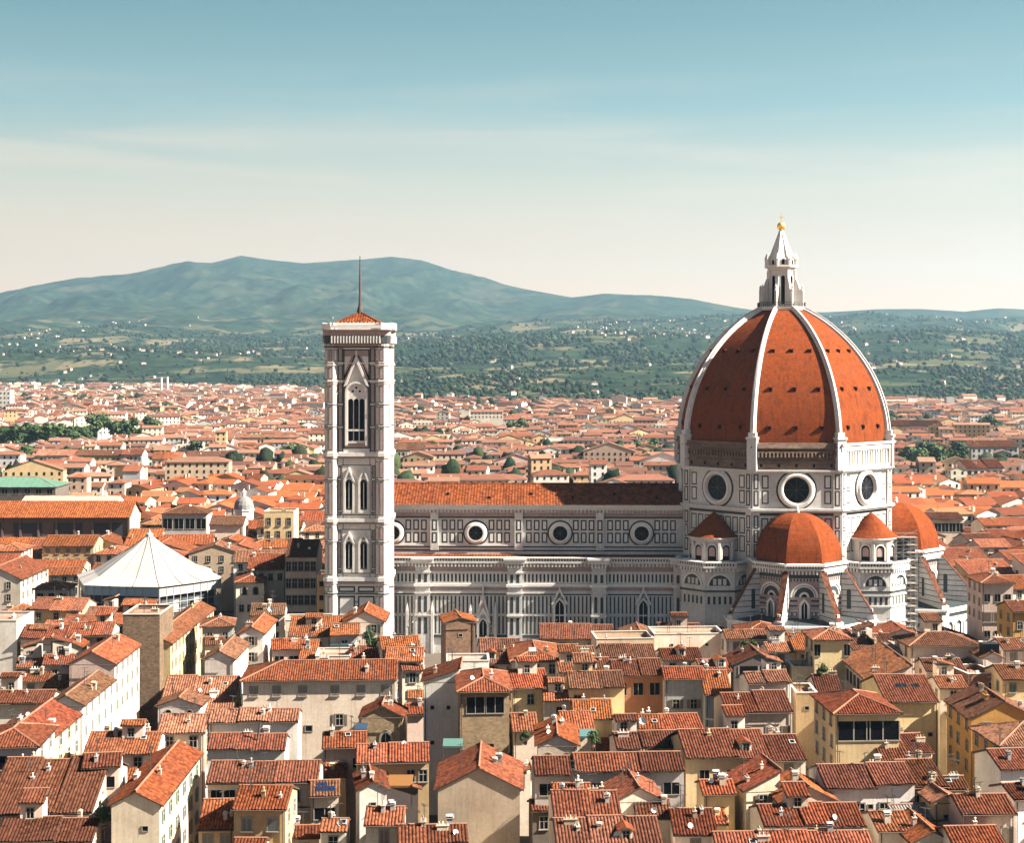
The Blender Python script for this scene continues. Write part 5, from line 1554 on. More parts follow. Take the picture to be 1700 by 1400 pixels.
H(524, 582, 1090, 1076, 18.5, 'flat', 'cream', 'r', 'potted roof terrace behind the broad cream palazzo', [], d=9, side=False)
H(582, 634, 1093, 1074, 18, 'g', 'cream', 'r', 'red roof beside the green potted terrace behind the palazzo', None)
H(668, 702, 1113, 1098, 18, 'g', 'pale', 'r', 'tiny red roof at the right end of the broad palazzo', None)
H(678, 704, 1160, 1148, 16, 'g', 'pale', 'o', 'upper little roof wedged between palazzo end and white annex', [], side=False, chim=1)
H(676, 706, 1186, 1170, 14.5, 'g', 'pink', 'r', 'lower little roof wedged between palazzo end and white annex', [], side=False, chim=1)
H(850, 930, 1098, 1060, 19, 'hip', 'pale', 'o', 'bright orange hipped roof with one white skylight, before the nave', None, chim=1)
H(799, 868, 1101, 1062, 17, 'g', 'pink', 'b', 'dusky red roof between brown brick tower and bright orange hipped roof', None)
H(850, 912, 1142, 1113, 19, 'g', 'yellow', 'r', 'yellow house under a red roof right of the stone loggia tower', [W(3.0, 1, 'w')])
H(903, 956, 1163, 1148, 18, 'g', 'pale', 'o', 'small pale house with a black doorway among tumbling orange roofs', [W(3.4, 1, 'l', 1.3, 2.2)], side=False)
H(945, 1037, 1143, 1117, 20, 'g', 'yellow', 'p', 'tall yellow house with wall-mounted cooling units, centre', [W(3.0, 1, 'w', 1, 1, (-.35,)), W(3.4, 1, 'x', 1.5, 1.5, (.2,)), W(7.5, 1, 'b', 1, 1, (.3,))])
H(953, 1016, 1193, 1164, 17, 'g', 'yellow', 'o', 'orange roof stepping down in front of the tall yellow house', [])
H(934, 986, 1211, 1183, 16.5, 'g', 'pale', 'o', 'orange roof above a turquoise awning', [], chim=1)
H(893, 958, 1237, 1222, 18.5, 'e', 'pale', 'o', 'small pale gable with two arched windows in the middle of the roofs', [W(3.3, 2, 'a', 1.05, .9, (-.24, .24))], d=13, side=False)
H(852, 892, 1213, 1186, 16.5, 'g', 'pale', 'r', 'red roof squeezed right of the stone loggia tower', [], chim=1)
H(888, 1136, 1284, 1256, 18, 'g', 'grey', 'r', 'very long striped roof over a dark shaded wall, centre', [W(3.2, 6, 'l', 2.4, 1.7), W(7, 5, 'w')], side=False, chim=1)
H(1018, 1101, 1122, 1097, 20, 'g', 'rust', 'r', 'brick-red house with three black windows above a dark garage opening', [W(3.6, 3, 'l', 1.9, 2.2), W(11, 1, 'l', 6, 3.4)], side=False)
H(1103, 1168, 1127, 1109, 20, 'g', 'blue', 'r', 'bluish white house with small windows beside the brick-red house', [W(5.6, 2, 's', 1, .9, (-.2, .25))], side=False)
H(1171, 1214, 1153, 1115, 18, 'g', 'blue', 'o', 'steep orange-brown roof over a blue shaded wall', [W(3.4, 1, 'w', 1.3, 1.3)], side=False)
H(1207, 1316, 1183, 1152, 19, 'g', 'pink', 'r', 'pink and white house with grey shutters, left of the cream loggia tower', [W(4.2, 3, 'b', 1, 1, (-.2, .15, .4))], side=False)
H(1242, 1314, 1134, 1118, 21.5, 'g', 'white', 'p', 'white attic house with a big square glazed window', [W(4.6, 1, 'w', 1.7, 1.3, (.1,)), W(3, 1, 'x', 1, 1, (-.3,))], side=False)
H(1138, 1279, 1259, 1217, 18.5, 'g', 'yellow', 'r', 'broad striped roof above a yellow wall with black windows, right of centre', [W(3.8, 2, 'l', 1.5, 2.0, (-.28, .05)), W(3.6, 1, 'b', 1.1, 1.2, (.3,))], side=False)
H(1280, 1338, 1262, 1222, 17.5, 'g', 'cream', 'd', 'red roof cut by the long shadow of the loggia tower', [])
H(1103, 1167, 1213, 1187, 16, 'g', 'pale', 'r', 'flat-pitched red roof below the bluish white house', [], chim=1)
H(1022, 1100, 1212, 1190, 17, 'g', 'pink', 'o', 'dusty orange roof with a white satellite bowl, centre', [], chim=2)
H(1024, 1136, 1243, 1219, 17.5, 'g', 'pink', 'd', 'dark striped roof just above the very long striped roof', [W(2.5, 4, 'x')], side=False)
# -- right foreground
H(1386, 1493, 1184, 1145, 23, 'hip', 'yellow', 'r', 'cream loggia tower with one wide black opening split by a post', [W(4.3, 2, 'l', 5.3, 3.0, (-.21, .25)), W(8.6, 1, 'x', 1.3, 1.3, (-.36,)), W(13.5, 1, 'l', 1.8, 3.2, (.15,))], name='tower_house', cat='tower', chim=0)
H(1470, 1558, 1165, 1124, 19.5, 'g', 'yellow', 'o', 'cream house with vivid orange roof and a row of roof windows, behind loggia tower', [W(6, 1, 'x', 1, 1, (.35,))], side=False, chim=0)
H(1352, 1411, 1062, 1047, 24, 'hip', 'yellow', 'o', 'small sunny yellow tower house below the front apse', [W(3.2, 2, 'l', 1.2, 2.2, (-.42, .42))], name='tower_house', cat='tower', d=9)
H(1443, 1512, 1131, 1107, 20, 'sl', 'cream', 'o', 'long orange roof with a row of dark windows along its shaded left side', [], d=23, side=False)
for i in range(7): add_window(HOUSES[-1][0], 'l', 'w', -9 + i * 3.0, 20 - 3.4, HOUSES[-1][3], 23, 1.9, 2.2)
H(1612, 1722, 1193, 1160, 20, 'e', 'amber', 'r', 'deep yellow house at right with tall shutters along its shaded side', [], d=14)
H(1660, 1790, 1237, 1206, 19, 'hip', 'amber', 'r', 'amber corner house with hipped roof cut by the right edge', [W(3.4, 3, 'w')], d=12)
H(1660, 1732, 1276, 1245, 17, 'g', 'white', 'r', 'white house with one dark green window at the right edge', [W(4.2, 1, 'b', 1.3, 1.2, (-.1,))], side=False)
H(1682, 1742, 1326, 1302, 16, 'g', 'white', 'r', 'lower white house with striped roof at the right edge', [W(3, 1)], side=False)
H(1370, 1520, 1306, 1272, 18, 'g', 'white', 'r', 'white house with long striped roof and three dark windows, lower right', [W(4.2, 3, 'w', 1.2, 1.2, (-.12, .16, .42)), W(3.2, 1, 'x')], side=False)
H(1468, 1513, 1270, 1227, 16, 'g', 'pale', 'd', 'narrow tall striped roof behind the long-roofed white house', [W(3, 1)])
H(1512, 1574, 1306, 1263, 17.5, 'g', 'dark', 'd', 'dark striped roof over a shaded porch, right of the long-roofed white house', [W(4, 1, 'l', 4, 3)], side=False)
H(1597, 1686, 1351, 1321, 17, 'g', 'pink', 'r', 'pinkish grey house with two dark shuttered windows at lower right', [W(3.8, 2, 'b', 1.3, 1.3, (-.05, .35)), W(3, 1, 'x', 1, 1, (-.4,))], side=False)
H(1268, 1437, 1371, 1338, 16, 'g', 'cream', 'r', 'wide striped roof with cream end wall, bottom right of centre', [], side=False)
H(1190, 1452, 1412, 1384, 15.2, 'g', 'cream', 'r', 'widest striped roof along the bottom edge, right of centre', [], side=False, chim=4)
H(1585, 1670, 1406, 1374, 15.2, 'g', 'pale', 'r', 'striped roof at the bottom right corner', [], side=False)
H(1488, 1574, 1361, 1339, 14.5, 'sf', 'grey', (.17, .15, .14), 'flat grey sheet roof in the lower right', [], side=False, roofm=SLATE, chim=0)
H(1458, 1514, 1379, 1349, 14.8, 'g', 'pale', 'o', 'orange roof touching the left of the flat grey sheet roof', [], side=False)
H(1516, 1582, 1398, 1374, 14.5, 'e', 'pale', 'o', 'orange gabled roof just below the flat grey sheet roof', [], d=10, side=False)
H(1550, 1592, 1331, 1318, 17, 'e', 'yellow', 'p', 'glowing yellow gable wall beside a ruined yellow balcony, lower right', [], d=10, side=False)
H(1296, 1388, 1330, 1304, 17, 'e', 'cream', 'o', 'cream gable with orange slopes under the wide red roofs at right', [], d=9, side=False)
H(1238, 1296, 1312, 1284, 17.5, 'sl', 'cream', 'r', 'cream house with one slope of stripes, left of the orange-sloped cream gable', [], d=9, side=False)
H(1168, 1220, 1318, 1297, 17, 'g', 'yellow', 'r', 'little yellow house with a round-topped doorway in the lower middle', [W(4.4, 1, 'a', 1.4, 1.5, (-.2,))], side=False)
H(1563, 1608, 1310, 1291, 17, 'g', 'pale', 'r', 'small roof with aerials in front of the dark street at right', [])
H(1505, 1549, 1250, 1220, 15, 'g', 'pale', 'o', 'low red roof under the shaded side of the deep yellow house', [])
H(1322, 1357, 1151, 1146, 19, 'flat', 'ochre', 'r', 'small ochre block left of the cream loggia tower', [W(3, 1, 'x')], d=8, side=False)
H(1357, 1397, 1149, 1122, 17, 'g', 'cream', 'r', 'red roof with roof-garden clutter behind the cream loggia tower', [])
H(920, 1031, 1358, 1317, 18, 'g', 'pale', 'r', 'big dull red roof in the lower centre, right of the beige blank wall', [], side=False, chim=3)
H(920, 980, 1328, 1303, 19, 'g', 'dark', 'r', 'red roof end above the big dull red roof, lower centre', [], side=False)
H(1022, 1101, 1329, 1305, 18, 'e', 'cream', 'o', 'low cream gable with thin orange slopes in the lower centre', [], d=9, side=False)
H(1058, 1114, 1358, 1330, 16.5, 'g', 'pale', 'd', 'small roof of strong dark stripes in the lower centre', [], side=False, chim=1)
H(925, 1100, 1409, 1362, 16, 'g', 'pale', 'r', 'wide red roof with a white dish along the bottom edge, centre', [], side=False, chim=3)
H(1120, 1189, 1385, 1345, 16, 'g', 'cream', 'd', 'dark red roof standing alone at the bottom, right of centre', [], side=False)
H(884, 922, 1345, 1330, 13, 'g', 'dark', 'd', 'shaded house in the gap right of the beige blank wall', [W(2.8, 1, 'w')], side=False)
# -- close under the cathedral
H(1086, 1203, 1053, 1048, 20, 'flat', 'cream', 'o', 'long plain cream wall close under the crossing of the cathedral', [W(3, 2, 'x', .7, .7)], d=9, side=False)
H(990, 1086, 1061, 1055, 19.5, 'flat', 'beige', 'o', 'long plain beige wall under the last nave window', [], d=9, side=False)
H(1205, 1273, 1062, 1049, 20, 'g', 'pale', 'o', 'pale orange roof close under the left chapels of the apse', None)
H(1218, 1301, 1103, 1085, 19, 'e', 'dark', 'o', 'gable over a wide dark opening with roof plants, below the apse', [W(2.2, 1, 'l', 8, 1.8)], d=9, side=False)
H(1165, 1214, 1114, 1096, 18, 'g', 'pale', 'o', 'orange roof beside a small white dormer, below the crossing', None)
H(1276, 1318, 1082, 1068, 18.5, 'g', 'white', 'p', 'white roof house before the left chapels of the apse', None)
H(1318, 1352, 1078, 1052, 19, 'g', 'yellow', 'o', 'orange roof left of the small sunny yellow tower', [W(3, 1)])
H(1316, 1360, 1108, 1102, 18.5, 'flat', 'yellow', 'o', 'yellow wall in front of the small sunny yellow tower', [], d=7, side=False)
H(1510, 1627, 1072, 1051, 21, 'hip', 'pink', 'b', 'wide brownish hipped roof over a pinkish wall of clustered windows, below scaffolding', [W(4, 3, 'w', 1, 1, (-.36, -.26, -.16)), W(4, 2, 'w', 1, 1, (.02, .12))], chim=2)
H(1415, 1472, 1078, 1055, 19, 'g', 'pale', 'b', 'brown roof with one black gable dormer, right of the small sunny yellow tower', [])
H(1472, 1512, 1086, 1062, 18.5, 'hip', 'grey', (.19, .18, .17), 'small grey pointed roof below the scaffolding', [], roofm=SLATE, side=False, chim=0)
H(1538, 1602, 1113, 1095, 18, 'g', 'pink', 'b', 'brown roof below the wide brownish hipped roof', [])
H(1632, 1664, 1092, 1076, 20, 'e', 'white', 'p', 'narrow bright white gable at right, next to a glass roof box', [W(6, 1, 'l', 3, 1.6)], d=8, side=False)
H(1606, 1660, 1119, 1113, 18.5, 'flat', 'rust', 'o', 'brick-orange terrace block at right, below the narrow white gable', [W(3.5, 2, 'w')], d=9, side=False)
H(1665, 1732, 1079, 1062, 19, 'g', 'pale', 'o', 'pale house with orange roof at the right edge, below the pink palazzo', None)
H(1664, 1732, 1129, 1106, 18.5, 'g', 'yellow', 'o', 'yellow house with orange roof at the right edge, above the deep yellow house', None)
H(1560, 1606, 1142, 1124, 17, 'g', 'pale', 'o', 'orange roof wedged left of the brick-orange terrace block', None)
H(940, 990, 1094, 1075, 18.5, 'g', 'pale', 'p', 'pale roof with a tall white chimney block, before the nave buttress', None, chim=3)
H(928, 1016, 1118, 1096, 18, 'g', 'cream', 'o', 'orange roof above the tall yellow house, centre', None)
H(1000, 1090, 1094, 1072, 17.5, 'g', 'beige', 'p', 'patched pale roofs in front of the long plain beige wall', None)
H(1100, 1166, 1096, 1078, 17.5, 'g', 'pale', 'r', 'red roof in front of the long plain cream wall', None)
# -- around the tented baptistery
H(-45, 34, 962, 940, 17, 'e', 'pale', 'r', 'long pale house with two rows of windows, far left before the white tent', [W(2.6, 2), W(6, 2)], d=26)
H(58, 113, 978, 966, 17, 'hip', 'grey', 'o', 'grey three-window house left of the white tent', [W(3.2, 3, 'l', 1.6, 2.0), W(8, 3, 'b', 1.4, 1.4)])
H(392, 438, 967, 944, 17, 'hip', 'pale', 'r', 'cream house with arched windows right of the white tent', [W(3.4, 2, 'a', 1.2, 1, (-.2, .2)), W(8, 3, 'w')])
H(474, 525, 925, 897, 24, 'g', 'pale', 'o', 'tall cream house with three rows of windows left of the bell tower', [W(3.2 + 4.6 * i, 5, 'w', 1.1, 1.4) for i in range(4)], side=False)
H(411, 472, 946, 921, 19, 'g', 'cream', 'r', 'red-roofed house between white tent and tall cream house', [W(3, 4)])
H(526, 556, 955, 948, 22, 'flat', 'ochre', 'r', 'narrow ochre house front beside the bell tower', [W(3 + 3.6 * i, 2, 'l', 1.1, 1.3) for i in range(5)], d=8, side=False)
H(269, 343, 853, 840, 24, 'hip', 'grey', 'o', 'palace with dark rooftop loggia and a row of arched windows behind the tent', [W(5.4, 4, 'l', 3.4, 3.6), W(11.5, 5, 'a', 1.9, 1.6)], name='palazzo', cat='palace', side=False, chim=0)
H(348, 404, 872, 858, 22, 'g', 'pink', 'p', 'pinkish block with three large windows right of the loggia palace', [W(6.5, 3, 'l', 1.3, 2.4)])
H(438, 488, 850, 838, 26, 'flat', 'yellow', 'o', 'tall yellow block with corner pilasters left of the bell tower', [W(4 + 4.5 * i, 3, 'w', 1.1, 1.4) for i in range(3)], d=12, chim=3)
H(1630, 1682, 968, 949, 24, 'hip', 'pink', 'r', 'pink palazzo with three rows of dark shutters right of the apse', [W(4.6 + 4.4 * i, 3, 'b' if i == 1 else 'l', 1.5, 1.8 if i != 1 else 1.3) for i in range(4)], name='palazzo', cat='palace', chim=3)
H(1680, 1745, 1016, 1000, 20, 'g', 'amber', 'o', 'orange-walled house at the right edge beside the pink palazzo', [W(4, 3, 'w')])
# ------------------------------------------------------------------ landmarks behind: tented baptistery, long church, market hall ...
TENT = stained('white_tent_sheet', (0.33, 0.315, 0.295), (.75, .72, .7), .12, .5, .6, .3, fine=.6)
SHEET = stained('pale_blue_sheet', (0.40, 0.50, 0.56), (.8, .8, .8), .3, .5, .5, .2)
NET = stained('dark_scaffold_net', (0.055, 0.062, 0.072), (.6, .6, .6), .3, .5)
STEEL = stained('scaffold_steel', (0.36, 0.36, 0.36), (.7, .6, .55), 1.5, .4, .5)
bx_, by_ = (248 - PX0) / FOC * 458, 458.0
tent = thing('tented_baptistery', 'many-sided baptistery wrapped in scaffolding under a big white pointed tent', 'baptistery', (bx_, by_, 0))
RT = 21.6
VA = [R(-90 + a) for a in (-40, 20, 80, 140, 200, 260)]
pt_ = lambda a, r, z: (r * math.cos(a), r * math.sin(a), z)
m = MB()
for a, b_ in zip(VA, VA[1:] + VA[:1]):
    pr = [(RT + .9, 14.9), (RT * .80, 16.6), (RT * .55, 19.7), (RT * .26, 23.4), (1.0, 26.6)]
    for (r0, z0), (r1, z1) in zip(pr, pr[1:]):
        am = (a + (b_ if b_ > a else b_ + 2 * math.pi)) / 2
        for p, q in ((a, am), (am, b_)):
            f = math.cos(R(30)) * .98
            k0 = lambda aa, r: r * (f * 1.02 if aa == am else 1)
            m.poly([pt_(p, k0(p, r0), z0 - (.1 if p == am else 0)), pt_(q, k0(q, r0), z0 - (.1 if q == am else 0)), pt_(q, k0(q, r1), z1 - (.1 if q == am else 0)), pt_(p, k0(p, r1), z1 - (.1 if p == am else 0))], 0)
for i in range(18):
    a = VA[0] + i * math.pi / 9
    k = .88 if i % 3 else 1.0
    k = math.cos(R(30)) / math.cos((i % 3 - (0 if i % 3 == 0 else 1.5)) * R(20)) if i % 3 else 1.0
    for (r0, z0), (r1, z1) in zip([(RT + .9, 14.9), (RT * .80, 16.6), (RT * .55, 19.7), (RT * .26, 23.4)], [(RT * .80, 16.6), (RT * .55, 19.7), (RT * .26, 23.4), (1.0, 26.6)]):
        m.tube(pt_(a, r0 * k, z0 + .05), pt_(a, r1 * k, z1 + .05), .09, 1, 5)
m.lathe(0, 0, [(1.1, 26.4), (1.1, 27.4), (.5, 27.7), (0, 29)], 0, 8)
m.build('tent_roof', [TENT, stained('tent_seam', (.24, .23, .22), (.8, .8, .8), .5, .4)], tent)
m = MB(); m2 = MB(); m3 = MB()
for i, (a, b_) in enumerate(zip(VA, VA[1:] + VA[:1])):
    p, q = pt_(a, RT, 0), pt_(b_, RT, 0)
    L = math.hypot(q[0] - p[0], q[1] - p[1]); mid = ((p[0] + q[0]) / 2, (p[1] + q[1]) / 2)
    F = Frame(mid, mid)
    m.fbox(F, -L / 2, L / 2, -.12, .12, 12.2, 15.0, 0 if i in (0, 5) else 1)
    m3.frect(F, -L / 2 + .6, L / 2 - .6, 0, 12.3, -1.2, 0)
    n_ = 9
    for j in range(n_ + 1):
        u = -L / 2 + j * L / n_
        m2.fbox(F, u - .06, u + .06, .16, .28, 0, 15.1, 0)
    for z_ in (2, 4, 6, 8, 10, 12.1, 14.9): m2.fbox(F, -L / 2, L / 2, .20, .30, z_, z_ + .12, 0)
    for j in range(n_):
        u = -L / 2 + (j + .5) * L / n_
        if (j + i) % 3 == 0: m.frect(F, u - L / n_ / 2 + .2, u + L / n_ / 2 - .2, 7.2, 10.5, -.2, 1)
m.build('eave_sheet', [SHEET, TENT], tent); m2.build('scaffold_frame', [STEEL], tent); m3.build('netting', [NET], tent)

def church():
    ze, Y = 23.6, 545.0
    x1 = (214 - PX0) / FOC * Y
    root = thing('church', 'long church with dark clerestory between two bands of red roof, left of the loggia palace', 'church', (x1, Y, 0), 0)
    F = Frame((0, 0), (0, -1))
    mb = MB()
    mb.frect(F, -75, 0, 0, ze, 0, 0)
    for i in range(13):
        u = -75 + i * 75 / 12
        mb.fbox(F, u - .35, u + .35, -.1, .35, 12, ze, 0)
    mb.frect(Frame((0, 8), (1, 0)), -8, 8, 0, ze, 0, 1)
    mb.poly([(0, 0, ze), (0, 16, ze), (0, 8, ze + 4.6)], 1)
    mb.frect(F, -75, 4, 0, 12.5, 9, 2); mb.frect(Frame((4, -4.5), (1, 0)), -4.5, 4.5, 0, 12.5, 0, 1)
    mb.poly([(4, -9, 12.5), (4, 0, 12.5), (4, 0, 16.4)], 1)
    for i in range(11):
        mb.archfill(F, -70 + i * 6.8, 7.4, .7, 9.04, 3, 3.2)
    mb.build('wall', [stained('dark_rough_brick', (0.13, 0.095, 0.08), (.6, .6, .6), .2, .5), stained('sun_tinted_gable_plaster', (.55, .40, .27), (.7, .6, .5), .3, .5), stained('brown_wall', (.2, .13, .1), (.7, .6, .5), .3, .5), DARK], root)  # east gable ends lighter: the sun on them is put into the plaster colour
    for i in range(5):
        w_ = MB(); w_.frect(F, -68 + i * 14, -58 + i * 14, 15.5, 21.6, .05, 0); w_.build('window', [stained('grey_window_%s' % 'abcde'[i], (.045, .048, .055), (.7, .7, .7), .5, .4)] if i == 0 else [bpy.data.materials['grey_window_a']], root)
    r_ = MB()
    slope_roof(r_, (-76, -1.2, ze - .2), (.8, -1.2, ze - .2), (.8, 8, ze + 4.8), (-76, 8, ze + 4.8), .8, .12)
    r_.poly([(-76, 8, ze + 4.8), (.8, 8, ze + 4.8), (.8, 17, ze - .2), (-76, 17, ze - .2)], 0)
    slope_roof(r_, (-76, -10, 12.4), (4.6, -10, 12.4), (4.6, 0, 16.6), (-76, 0, 16.6), .8, .12)
    r_.build('roof', [TILE], root, ROOFC['o'])
    HOUSES.append((root, x1 - 35, Y - 9, 82, 26, ze))
church()
PALEROOF = stained('pale_cream_roof', (.25, .215, .17), (.7, .65, .6), .3, .4)
GREEN_ROOF = stained('green_sheet_roof', (0.062, 0.13, 0.094), (.8, .8, .75), .15, .5, .6, .3)
o = H(-170, 92, 809, 772, 15, 'hr', 'dark', (.2, .3, .2), 'market hall with big pale green roof at the left edge', [W(3.5, 14, 'l', 3, 2.4)], name='market_hall', cat='market hall', side=False, roofm=GREEN_ROOF, chim=0, ant=False, rz=0)
sl = MB(); hx = HOUSES[-1]
sl.box(-hx[3] / 2 + 2, 14, hx[4] * .30, hx[4] * .34, hx[5] + hx[4] * .12, hx[5] + hx[4] * .125, 0)
H(30, 190, 841, 824, 15, 'g', 'white', (.62, .55, .46), 'long low building with a pale cream roof behind the long church', [], rz=0, chim=0, side=False, roofm=PALEROOF, ant=False)
H(332, 546, 727, 718, 15, 'g', 'yellow', 'r', 'very long yellow building with an arcade of small windows, far left of the bell tower', [W(4.2, 34, 'l', 1.5, 2.6)], rz=0, chim=0, side=False, d=14, ant=False)
H(58, 123, 757, 747, 16, 'g', 'pale', 'o', 'leftmost of the pale block row beyond the green market hall', [W(3, 9), W(7, 9)], rz=2, chim=2)
H(124, 200, 757, 748, 16, 'g', 'yellow', 'r', 'yellowish long block in the pale row beyond the green market hall', [W(3, 9), W(7, 9)], rz=2, chim=2)
H(201, 236, 756, 747, 17, 'g', 'white', 'r', 'short white block ending the pale row beyond the green market hall', [W(3, 5), W(7, 5)], rz=2, chim=2)
H(252, 302, 763, 752, 16, 'g', 'pale', 'o', 'pale block with orange roof right of the short white block', [W(3, 6), W(7, 6)], chim=1)
H(308, 386, 759, 750, 16, 'g', 'white', 'r', 'wide whitish block halfway between pale row and bell tower', [W(3, 8), W(7, 8)], chim=1)
H(652, 716, 748, 737, 18, 'g', 'grey', 'r', 'grey block with a row of arched windows just right of the bell tower window', [W(3.5, 9, 'a', 1.2, 1.4)], chim=1, side=False)
H(752, 808, 752, 741, 18, 'hip', 'grey', (.10, .075, .07), 'dark-roofed blue-grey block with a row of windows above the nave roof', [W(3.5, 8, 'l', 1.8, 2.0)], chim=0, side=False)
H(905, 962, 727, 722, 17, 'flat', 'white', 'r', 'bright white flat block between bell tower and dome', [], d=10, side=False, chim=0)
H(1478, 1566, 706, 697, 20, 'g', 'rust', 'd', 'long dark red building right beside the big dome', [W(4, 9)], chim=0, side=False)
H(1612, 1692, 743, 729, 18, 'g', 'grey', 'o', 'grey many-windowed block with orange roof near the right edge', [W(3, 9, 'l', 1.3, 1.6), W(6.6, 9, 'l', 1.3, 1.6), W(10, 9, 'l', 1.3, 1.6)], chim=1, side=False)
H(1604, 1668, 778, 764, 17, 'g', 'pink', 'r', 'pinkish block with a dark loggia band near the right edge', [W(3.6, 6, 'l', 2, 2.2)], chim=1, side=False)
H(1538, 1600, 863, 852, 18, 'g', 'pink', 'o', 'house with a dark open loggia behind the rear apse dome', [W(4.6, 5, 'l', 2.6, 3.2)], chim=1, side=False)
o = H(-14, 17, 648, 644, 38, 'flat', 'white', 'r', 'tall white apartment tower on the far plain at the left edge', [W(5 + 6 * i, 5, 'l', 2, 2) for i in range(5)], d=16, name='apartment_tower', cat='apartment building', side=False, chim=0, ant=False, rz=0)
cu = thing('cupola', 'small pale grey church cupola with lantern behind the yellow pilaster block', 'dome', ((405 - PX0) / FOC * 600, 600, 0))
m = MB(); m.lathe(0, 0, [(3.6, 0), (3.6, 20.5), (4.0, 20.6), (4.0, 21.2)], 0, 8); m.build('drum', [MARBLE_CLEAN], cu)
m = MB(); m.lathe(0, 0, [(3.9, 21.2), (3.7, 22.8), (3.0, 24.4), (1.9, 25.5), (.7, 26.0)], 0, 16, 0, True); m.build('dome_shell', [stained('lead_dome', (.16, .16, .155), (.7, .7, .7), .5, .4)], cu)
m = MB(); m.lathe(0, 0, [(.7, 25.8), (.7, 27.4), (.9, 27.5), (.4, 28.2), (0, 29)], 0, 8); m.build('lantern', [MARBLE_CLEAN], cu)
for px, yb, yt, lab in ((268, 646, 627, 'thinner'), (278, 646, 626, 'taller')):
    Y = 3300.0
    m = MB(); z1 = CAM_H - (yt - PY0) * Y / FOC
    m.lathe(0, 0, [(3.4, 0), (2.2, z1 - 1), (2.5, z1), (0, z1 + .2)], 0, 10)
    o = m.build('factory_chimney', [MARBLE_CLEAN]); o.location = ((px - PX0) / FOC * Y, Y, 0)
    tag(o, ('left' if px < 270 else 'right') + ' one of two slender white chimneys on the far plain', 'chimney')
# scaffold tower leaning on the east arm
SX, SY = (1504 - PX0) / FOC * 413, 413.0
sc_ = thing('scaffolding', 'grey steel scaffolding tower between the two right apse domes', 'scaffolding', (SX, SY, 0), ROT)
m, dk = MB(), MB()
for i in range(4):
    for j in range(3):
        m.tube((-2.7 + 1.8 * i, -1.5 + 1.5 * j, 0), (-2.7 + 1.8 * i, -1.5 + 1.5 * j, 31.5), .07, 0, 4)
for k in range(16):
    z = 1.5 + 2 * k
    for j in range(3):
        m.tube((-2.8, -1.5 + 1.5 * j, z), (2.8, -1.5 + 1.5 * j, z), .05, 0, 4)
        m.tube((-2.8, -1.5 + 1.5 * j, z + 1), (2.8, -1.5 + 1.5 * j, z + 1), .035, 0, 4)
    for i in range(4): m.tube((-2.7 + 1.8 * i, -1.5, z), (-2.7 + 1.8 * i, 1.5, z), .05, 0, 4)
    s_ = 1 if k % 2 else -1
    m.tube((-2.7 * s_, -1.55, z), (2.7 * s_, -1.55, z + 2), .045, 0, 4)
    dk.box(-2.7, 2.7, -1.4, 1.4, z - .08, z - .02, 0)
m.build('steel_frame', [STEEL], sc_); dk.build('plank_deck', [stained('scaffold_plank', (.25, .19, .13), (.7, .6, .5), 1, .4)], sc_)
lk = MB()
for k in range(13):
    z = 1.5 + 2 * k
    lk.tube((-8.6, -2.2, z), (-3.0, -1.6, z), .05, 0, 4); lk.tube((-8.6, -2.2, z + 1), (-3.0, -1.6, z + 1), .035, 0, 4)
for i in range(4): lk.tube((-8.6 + 1.9 * i, -2.2 + .2 * i, 0), (-8.6 + 1.9 * i, -2.2 + .2 * i, 27), .055, 0, 4)
lk.build('side_frame', [STEEL], sc_)
sh = MB(); sh.poly([(-2.75, 1.52, 8), (2.75, 1.52, 8), (2.75, 1.52, 31), (-2.75, 1.52, 31)]); sh.build('netting', [NET], sc_)

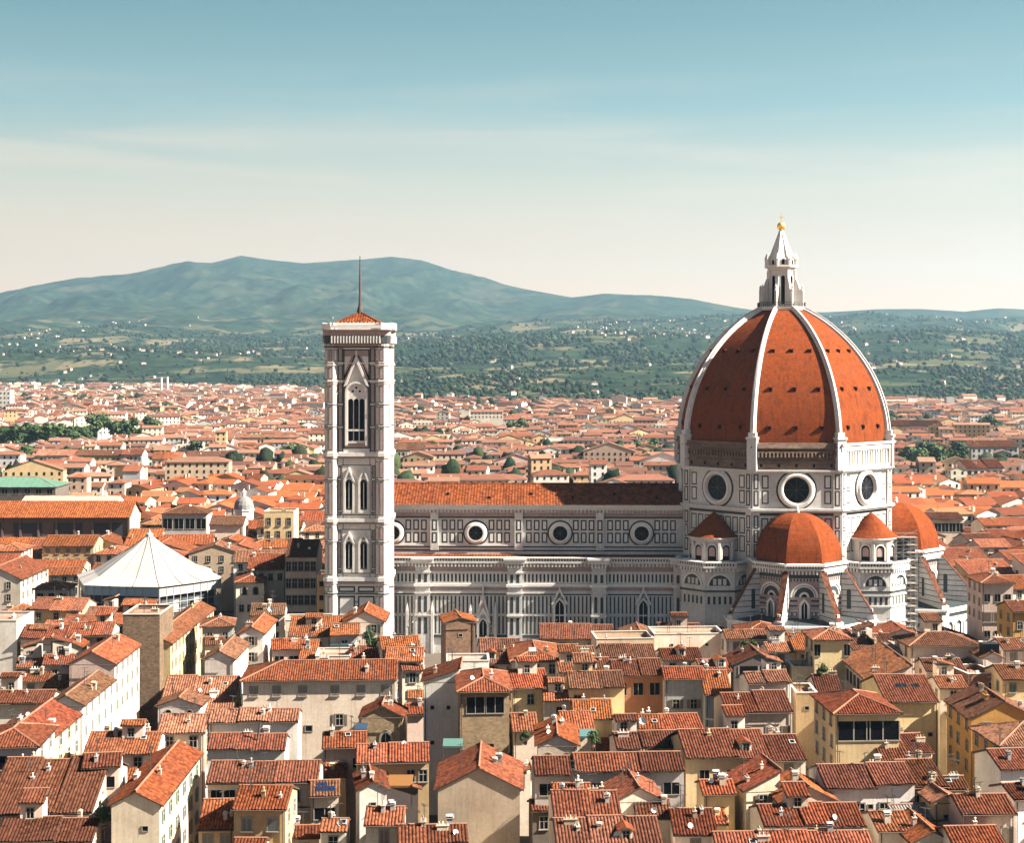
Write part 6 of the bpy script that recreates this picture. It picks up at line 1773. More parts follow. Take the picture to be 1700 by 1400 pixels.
# ------------------------------------------------------------------ the quarters around and behind, one by one
SOLID = [(h[1], h[2], h[3], h[4]) for h in HOUSES] + [(DX - 36, 395, 182, 88), (CX, 397, 18, 18), (bx_, by_ - 23, 47, 46), (-67.5, 222, 7, 112), (SX, SY - 4, 10, 8)]
SOLID += [(h[1], h[2] - 30, h[3], 30) for h in HOUSES if h[2] > 560] + [(-225, 690, 80, 110)]
def free(x, y, w, d, gap=.5):
    for (X, Y, W_, D_) in SOLID:
        if abs(x - X) < (w + W_) / 2 - gap and y < Y + D_ - gap and y + d > Y + gap: return False
    return True
TREES = []
def clearing(px, py, h):
    Y = CAM_H * FOC / (py - PY0)
    TREES.append(((px - PX0) / FOC * Y, Y - 50, h * 1.1 + 3, 58))
TREE_TABLE = ((168, 741, 25, 'tallest dark tree at the right end of the garden row'), (187, 744, 21, 'tree right of the tallest dark tree'), (212, 748, 22, 'rounded green tree between two gaps, right of the tallest dark tree'),
                       (232, 750, 17, 'low tree right of the rounded green tree'), (250, 738, 21, 'brownish green tree furthest right past the garden row'),
                       (40, 779, 12, 'dark tree behind the green market hall roof'), (54, 778, 13, 'second dark tree behind the green market hall roof, further right'),
                       (184, 790, 12, 'tree in front of the yellowish long block'), (198, 792, 10, 'smaller tree in front of the short white block'), (136, 790, 9, 'bush-like tree below the yellowish long block'),
                       (110, 788, 8, 'small tree below the leftmost pale block'), (232, 785, 8, 'small tree right of the short white block'), (264, 783, 8, 'small tree below the pale block with orange roof'),
                       (322, 776, 12, 'light green tree in front of the wide whitish block'), (470, 785, 15, 'dark tree left of the bell tower, left one of three'), (486, 787, 17, 'dark tree left of the bell tower, middle one of three'),
                       (503, 784, 13, 'dark tree left of the bell tower, right one of three'), (446, 760, 10, 'pale tree above the three dark trees near the bell tower'),
                       (1512, 794, 17, 'dark tree next to the dome drum, first of the right-hand grove'), (1527, 798, 15, 'second tree of the right-hand grove'), (1543, 792, 19, 'tallest tree of the right-hand grove'),
                       (1560, 795, 16, 'fourth tree of the right-hand grove'), (1576, 790, 14, 'fifth tree of the right-hand grove'), (1592, 788, 16, 'last tree of the right-hand grove'),
                       (1630, 862, 11, 'left tree of three among roofs at right'), (1647, 864, 13, 'middle tree of three among roofs at right'), (1664, 860, 10, 'right tree of three among roofs at right'),
                       (1642, 735, 21, 'big tree above the grey many-windowed block'), (1658, 733, 15, 'smaller tree touching the big tree above the grey block'), (1693, 800, 14, 'dark tree at the right edge below the grey block'),
                       (848, 733, 14, 'left green tree of three above the nave roof'), (864, 735, 16, 'middle green tree of three above the nave roof'), (880, 732, 13, 'right green tree of three above the nave roof'),
                       (1062, 768, 9, 'small tree left of the dome, above the nave roof'), (1086, 770, 8, 'smaller tree beside the dome, above the nave roof'))
for q in TREE_TABLE: clearing(*q[:3])
g_ = random.Random(77)
AUTO = []
def auto_rows(y0, y1, xa, xb, zr=(12, 19), stop=None):
    y = y0
    while y < y1:
        x = xa(y) - g_.uniform(0, 8)
        dd = g_.uniform(11, 15)
        while x < xb(y):
            w = g_.choice((8, 10, 11, 13, 15, 18)) * g_.uniform(.9, 1.1); d = dd * g_.uniform(.8, 1.1)
            if free(x + w / 2, y, w, d):
                AUTO.append((x + w / 2, y + g_.uniform(-1, 1), w, d, g_.uniform(*zr), g_.choice(('g', 'g', 'g', 'e', 'e', 'hip', 'sf')), g_.choice(('cream', 'pale', 'white', 'cream', 'ochre', 'pink', 'yellow', 'pale', 'beige')),
                             g_.choice('rrrooodp'), g_.gauss(0, 5) + 6 * math.sin(y / 70.0) + (8 if x > 0 else -4)))
                SOLID.append((x + w / 2, y, w, d))
            x += w + g_.choice((0, 0, .4, 2.5))
        y += dd + g_.choice((.5, 1, 4))
auto_rows(196, 330, lambda y: -.345 * y, lambda y: .345 * y, (9.5, 13))          # low houses in the gaps of the near quarter
auto_rows(332, 396, lambda y: -.345 * y, lambda y: -.20 * y, (11, 16))
auto_rows(330, 392, lambda y: .03 * y, lambda y: .345 * y, (9, 12))
auto_rows(462, 800, lambda y: -.345 * y, lambda y: -.112 * y)
auto_rows(398, 800, lambda y: max(.235 * y, DX + 54 if y < 470 else 0), lambda y: .345 * y)
WALLW = dict(cream='cream', pale='pale', white='white', ochre='ochre', pink='pinkish', yellow='yellow', beige='beige')
ROOFW = dict(r='red', o='orange', d='dark red', p='dusty pink')
KINDW = dict(g='gabled', e='front-gabled', hip='hipped', sf='lean-to')
bpy.context.view_layer.update()
dg = bpy.context.evaluated_depsgraph_get()
eye = Vector((0, 0, CAM_H))
def in_view(a, dgx):
    """How many of a grid of points on the house's front and roof the camera sees past what is built so far."""
    x, y, w, d, ze, kind = a[:6]
    n = 0
    for fx in (-.45, -.3, -.15, 0, .15, .3, .45):
        for yy_, z in ((y - .3, ze - 3.5), (y - .3, ze - 1.2), (y - .6, ze + .25), (y + d * .25, ze + d * .1 + .3), (y + d * .5, ze + d * .17 + .4)):
            p = Vector((x + fx * w, yy_, z))
            px, py = px_of(*p)
            if not (4 < px < 1696 and py < 1396): continue
            hit = SC.ray_cast(dgx, eye, (p - eye).normalized(), distance=(p - eye).length - .4)
            h = hit[0]
            if h and hit[4].name.startswith('haze'):
                o_ = hit[1] + (p - eye).normalized() * .01
                h = SC.ray_cast(dgx, o_, (p - eye).normalized(), distance=(p - o_).length - .4)[0]
            if not h: n += 1
    return n
AUTO.sort(key=lambda a: a[1])
SHOWN, k0 = [], len(HOUSES)
LIMIT = 296 - k0
for a in AUTO:
    if len(SHOWN) >= LIMIT: break
    if a[1] < 400:
        v_ = in_view(a, dg)
        if v_ < 5: continue
    SHOWN.append(a)
AUTO_END = SHOWN[-1][1]
BUILT = []
for a in SHOWN:
    x, y, w, d, ze, kind, wl_, rf, rz = a
    o = house('house', '', 'house', x, y, w, d, ze, .33, kind, wl_, rf, None, rz if y > 400 else rz * .15, None, y < 420, g_.choice((0, 1, 1, 2)) if y < 500 else g_.choice((0, 1)), y < 420, None, y < 520, None, y < 396)
    BUILT.append((o, a))
# what one sees of them, and how each is told from the rest
LM = [('the white tent', 246, 950), ('the loggia palace', 306, 865), ('the long church', 110, 870), ('the yellow pilaster block', 462, 850), ('the tall cream house', 500, 940), ('the green market hall', 45, 795),
      ('the brown stone tower', 235, 1080), ('the rear apse dome', 1525, 880), ('the pink palazzo', 1655, 980), ('the broad cream palazzo', 530, 1150), ('the stone loggia tower', 803, 1170),
      ('the cream loggia tower', 1440, 1190), ('the brick-red house', 1060, 1130), ('the beige blank wall', 795, 1340), ('the deep yellow house', 1620, 1200), ('the bright orange hipped roof', 890, 1080),
      ('the very long striped roof', 1010, 1280), ('the brown brick tower', 765, 1050), ('the small sunny yellow tower', 1380, 1080), ('the broad red roof', 60, 1310), ('the long-roofed white house', 1445, 1310), ('the apse scaffolding', 1500, 1000)]
ORD = 'nearest second third fourth fifth sixth seventh eighth ninth tenth eleventh twelfth thirteenth fourteenth fifteenth sixteenth'.split() + ['number %d' % i for i in range(17, 60)]
slot = {}
for o, a in BUILT:
    px, py = px_of(a[0], a[1] + a[3] * .3, a[4] + 1)
    nm, lx, ly = min(LM, key=lambda L: (L[1] - px) ** 2 + ((L[2] - py) * 1.4) ** 2)
    dx, dy = px - lx, (py - ly) * 1.4
    dr = ('left of' if dx < 0 else 'right of') if abs(dx) > abs(dy) else ('above' if dy < 0 else 'below')
    slot.setdefault((nm, dr), []).append((math.hypot(dx, dy), o, a))
for (nm, dr), v_ in slot.items():
    v_.sort(key=lambda q: q[0])
    seen = {}
    for dist, o, a in v_:
        size = 'narrow' if a[2] < 9.5 else 'wide' if a[2] > 14.5 else 'mid-sized'
        desc = '%s %s house with %s %s roof' % (size, WALLW[a[6]], ROOFW[a[7]], KINDW[a[5]])
        q = seen.get(desc, 0); seen[desc] = q + 1
        o['label'] = '%s, %s %s %s' % (desc, ORD[q] if q or dist > 0 else 'nearest', dr, nm)
        o['group'] = 'houses of the old town'

# ------------------------------------------------------------------ the far city: thousands of roofs, one object
def far_mat(name, scale, amt):
    m, n, l, b = nodes(name)
    at_ = n.new('ShaderNodeAttribute'); at_.attribute_name = 'tint'
    v = coords(n)
    c = mixc(n, l, amt, at_.outputs['Color'], mixc(n, l, 1.0, at_.outputs['Color'], mixc(n, l, noise(n, l, v, scale, 4, .65), (.3,) * 3, (1.7,) * 3), 'MULTIPLY'))
    l.new(c, b.inputs['Base Color']); b.inputs['Roughness'].default_value = .9; b.inputs['Specular IOR Level'].default_value = .1
    return m
FARM = far_mat('far_city', .35, .45)
fv, fq, ft, qc, tc = [], [], [], [], []
def far_house(x, y, w, d, h, kind, a, wc, rc, rows, t=.34):
    c, s = math.cos(a), math.sin(a)
    P = lambda u, v, z: (x + u * c - v * s, y + u * s + v * c, z)
    b = len(fv)
    def q(pts, col):
        i = len(fv); fv.extend(pts); fq.append((i, i + 1, i + 2, i + 3)); qc.append(col)
    def tri(pts, col):
        i = len(fv); fv.extend(pts); ft.append((i, i + 1, i + 2)); tc.append(col)
    W2, o = w / 2, .5
    for A_, B_ in (((-W2, 0), (W2, 0)), ((W2, 0), (W2, d)), ((-W2, d), (-W2, 0))):
        q([P(*A_, -3), P(*B_, -3), P(*B_, h), P(*A_, h)], wc)
    if kind == 0:
        z1, z0 = h + t * d / 2, h - t * o
        q([P(-W2 - .3, -o, z0), P(W2 + .3, -o, z0), P(W2 + .3, d / 2, z1), P(-W2 - .3, d / 2, z1)], rc)
        q([P(W2 + .3, d + o, z0), P(-W2 - .3, d + o, z0), P(-W2 - .3, d / 2, z1), P(W2 + .3, d / 2, z1)], rc)
        for e in (-1, 1): tri([P(e * W2, 0, h), P(e * W2, d, h), P(e * W2, d / 2, z1 - .1)], wc)
    elif kind == 1:
        z1, z0 = h + t * W2, h - t * o
        for e in (-1, 1):
            q([P(e * (W2 + o), -.3, z0), P(e * (W2 + o), d + .3, z0), P(0, d + .3, z1), P(0, -.3, z1)], rc)
        tri([P(-W2, 0, h), P(W2, 0, h), P(0, 0, z1 - .1)], wc)
    elif kind == 2:
        M = min(w, d) / 2 + o; z0, z1 = h - t * o, h + t * (M - o)
        C = [(-W2 - o, -o), (W2 + o, -o), (W2 + o, d + o), (-W2 - o, d + o)]
        r0, r1 = (-W2 - o + M, -o + M), (W2 + o - M, d + o - M)
        if w < d: r0, r1 = (0, -o + M), (0, d + o - M)
        else: r0, r1 = (-W2 - o + M, d / 2), (W2 + o - M, d / 2)
        if w >= d:
            q([P(*C[0], z0), P(*C[1], z0), P(*r1, z1), P(*r0, z1)], rc); q([P(*C[2], z0), P(*C[3], z0), P(*r0, z1), P(*r1, z1)], rc)
            tri([P(*C[1], z0), P(*C[2], z0), P(*r1, z1)], rc); tri([P(*C[3], z0), P(*C[0], z0), P(*r0, z1)], rc)
        else:
            q([P(*C[1], z0), P(*C[2], z0), P(*r1, z1), P(*r0, z1)], rc); q([P(*C[3], z0), P(*C[0], z0), P(*r0, z1), P(*r1, z1)], rc)
            tri([P(*C[0], z0), P(*C[1], z0), P(*r0, z1)], rc); tri([P(*C[2], z0), P(*C[3], z0), P(*r1, z1)], rc)
    else:
        q([P(-W2, 0, h), P(W2, 0, h), P(W2, d, h), P(-W2, d, h)], (.32, .25, .2))
    if rows:
        n_ = max(1, int(w / 3.4)); m_ = max(1, int(d / 3.6))
        for r_ in range(rows):
            z = h - 2.7 - 3.4 * r_
            for i in range(n_):
                u = -W2 + (i + .5) * w / n_
                q([P(u - .55, -.06, z), P(u + .55, -.06, z), P(u + .55, -.06, z + 1.7), P(u - .55, -.06, z + 1.7)], (.012, .012, .015))
            e = W2 + .06 if x < 0 else -W2 - .06
            for i in range(m_):
                v = (i + .5) * d / m_
                q([P(e, v - .55, z), P(e, v + .55, z), P(e, v + .55, z + 1.7), P(e, v - .55, z + 1.7)], (.016, .015, .016))
    for i in range(g_.choice((0, 0, 1, 1, 2))):
        u, v = g_.uniform(-.4, .4) * w, g_.uniform(.15, .6) * d
        z = h + t * min(d, w) * .2; col = g_.choice(((.40, .33, .26), (.30, .19, .14), (.45, .40, .33)))
        q([P(u - .5, v, z), P(u + .5, v, z), P(u + .5, v, z + 2.1), P(u - .5, v, z + 2.1)], col)
        q([P(u + .5, v, z), P(u + .5, v + .6, z), P(u + .5, v + .6, z + 2.1), P(u + .5, v, z + 2.1)], col)
        q([P(u - .5, v, z + 2.1), P(u + .5, v, z + 2.1), P(u + .5, v + .6, z + 2.1), P(u - .5, v + .6, z + 2.1)], (.2, .09, .06))
FW = [tuple(c * .86 for c in WALLC[k]) for k in ('cream', 'pale', 'white', 'cream', 'pale', 'white', 'ochre', 'pink', 'yellow', 'beige', 'grey')]
FR = [(.15, .054, .027), (.17, .068, .036), (.12, .044, .024), (.20, .094, .055), (.105, .043, .029), (.185, .083, .048), (.15, .046, .020)]
FR = [tuple(v * .88 + sum(c) / 3 * .12 for v in dim(c)) for c in FR]
def wob(c, k=.12): 
    f = 1 + g_.uniform(-k, k); return tuple(v * f * (1 + g_.uniform(-.04, .04)) for v in c)
def occupied(x, y, w, d):
    return not free(x, y, w, d, 1.0)
PARKS = [(-415, 1230, 210, 175), (345, 1030, 60, 36), (228, 806, 34, 24), (-175, 1062, 30, 26), (-300, 1065, 80, 22), (480, 1640, 60, 40)]
def park(x, y):
    if any(abs(x - a) < c / 2 + 6 and b - 12 < y < b + d for a, b, c, d in TREES): return True
    return any(abs(x - a) < c / 2 and b < y < b + d for a, b, c, d in PARKS)
y = min(AUTO_END - 6, 700)
near_done = {(round(a[0], 2), round(a[1], 2)) for a in SHOWN}
for a in AUTO:          # the rest of the surveyed quarter
    if a[1] > 400 and (round(a[0], 2), round(a[1], 2)) not in near_done:
        far_house(a[0], a[1], a[2], a[3], a[4], {'g': 0, 'e': 1, 'hip': 2, 'sf': 0}[a[5]], R(a[8]), wob(WALLC[a[6]]), wob(ROOFC[a[7]]), 3)
y = 470.0
while y < 2900:
    x = -.38 * y - g_.uniform(0, 10); dd = g_.uniform(7.5, 11.5) * (1 + y / 9000)
    while x < .38 * y:
        px = PX0 + FOC * x / y
        lim = ip(FOOT, np.array([px]))[0] - 60
        w = g_.choice((8, 10, 12, 14, 17, 22, 30)) * g_.uniform(.85, 1.15)
        mid = 540 < px < 1490
        surveyed = y < 800 and not mid
        if y < lim and not surveyed and not (mid and y < 560) and not park(x + w / 2, y) and not occupied(x + w / 2, y, w, dd) and g_.random() < .93:
            ang = R(10 * math.sin(x / 260 + y / 410) + 8 * math.sin(y / 190) + g_.gauss(0, 4) + (90 if g_.random() < .1 else 0))
            h = g_.uniform(8.5, 18.5) + (g_.uniform(3, 9) if g_.random() < .05 else 0)
            far_house(x + w / 2, y + g_.uniform(-3, 3), w, dd * g_.uniform(.8, 1.15), h, g_.choice((0, 0, 0, 0, 1, 1, 2, 2, 3 if y > 900 and g_.random() < .4 else 0)), ang, wob(g_.choice(FW)), wob(g_.choice(FR), .2), 3 if y < 1300 else (2 if y < 1900 else 0))
        x += w + g_.choice((0, 0, 1, 3)) + (g_.uniform(8, 14) if g_.random() < .05 else 0)
    y += dd + g_.choice((1, 2, 4, 7))
y = 196.0          # the town goes on beside the picture
while y < 2600:
    dd = g_.uniform(9, 13)
    for sg in (-1, 1):
        x = (.352 if y < 800 else .385) * y
        while x < .62 * y + 30:
            w = g_.uniform(9, 18)
            if not occupied(sg * (x + w / 2), y, w, dd): far_house(sg * (x + w / 2), y, w, dd, g_.uniform(11, 19), g_.choice((0, 0, 1, 2)), R(g_.gauss(2, 4)), wob(g_.choice(FW)), wob(g_.choice(FR), .2), 3 if y < 1000 else 0)
            x += w + g_.choice((0, .4, 2))
    y += dd + g_.choice((1, 3, 6))
# houses thinning out over the plain at the left, villas on the slopes
for i in range(2600):
    yv = math.sqrt(g_.uniform(2400 ** 2, 4300 ** 2)); xv = g_.uniform(-.42, -.05) * yv
    px = PX0 + FOC * xv / yv
    if yv > ip(FOOT, np.array([px]))[0] + 150 or px > 600: continue
    if fbm(np.array([xv / 300]), np.array([yv / 500]), 33, 3)[0] < -.12: continue
    far_house(xv, yv, g_.uniform(12, 34), g_.uniform(11, 16), g_.uniform(9, 18), g_.choice((0, 0, 1, 2, 3)), g_.uniform(-.4, .4), wob(g_.choice(FW[:6])), wob(g_.choice(FR), .2), 0)
for i in range(1000):
    yv = math.sqrt(g_.uniform(2500 ** 2, 8200 ** 2)); xv = g_.uniform(-.42, .42) * yv
    px = PX0 + FOC * xv / yv
    if yv < ip(FOOT, np.array([px]))[0] or fbm(np.array([xv / 420]), np.array([yv / 600]), 41, 3)[0] < .02: continue
    zl = float(land(np.array([xv]), np.array([yv]))[0]); n0 = len(fv)
    s = 1.15 if yv > 4500 else 1.0
    far_house(xv, yv, g_.uniform(6, 13) * s, g_.uniform(7, 11) * s, g_.uniform(4, 7.5) * s, g_.choice((0, 2, 2)), g_.uniform(-.6, .6), tuple(c * .62 for c in wob(g_.choice(FW[:6]))), wob(g_.choice(FR), .2), 0)
    for j in range(n0, len(fv)): fv[j] = (fv[j][0], fv[j][1], fv[j][2] + zl)
me = fast_mesh('far_city', fv, fq, None, [FARM], ft)
ca = me.color_attributes.new('tint', 'FLOAT_COLOR', 'CORNER')
cols = np.array(qc + tc, dtype=np.float32); cols = np.concatenate([cols, np.ones((len(cols), 1), np.float32)], 1)
ca.data.foreach_set('color', np.repeat(cols, [4] * len(fq) + [3] * len(ft), axis=0).ravel())
tag(link('far_city_houses', me), 'thousands of small pale houses with red roofs spread over the plain and lower slopes', 'houses', None, 'stuff')
# ------------------------------------------------------------------ trees of the city
BARK = stained('tree_bark', (.07, .05, .036), (.6, .6, .6), 1, .4)
LEAF, n, l, b = nodes('leaf_clusters')
v = coords(n)
c = mixc(n, l, noise(n, l, v, .5, 3), (.012, .028, .014), (.05, .075, .025))
c = mixc(n, l, 1.0, c, mixc(n, l, orand(n), (.75, .8, .8), (1.25, 1.2, 1.0)), 'MULTIPLY')
l.new(c, b.inputs['Base Color']); b.inputs['Roughness'].default_value = .7; b.inputs['Specular IOR Level'].default_value = .15
def crown_mesh(seed, tall=1.0, k=900):
    r = np.random.default_rng(seed)
    nl = 9
    lob = np.stack([r.uniform(-.55, .55, nl), r.uniform(-.55, .55, nl), r.uniform(-.25, .75, nl) * tall], 1)
    rad = r.uniform(.28, .5, nl)
    which = r.integers(0, nl, k)
    d = r.normal(size=(k, 3)); d /= np.linalg.norm(d, axis=1)[:, None]
    p = lob[which] + d * (rad[which] * r.uniform(.6, 1.05, k) )[:, None]
    a = r.normal(size=(k, 3)); a /= np.linalg.norm(a, axis=1)[:, None]
    bb = np.cross(a, d); bb /= np.linalg.norm(bb, axis=1)[:, None] + 1e-6
    aa = np.cross(bb, d + .6 * a); aa /= np.linalg.norm(aa, axis=1)[:, None] + 1e-6
    s = r.uniform(.07, .15, k)[:, None]
    q = np.stack([p - aa * s - bb * s * .6, p + aa * s - bb * s * .5, p + aa * s * .8 + bb * s * .7, p - aa * s * .9 + bb * s * .6], 1)
    return fast_mesh('crown', q.reshape(-1, 3), np.arange(k * 4).reshape(-1, 4), None, [LEAF])
CROWN = [crown_mesh(i, (1.0, 1.25, .8, 1.5)[i % 4]) for i in range(6)]
_t = MB()
_t.lathe(0, 0, [(.30, 0), (.22, .5), (.15, 1.0)], 0, 7)
for a in (0, 2.1, 4.2):
    _t.tube((0, 0, .75), (.5 * math.cos(a), .5 * math.sin(a), 1.25), .09, 0, 5)
TRUNK = _t.mesh('trunk', [BARK])
t_ = random.Random(3)
def tree(px, py, h, label, group=None, wide=.42, Y=None):
    """A tree whose foot is on the ground seen at py."""
    Y = Y or CAM_H * FOC / (py - PY0)
    h = max(16, h * 1.2)
    root = thing('tree', label, 'tree', ((px - PX0) / FOC * Y, Y, 0), t_.uniform(0, 360), group)
    tr = link('trunk', TRUNK, root); tr.scale = (h * .05, h * .05, h * .36)
    c = link('crown', t_.choice(CROWN), root, None, (0, 0, h * .62)); c.scale = (h * wide, h * wide, h * .40)
    return root
for i, px in enumerate((2, 14, 27, 39, 52, 64, 77, 90, 102, 114, 127, 139)):
    tree(px + t_.uniform(-3, 3), 748 + t_.uniform(-6, 6), t_.uniform(14, 19), 'dark green tree in the dense garden row beyond the pale blocks, far left', 'trees of the garden row', .5)
for px, py, h, lab in TREE_TABLE:
    tree(px, py, h, lab)
# loose greenery between the far houses: too many and too small to count
k = 1100
x, y = scatter(k * 3, 800, 2700, .40)
px = PX0 + FOC * x / y
ok = (fbm(x / 160, y / 200, 61, 3) > .24) & (y < ip(FOOT, px))
x, y = x[ok][:k], y[ok][:k]
s = rng.uniform(2.6, 5.2, len(x))
P = np.stack([x, y, rng.uniform(8, 13, len(x))], 1)
tag(link('garden_treetops', crowns('garden_treetops', P, np.stack([s, s, s * 1.2], 1), ICO2, .30)), 'scattered green treetops between the far red roofs', 'treetops', None, 'stuff')
x, y = scatter(9000, 2350, 4600, .42)
px = PX0 + FOC * x / y
ok = (px < 640) & (y < ip(FOOT, px) + 200) & (fbm(x / 330, y / 480, 71, 4) > .06)
x, y = x[ok], y[ok]
s = rng.uniform(5, 9, len(x))
tag(link('plain_groves', crowns('plain_groves', np.stack([x, y, np.zeros(len(x))], 1), np.stack([s, s, s], 1))), 'dark groves between scattered houses on the far plain at left', 'groves', None, 'stuff')
# ------------------------------------------------------------------ small things that single out some of the houses
BYLAB = {h[0]['label']: h for h in HOUSES if h[0].get('label')}
def fnd(s): return next(h for l_, h in BYLAB.items() if s in l_)
def roof_of(h): return next(c for c in COL.objects if c.parent is h[0] and c.name.startswith('roof'))
SKYW = stained('skylight_frame', (.45, .42, .38), (.8, .8, .8), 1, .3)
PANEL, n, l, b = nodes('solar_cells')
b.inputs['Base Color'].default_value = (.006, .010, .024, 1); b.inputs['Roughness'].default_value = .25
def on_slope(h, u, v, w, l_, mats, name, thick=.14, t=.33, col=None, split=1):
    """A flat panel lying on the front slope: u along the eave, v metres up the slope."""
    ze = h[5]; mb = MB(); s = math.hypot(1, t); ty, tz_ = 1 / s, t / s
    for k in range(split):
        u0, u1 = u - w / 2 + k * w / split + .05, u - w / 2 + (k + 1) * w / split - .05
        P = lambda a, q, n_: (a, (v + q) * ty - n_ * tz_, ze + .15 + (v + q) * tz_ + n_ * ty)
        top = [P(u0, 0, thick), P(u1, 0, thick), P(u1, l_, thick), P(u0, l_, thick)]
        bot = [P(u0, 0, -.2), P(u1, 0, -.2), P(u1, l_, -.2), P(u0, l_, -.2)]
        mb.poly(top, 0)
        for i in range(4): mb.poly([bot[i], bot[(i + 1) % 4], top[(i + 1) % 4], top[i]], 1)
    return mb.build(name, mats, roof_of(h), col)
for lab, u, v, w, l_, sp in (('one white skylight', -.5, 3.2, 1.5, 1.6, 1), ('row of roof windows', .5, 4.2, 4.2, 1.2, 4), ('with a small skylight along', 2.5, 4.0, 1.2, 1.3, 1)):
    on_slope(fnd(lab), u, v, w, l_, [GLASS if sp > 1 else SKYW, SKYW], 'skylight', .2, .33, None, sp)
h = fnd('blue solar panels'); on_slope(h, .1, .6, 2.9, 1.2, [PANEL, SKYW], 'solar_panel', .12, .33, None, 3); on_slope(h, -.4, 1.95, 1.6, .8, [PANEL, SKYW], 'solar_panel', .12, .33, None, 2)
h = fnd('two pale skylights')
for y_ in (6, 12):
    m = MB(); x_ = h[3] * .22; z_ = h[5] + .33 * (h[3] / 2 - x_)
    m.box(x_ - 1.2, x_ + 1.2, y_, y_ + 1.0, z_ - .3, z_ + .45); m.build('skylight', [SKYW], roof_of(h))
h = fnd('leaning black flue')
m = MB(); m.tube((h[3] * .12, 2.2, h[5] + .5), (h[3] * .16, 2.6, h[5] + 3.6), .16, 0, 8); m.build('flue', [IRON], roof_of(h))
h = fnd('black gable dormer')
m = MB(); z_ = h[5] + .4
m.poly([(-1.6, 1.2, z_), (1.6, 1.2, z_), (0, 1.2, z_ + 2.0)], 0)
m.poly([(-1.9, 1.0, z_), (0, 1.0, z_ + 2.25), (0, 5, z_ + 2.25), (-1.9, 2.0, z_)], 1); m.poly([(0, 1.0, z_ + 2.25), (1.9, 1.0, z_), (1.9, 2.0, z_), (0, 5, z_ + 2.25)], 1)
m.build('dormer', [DARK, TILE], roof_of(h), ROOFC['b'])
def dormer(h, u, v, w, col, tilec):
    z_ = h[5] + .33 * v
    m = MB(); m.box(u - w / 2, u + w / 2, v, v + 2.4, z_ - .3, z_ + 1.5, 0)
    m.poly([(u - w / 2, v - .01, z_ + 1.5), (u + w / 2, v - .01, z_ + 1.5), (u, v - .01, z_ + 1.5 + w * .22)], 0)
    o = m.build('dormer', [PLASTER], roof_of(h), col)
    r = MB()
    for s_ in (-1, 1):
        q = [(u + s_ * (w / 2 + .25), v - .3, z_ + 1.42), (u, v - .3, z_ + 1.56 + w * .22), (u, v + 3.2, z_ + 1.56 + w * .22), (u + s_ * (w / 2 + .25), v + 2.6, z_ + 1.42)]
        r.poly(q if s_ > 0 else q[::-1], 0)
    r.build('roof', [TILE], o, tilec)
    c = link('window', WM['w'], o, None, (u, v - .02, z_ + .25)); c.scale = (.8, 1, .65)
dormer(BYLAB['orange roof beside a small white dormer, below the crossing'], 1.2, 1.0, 1.9, WALLC['white'], ROOFC['o'])
for lab, u in (('dusky red roof between', -2.0), ('red roof in front of the long plain cream wall', 0), ('orange roof above the tall yellow house', 1.5), ('wide red roof with a white dish along', 2.2), ('broad striped roof above a yellow wall', 3.0)):
    dormer(fnd(lab), u, 1.2, 1.7, WALLC['pale'], ROOFC['r'])
for lab in ('wide red roof with a white dish along', 'dusty orange roof with a white satellite bowl', 'pale pinkish roof and a white dish'):
    h = fnd(lab); c = link('satellite_dish', DISH, roof_of(h), None, (h[3] * .1, 1.6, h[5] + 1.0)); c.rotation_euler = (R(62), 0, R(-15)); c.scale = (1.3, 1.3, 1.3)
h = fnd('wall-mounted cooling units')
for u in (-1.2, 1.6):
    m = MB(); m.box(u - .5, u + .5, -.45, -.02, h[5] - 4.6, h[5] - 3.8); m.build('cooling_unit', [DISHM], h[0])
h = fnd('glass roof box')
m = MB(); m.box(-1.6, 1.6, 1.0, 3.4, h[5] - .2, h[5] + 2.4); m.build('glass_room', [GLASS], h[0])
h = fnd('ruined yellow balcony')
m = MB(); m.box(h[3] / 2 + .05, h[3] / 2 + 2.4, 1, 5, h[5] - 5, h[5] - 1.6); m.box(h[3] / 2 + .3, h[3] / 2 + .6, 1, 1.3, h[5] - 1.6, h[5] + .6); m.box(h[3] / 2 + 1.9, h[3] / 2 + 2.2, 1, 1.3, h[5] - 1.6, h[5] - .1)
m.build('balcony', [PLASTER], h[0], WALLC['yellow'])
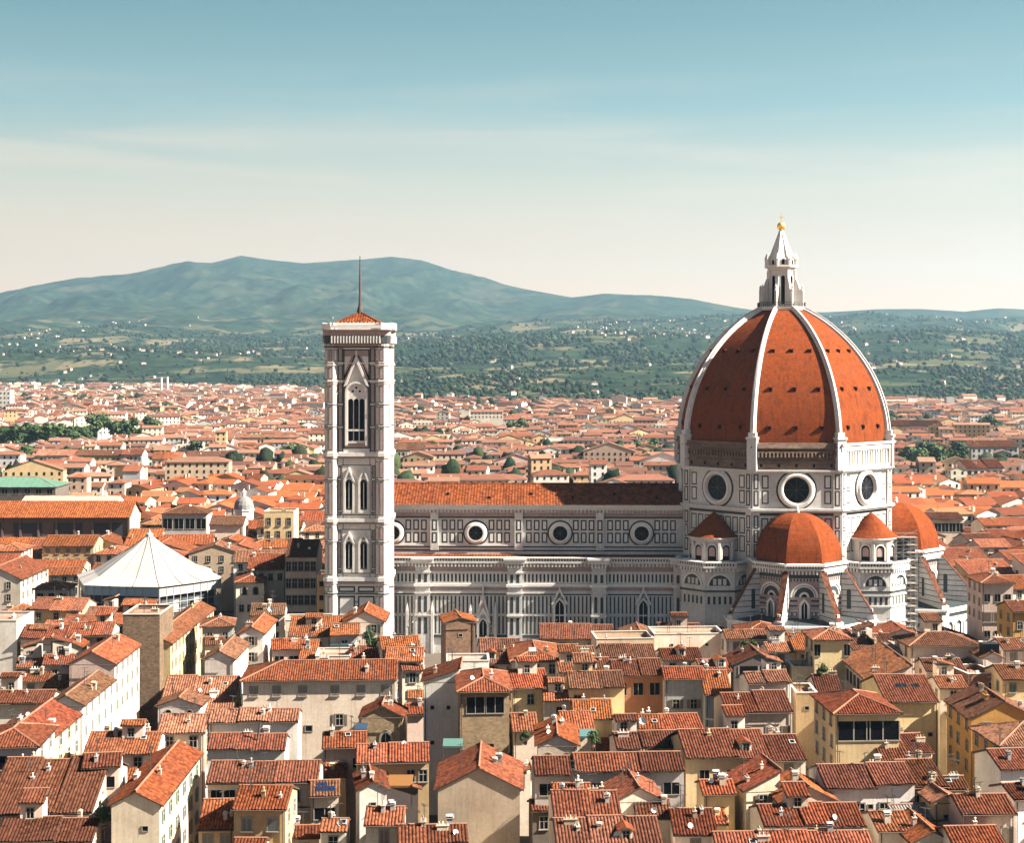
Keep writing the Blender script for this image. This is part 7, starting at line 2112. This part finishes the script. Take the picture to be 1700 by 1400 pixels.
# awnings: fabric sheets over a terrace, on thin posts
def awning(px, py, z, w, d_, col, label, name='awning'):
    x, y = at(px, py, z)
    t = thing(name, label, 'awning', (x, y, z), 0)
    mt = stained(name + '_cloth_' + label.split()[0], col, (.8, .8, .8), .8, .3)
    m = MB(); m.poly([(-w / 2, -d_ / 2, -.35), (w / 2, -d_ / 2, -.35), (w / 2, d_ / 2, .35), (-w / 2, d_ / 2, .35)], 0)
    m.poly([(-w / 2, -d_ / 2, -.65), (w / 2, -d_ / 2, -.65), (w / 2, -d_ / 2, -.35), (-w / 2, -d_ / 2, -.35)], 0); m.build('cloth', [mt], t)
    p = MB()
    for sx in (-1, 1): p.tube((sx * w * .48, -d_ * .48, -3.2), (sx * w * .48, -d_ * .48, -.35), .05, 0, 5)
    p.build('frame', [IRON], t)
awning(570, 1068, 18.2, 5.4, 2.6, (.012, .03, .035), 'dark teal awning over a terrace below the bell tower')
awning(975, 1217, 16.6, 2.6, 2.2, (.05, .115, .115), 'turquoise awning among orange roofs in the centre')
awning(752, 1233, 16.5, 3.2, 2.2, (.05, .115, .10), 'striped green awning below the stone loggia tower')
awning(665, 1296, 16.8, 3.6, 3.4, (.15, .065, .015), 'orange awning over the shaded court left of the beige blank wall')
awning(600, 1206, 17.2, 2.0, 1.6, (.012, .03, .06), 'blue awning beside the ochre stone gable')
# roof-terrace plants
def plant(px, py, z, s, label):
    x, y = at(px, py, z)
    o = thing('plant', label, 'plant', (x, y, z), 0)
    p = MB(); p.lathe(0, 0, [(.25, -.5), (.35, 0), (.3, .02), (0, .02)], 0, 9); p.build('pot', [TERR], o)
    c = link('foliage', CROWN[hash(label) % 2], o, None, (0, 0, s * .55)); c.scale = (s * .7, s * .6, s * .7)
for i, (px, py, z, s, lab) in enumerate(((612, 1074, 19.2, 2.2, 'green bush on the terrace beside the dark teal awning'), (626, 1078, 19.0, 1.6, 'yellowish plant at the right of the terrace bush below the bell tower'), (905, 1100, 18.0, 1.9, 'bright green bush below the bright orange hipped roof'),
        (58, 1357, 17.6, 1.7, 'yellow-green bush on the roofs in the bottom left corner'), (172, 1372, 16.5, 1.8, 'small green plant beside the small cream house at the bottom left'), (1236, 1078, 19.2, 1.5, 'dark bush on the terrace under the apse, left one'), (1250, 1080, 19.2, 1.7, 'dark bush on the terrace under the apse, right one'),
        (1366, 1124, 18.6, 1.8, 'plant on the roof garden left of the long orange roof'), (872, 1232, 17.0, 1.4, 'potted plant right of the small green awning, by the little pale gable'), (985, 1238, 17.0, 1.6, 'dark green plant under the turquoise awning'), (10, 1262, 17.0, 2.4, 'green bush at the left edge below the dark red hipped roof'))):
    plant(px, py, z, s, lab)

h = fnd('tall sunlit white side of green shutters')[0]
for c in COL.objects:
    if c.name.startswith('shutter') and c.parent.parent is h: c.color = (.045, .085, .055, 1)
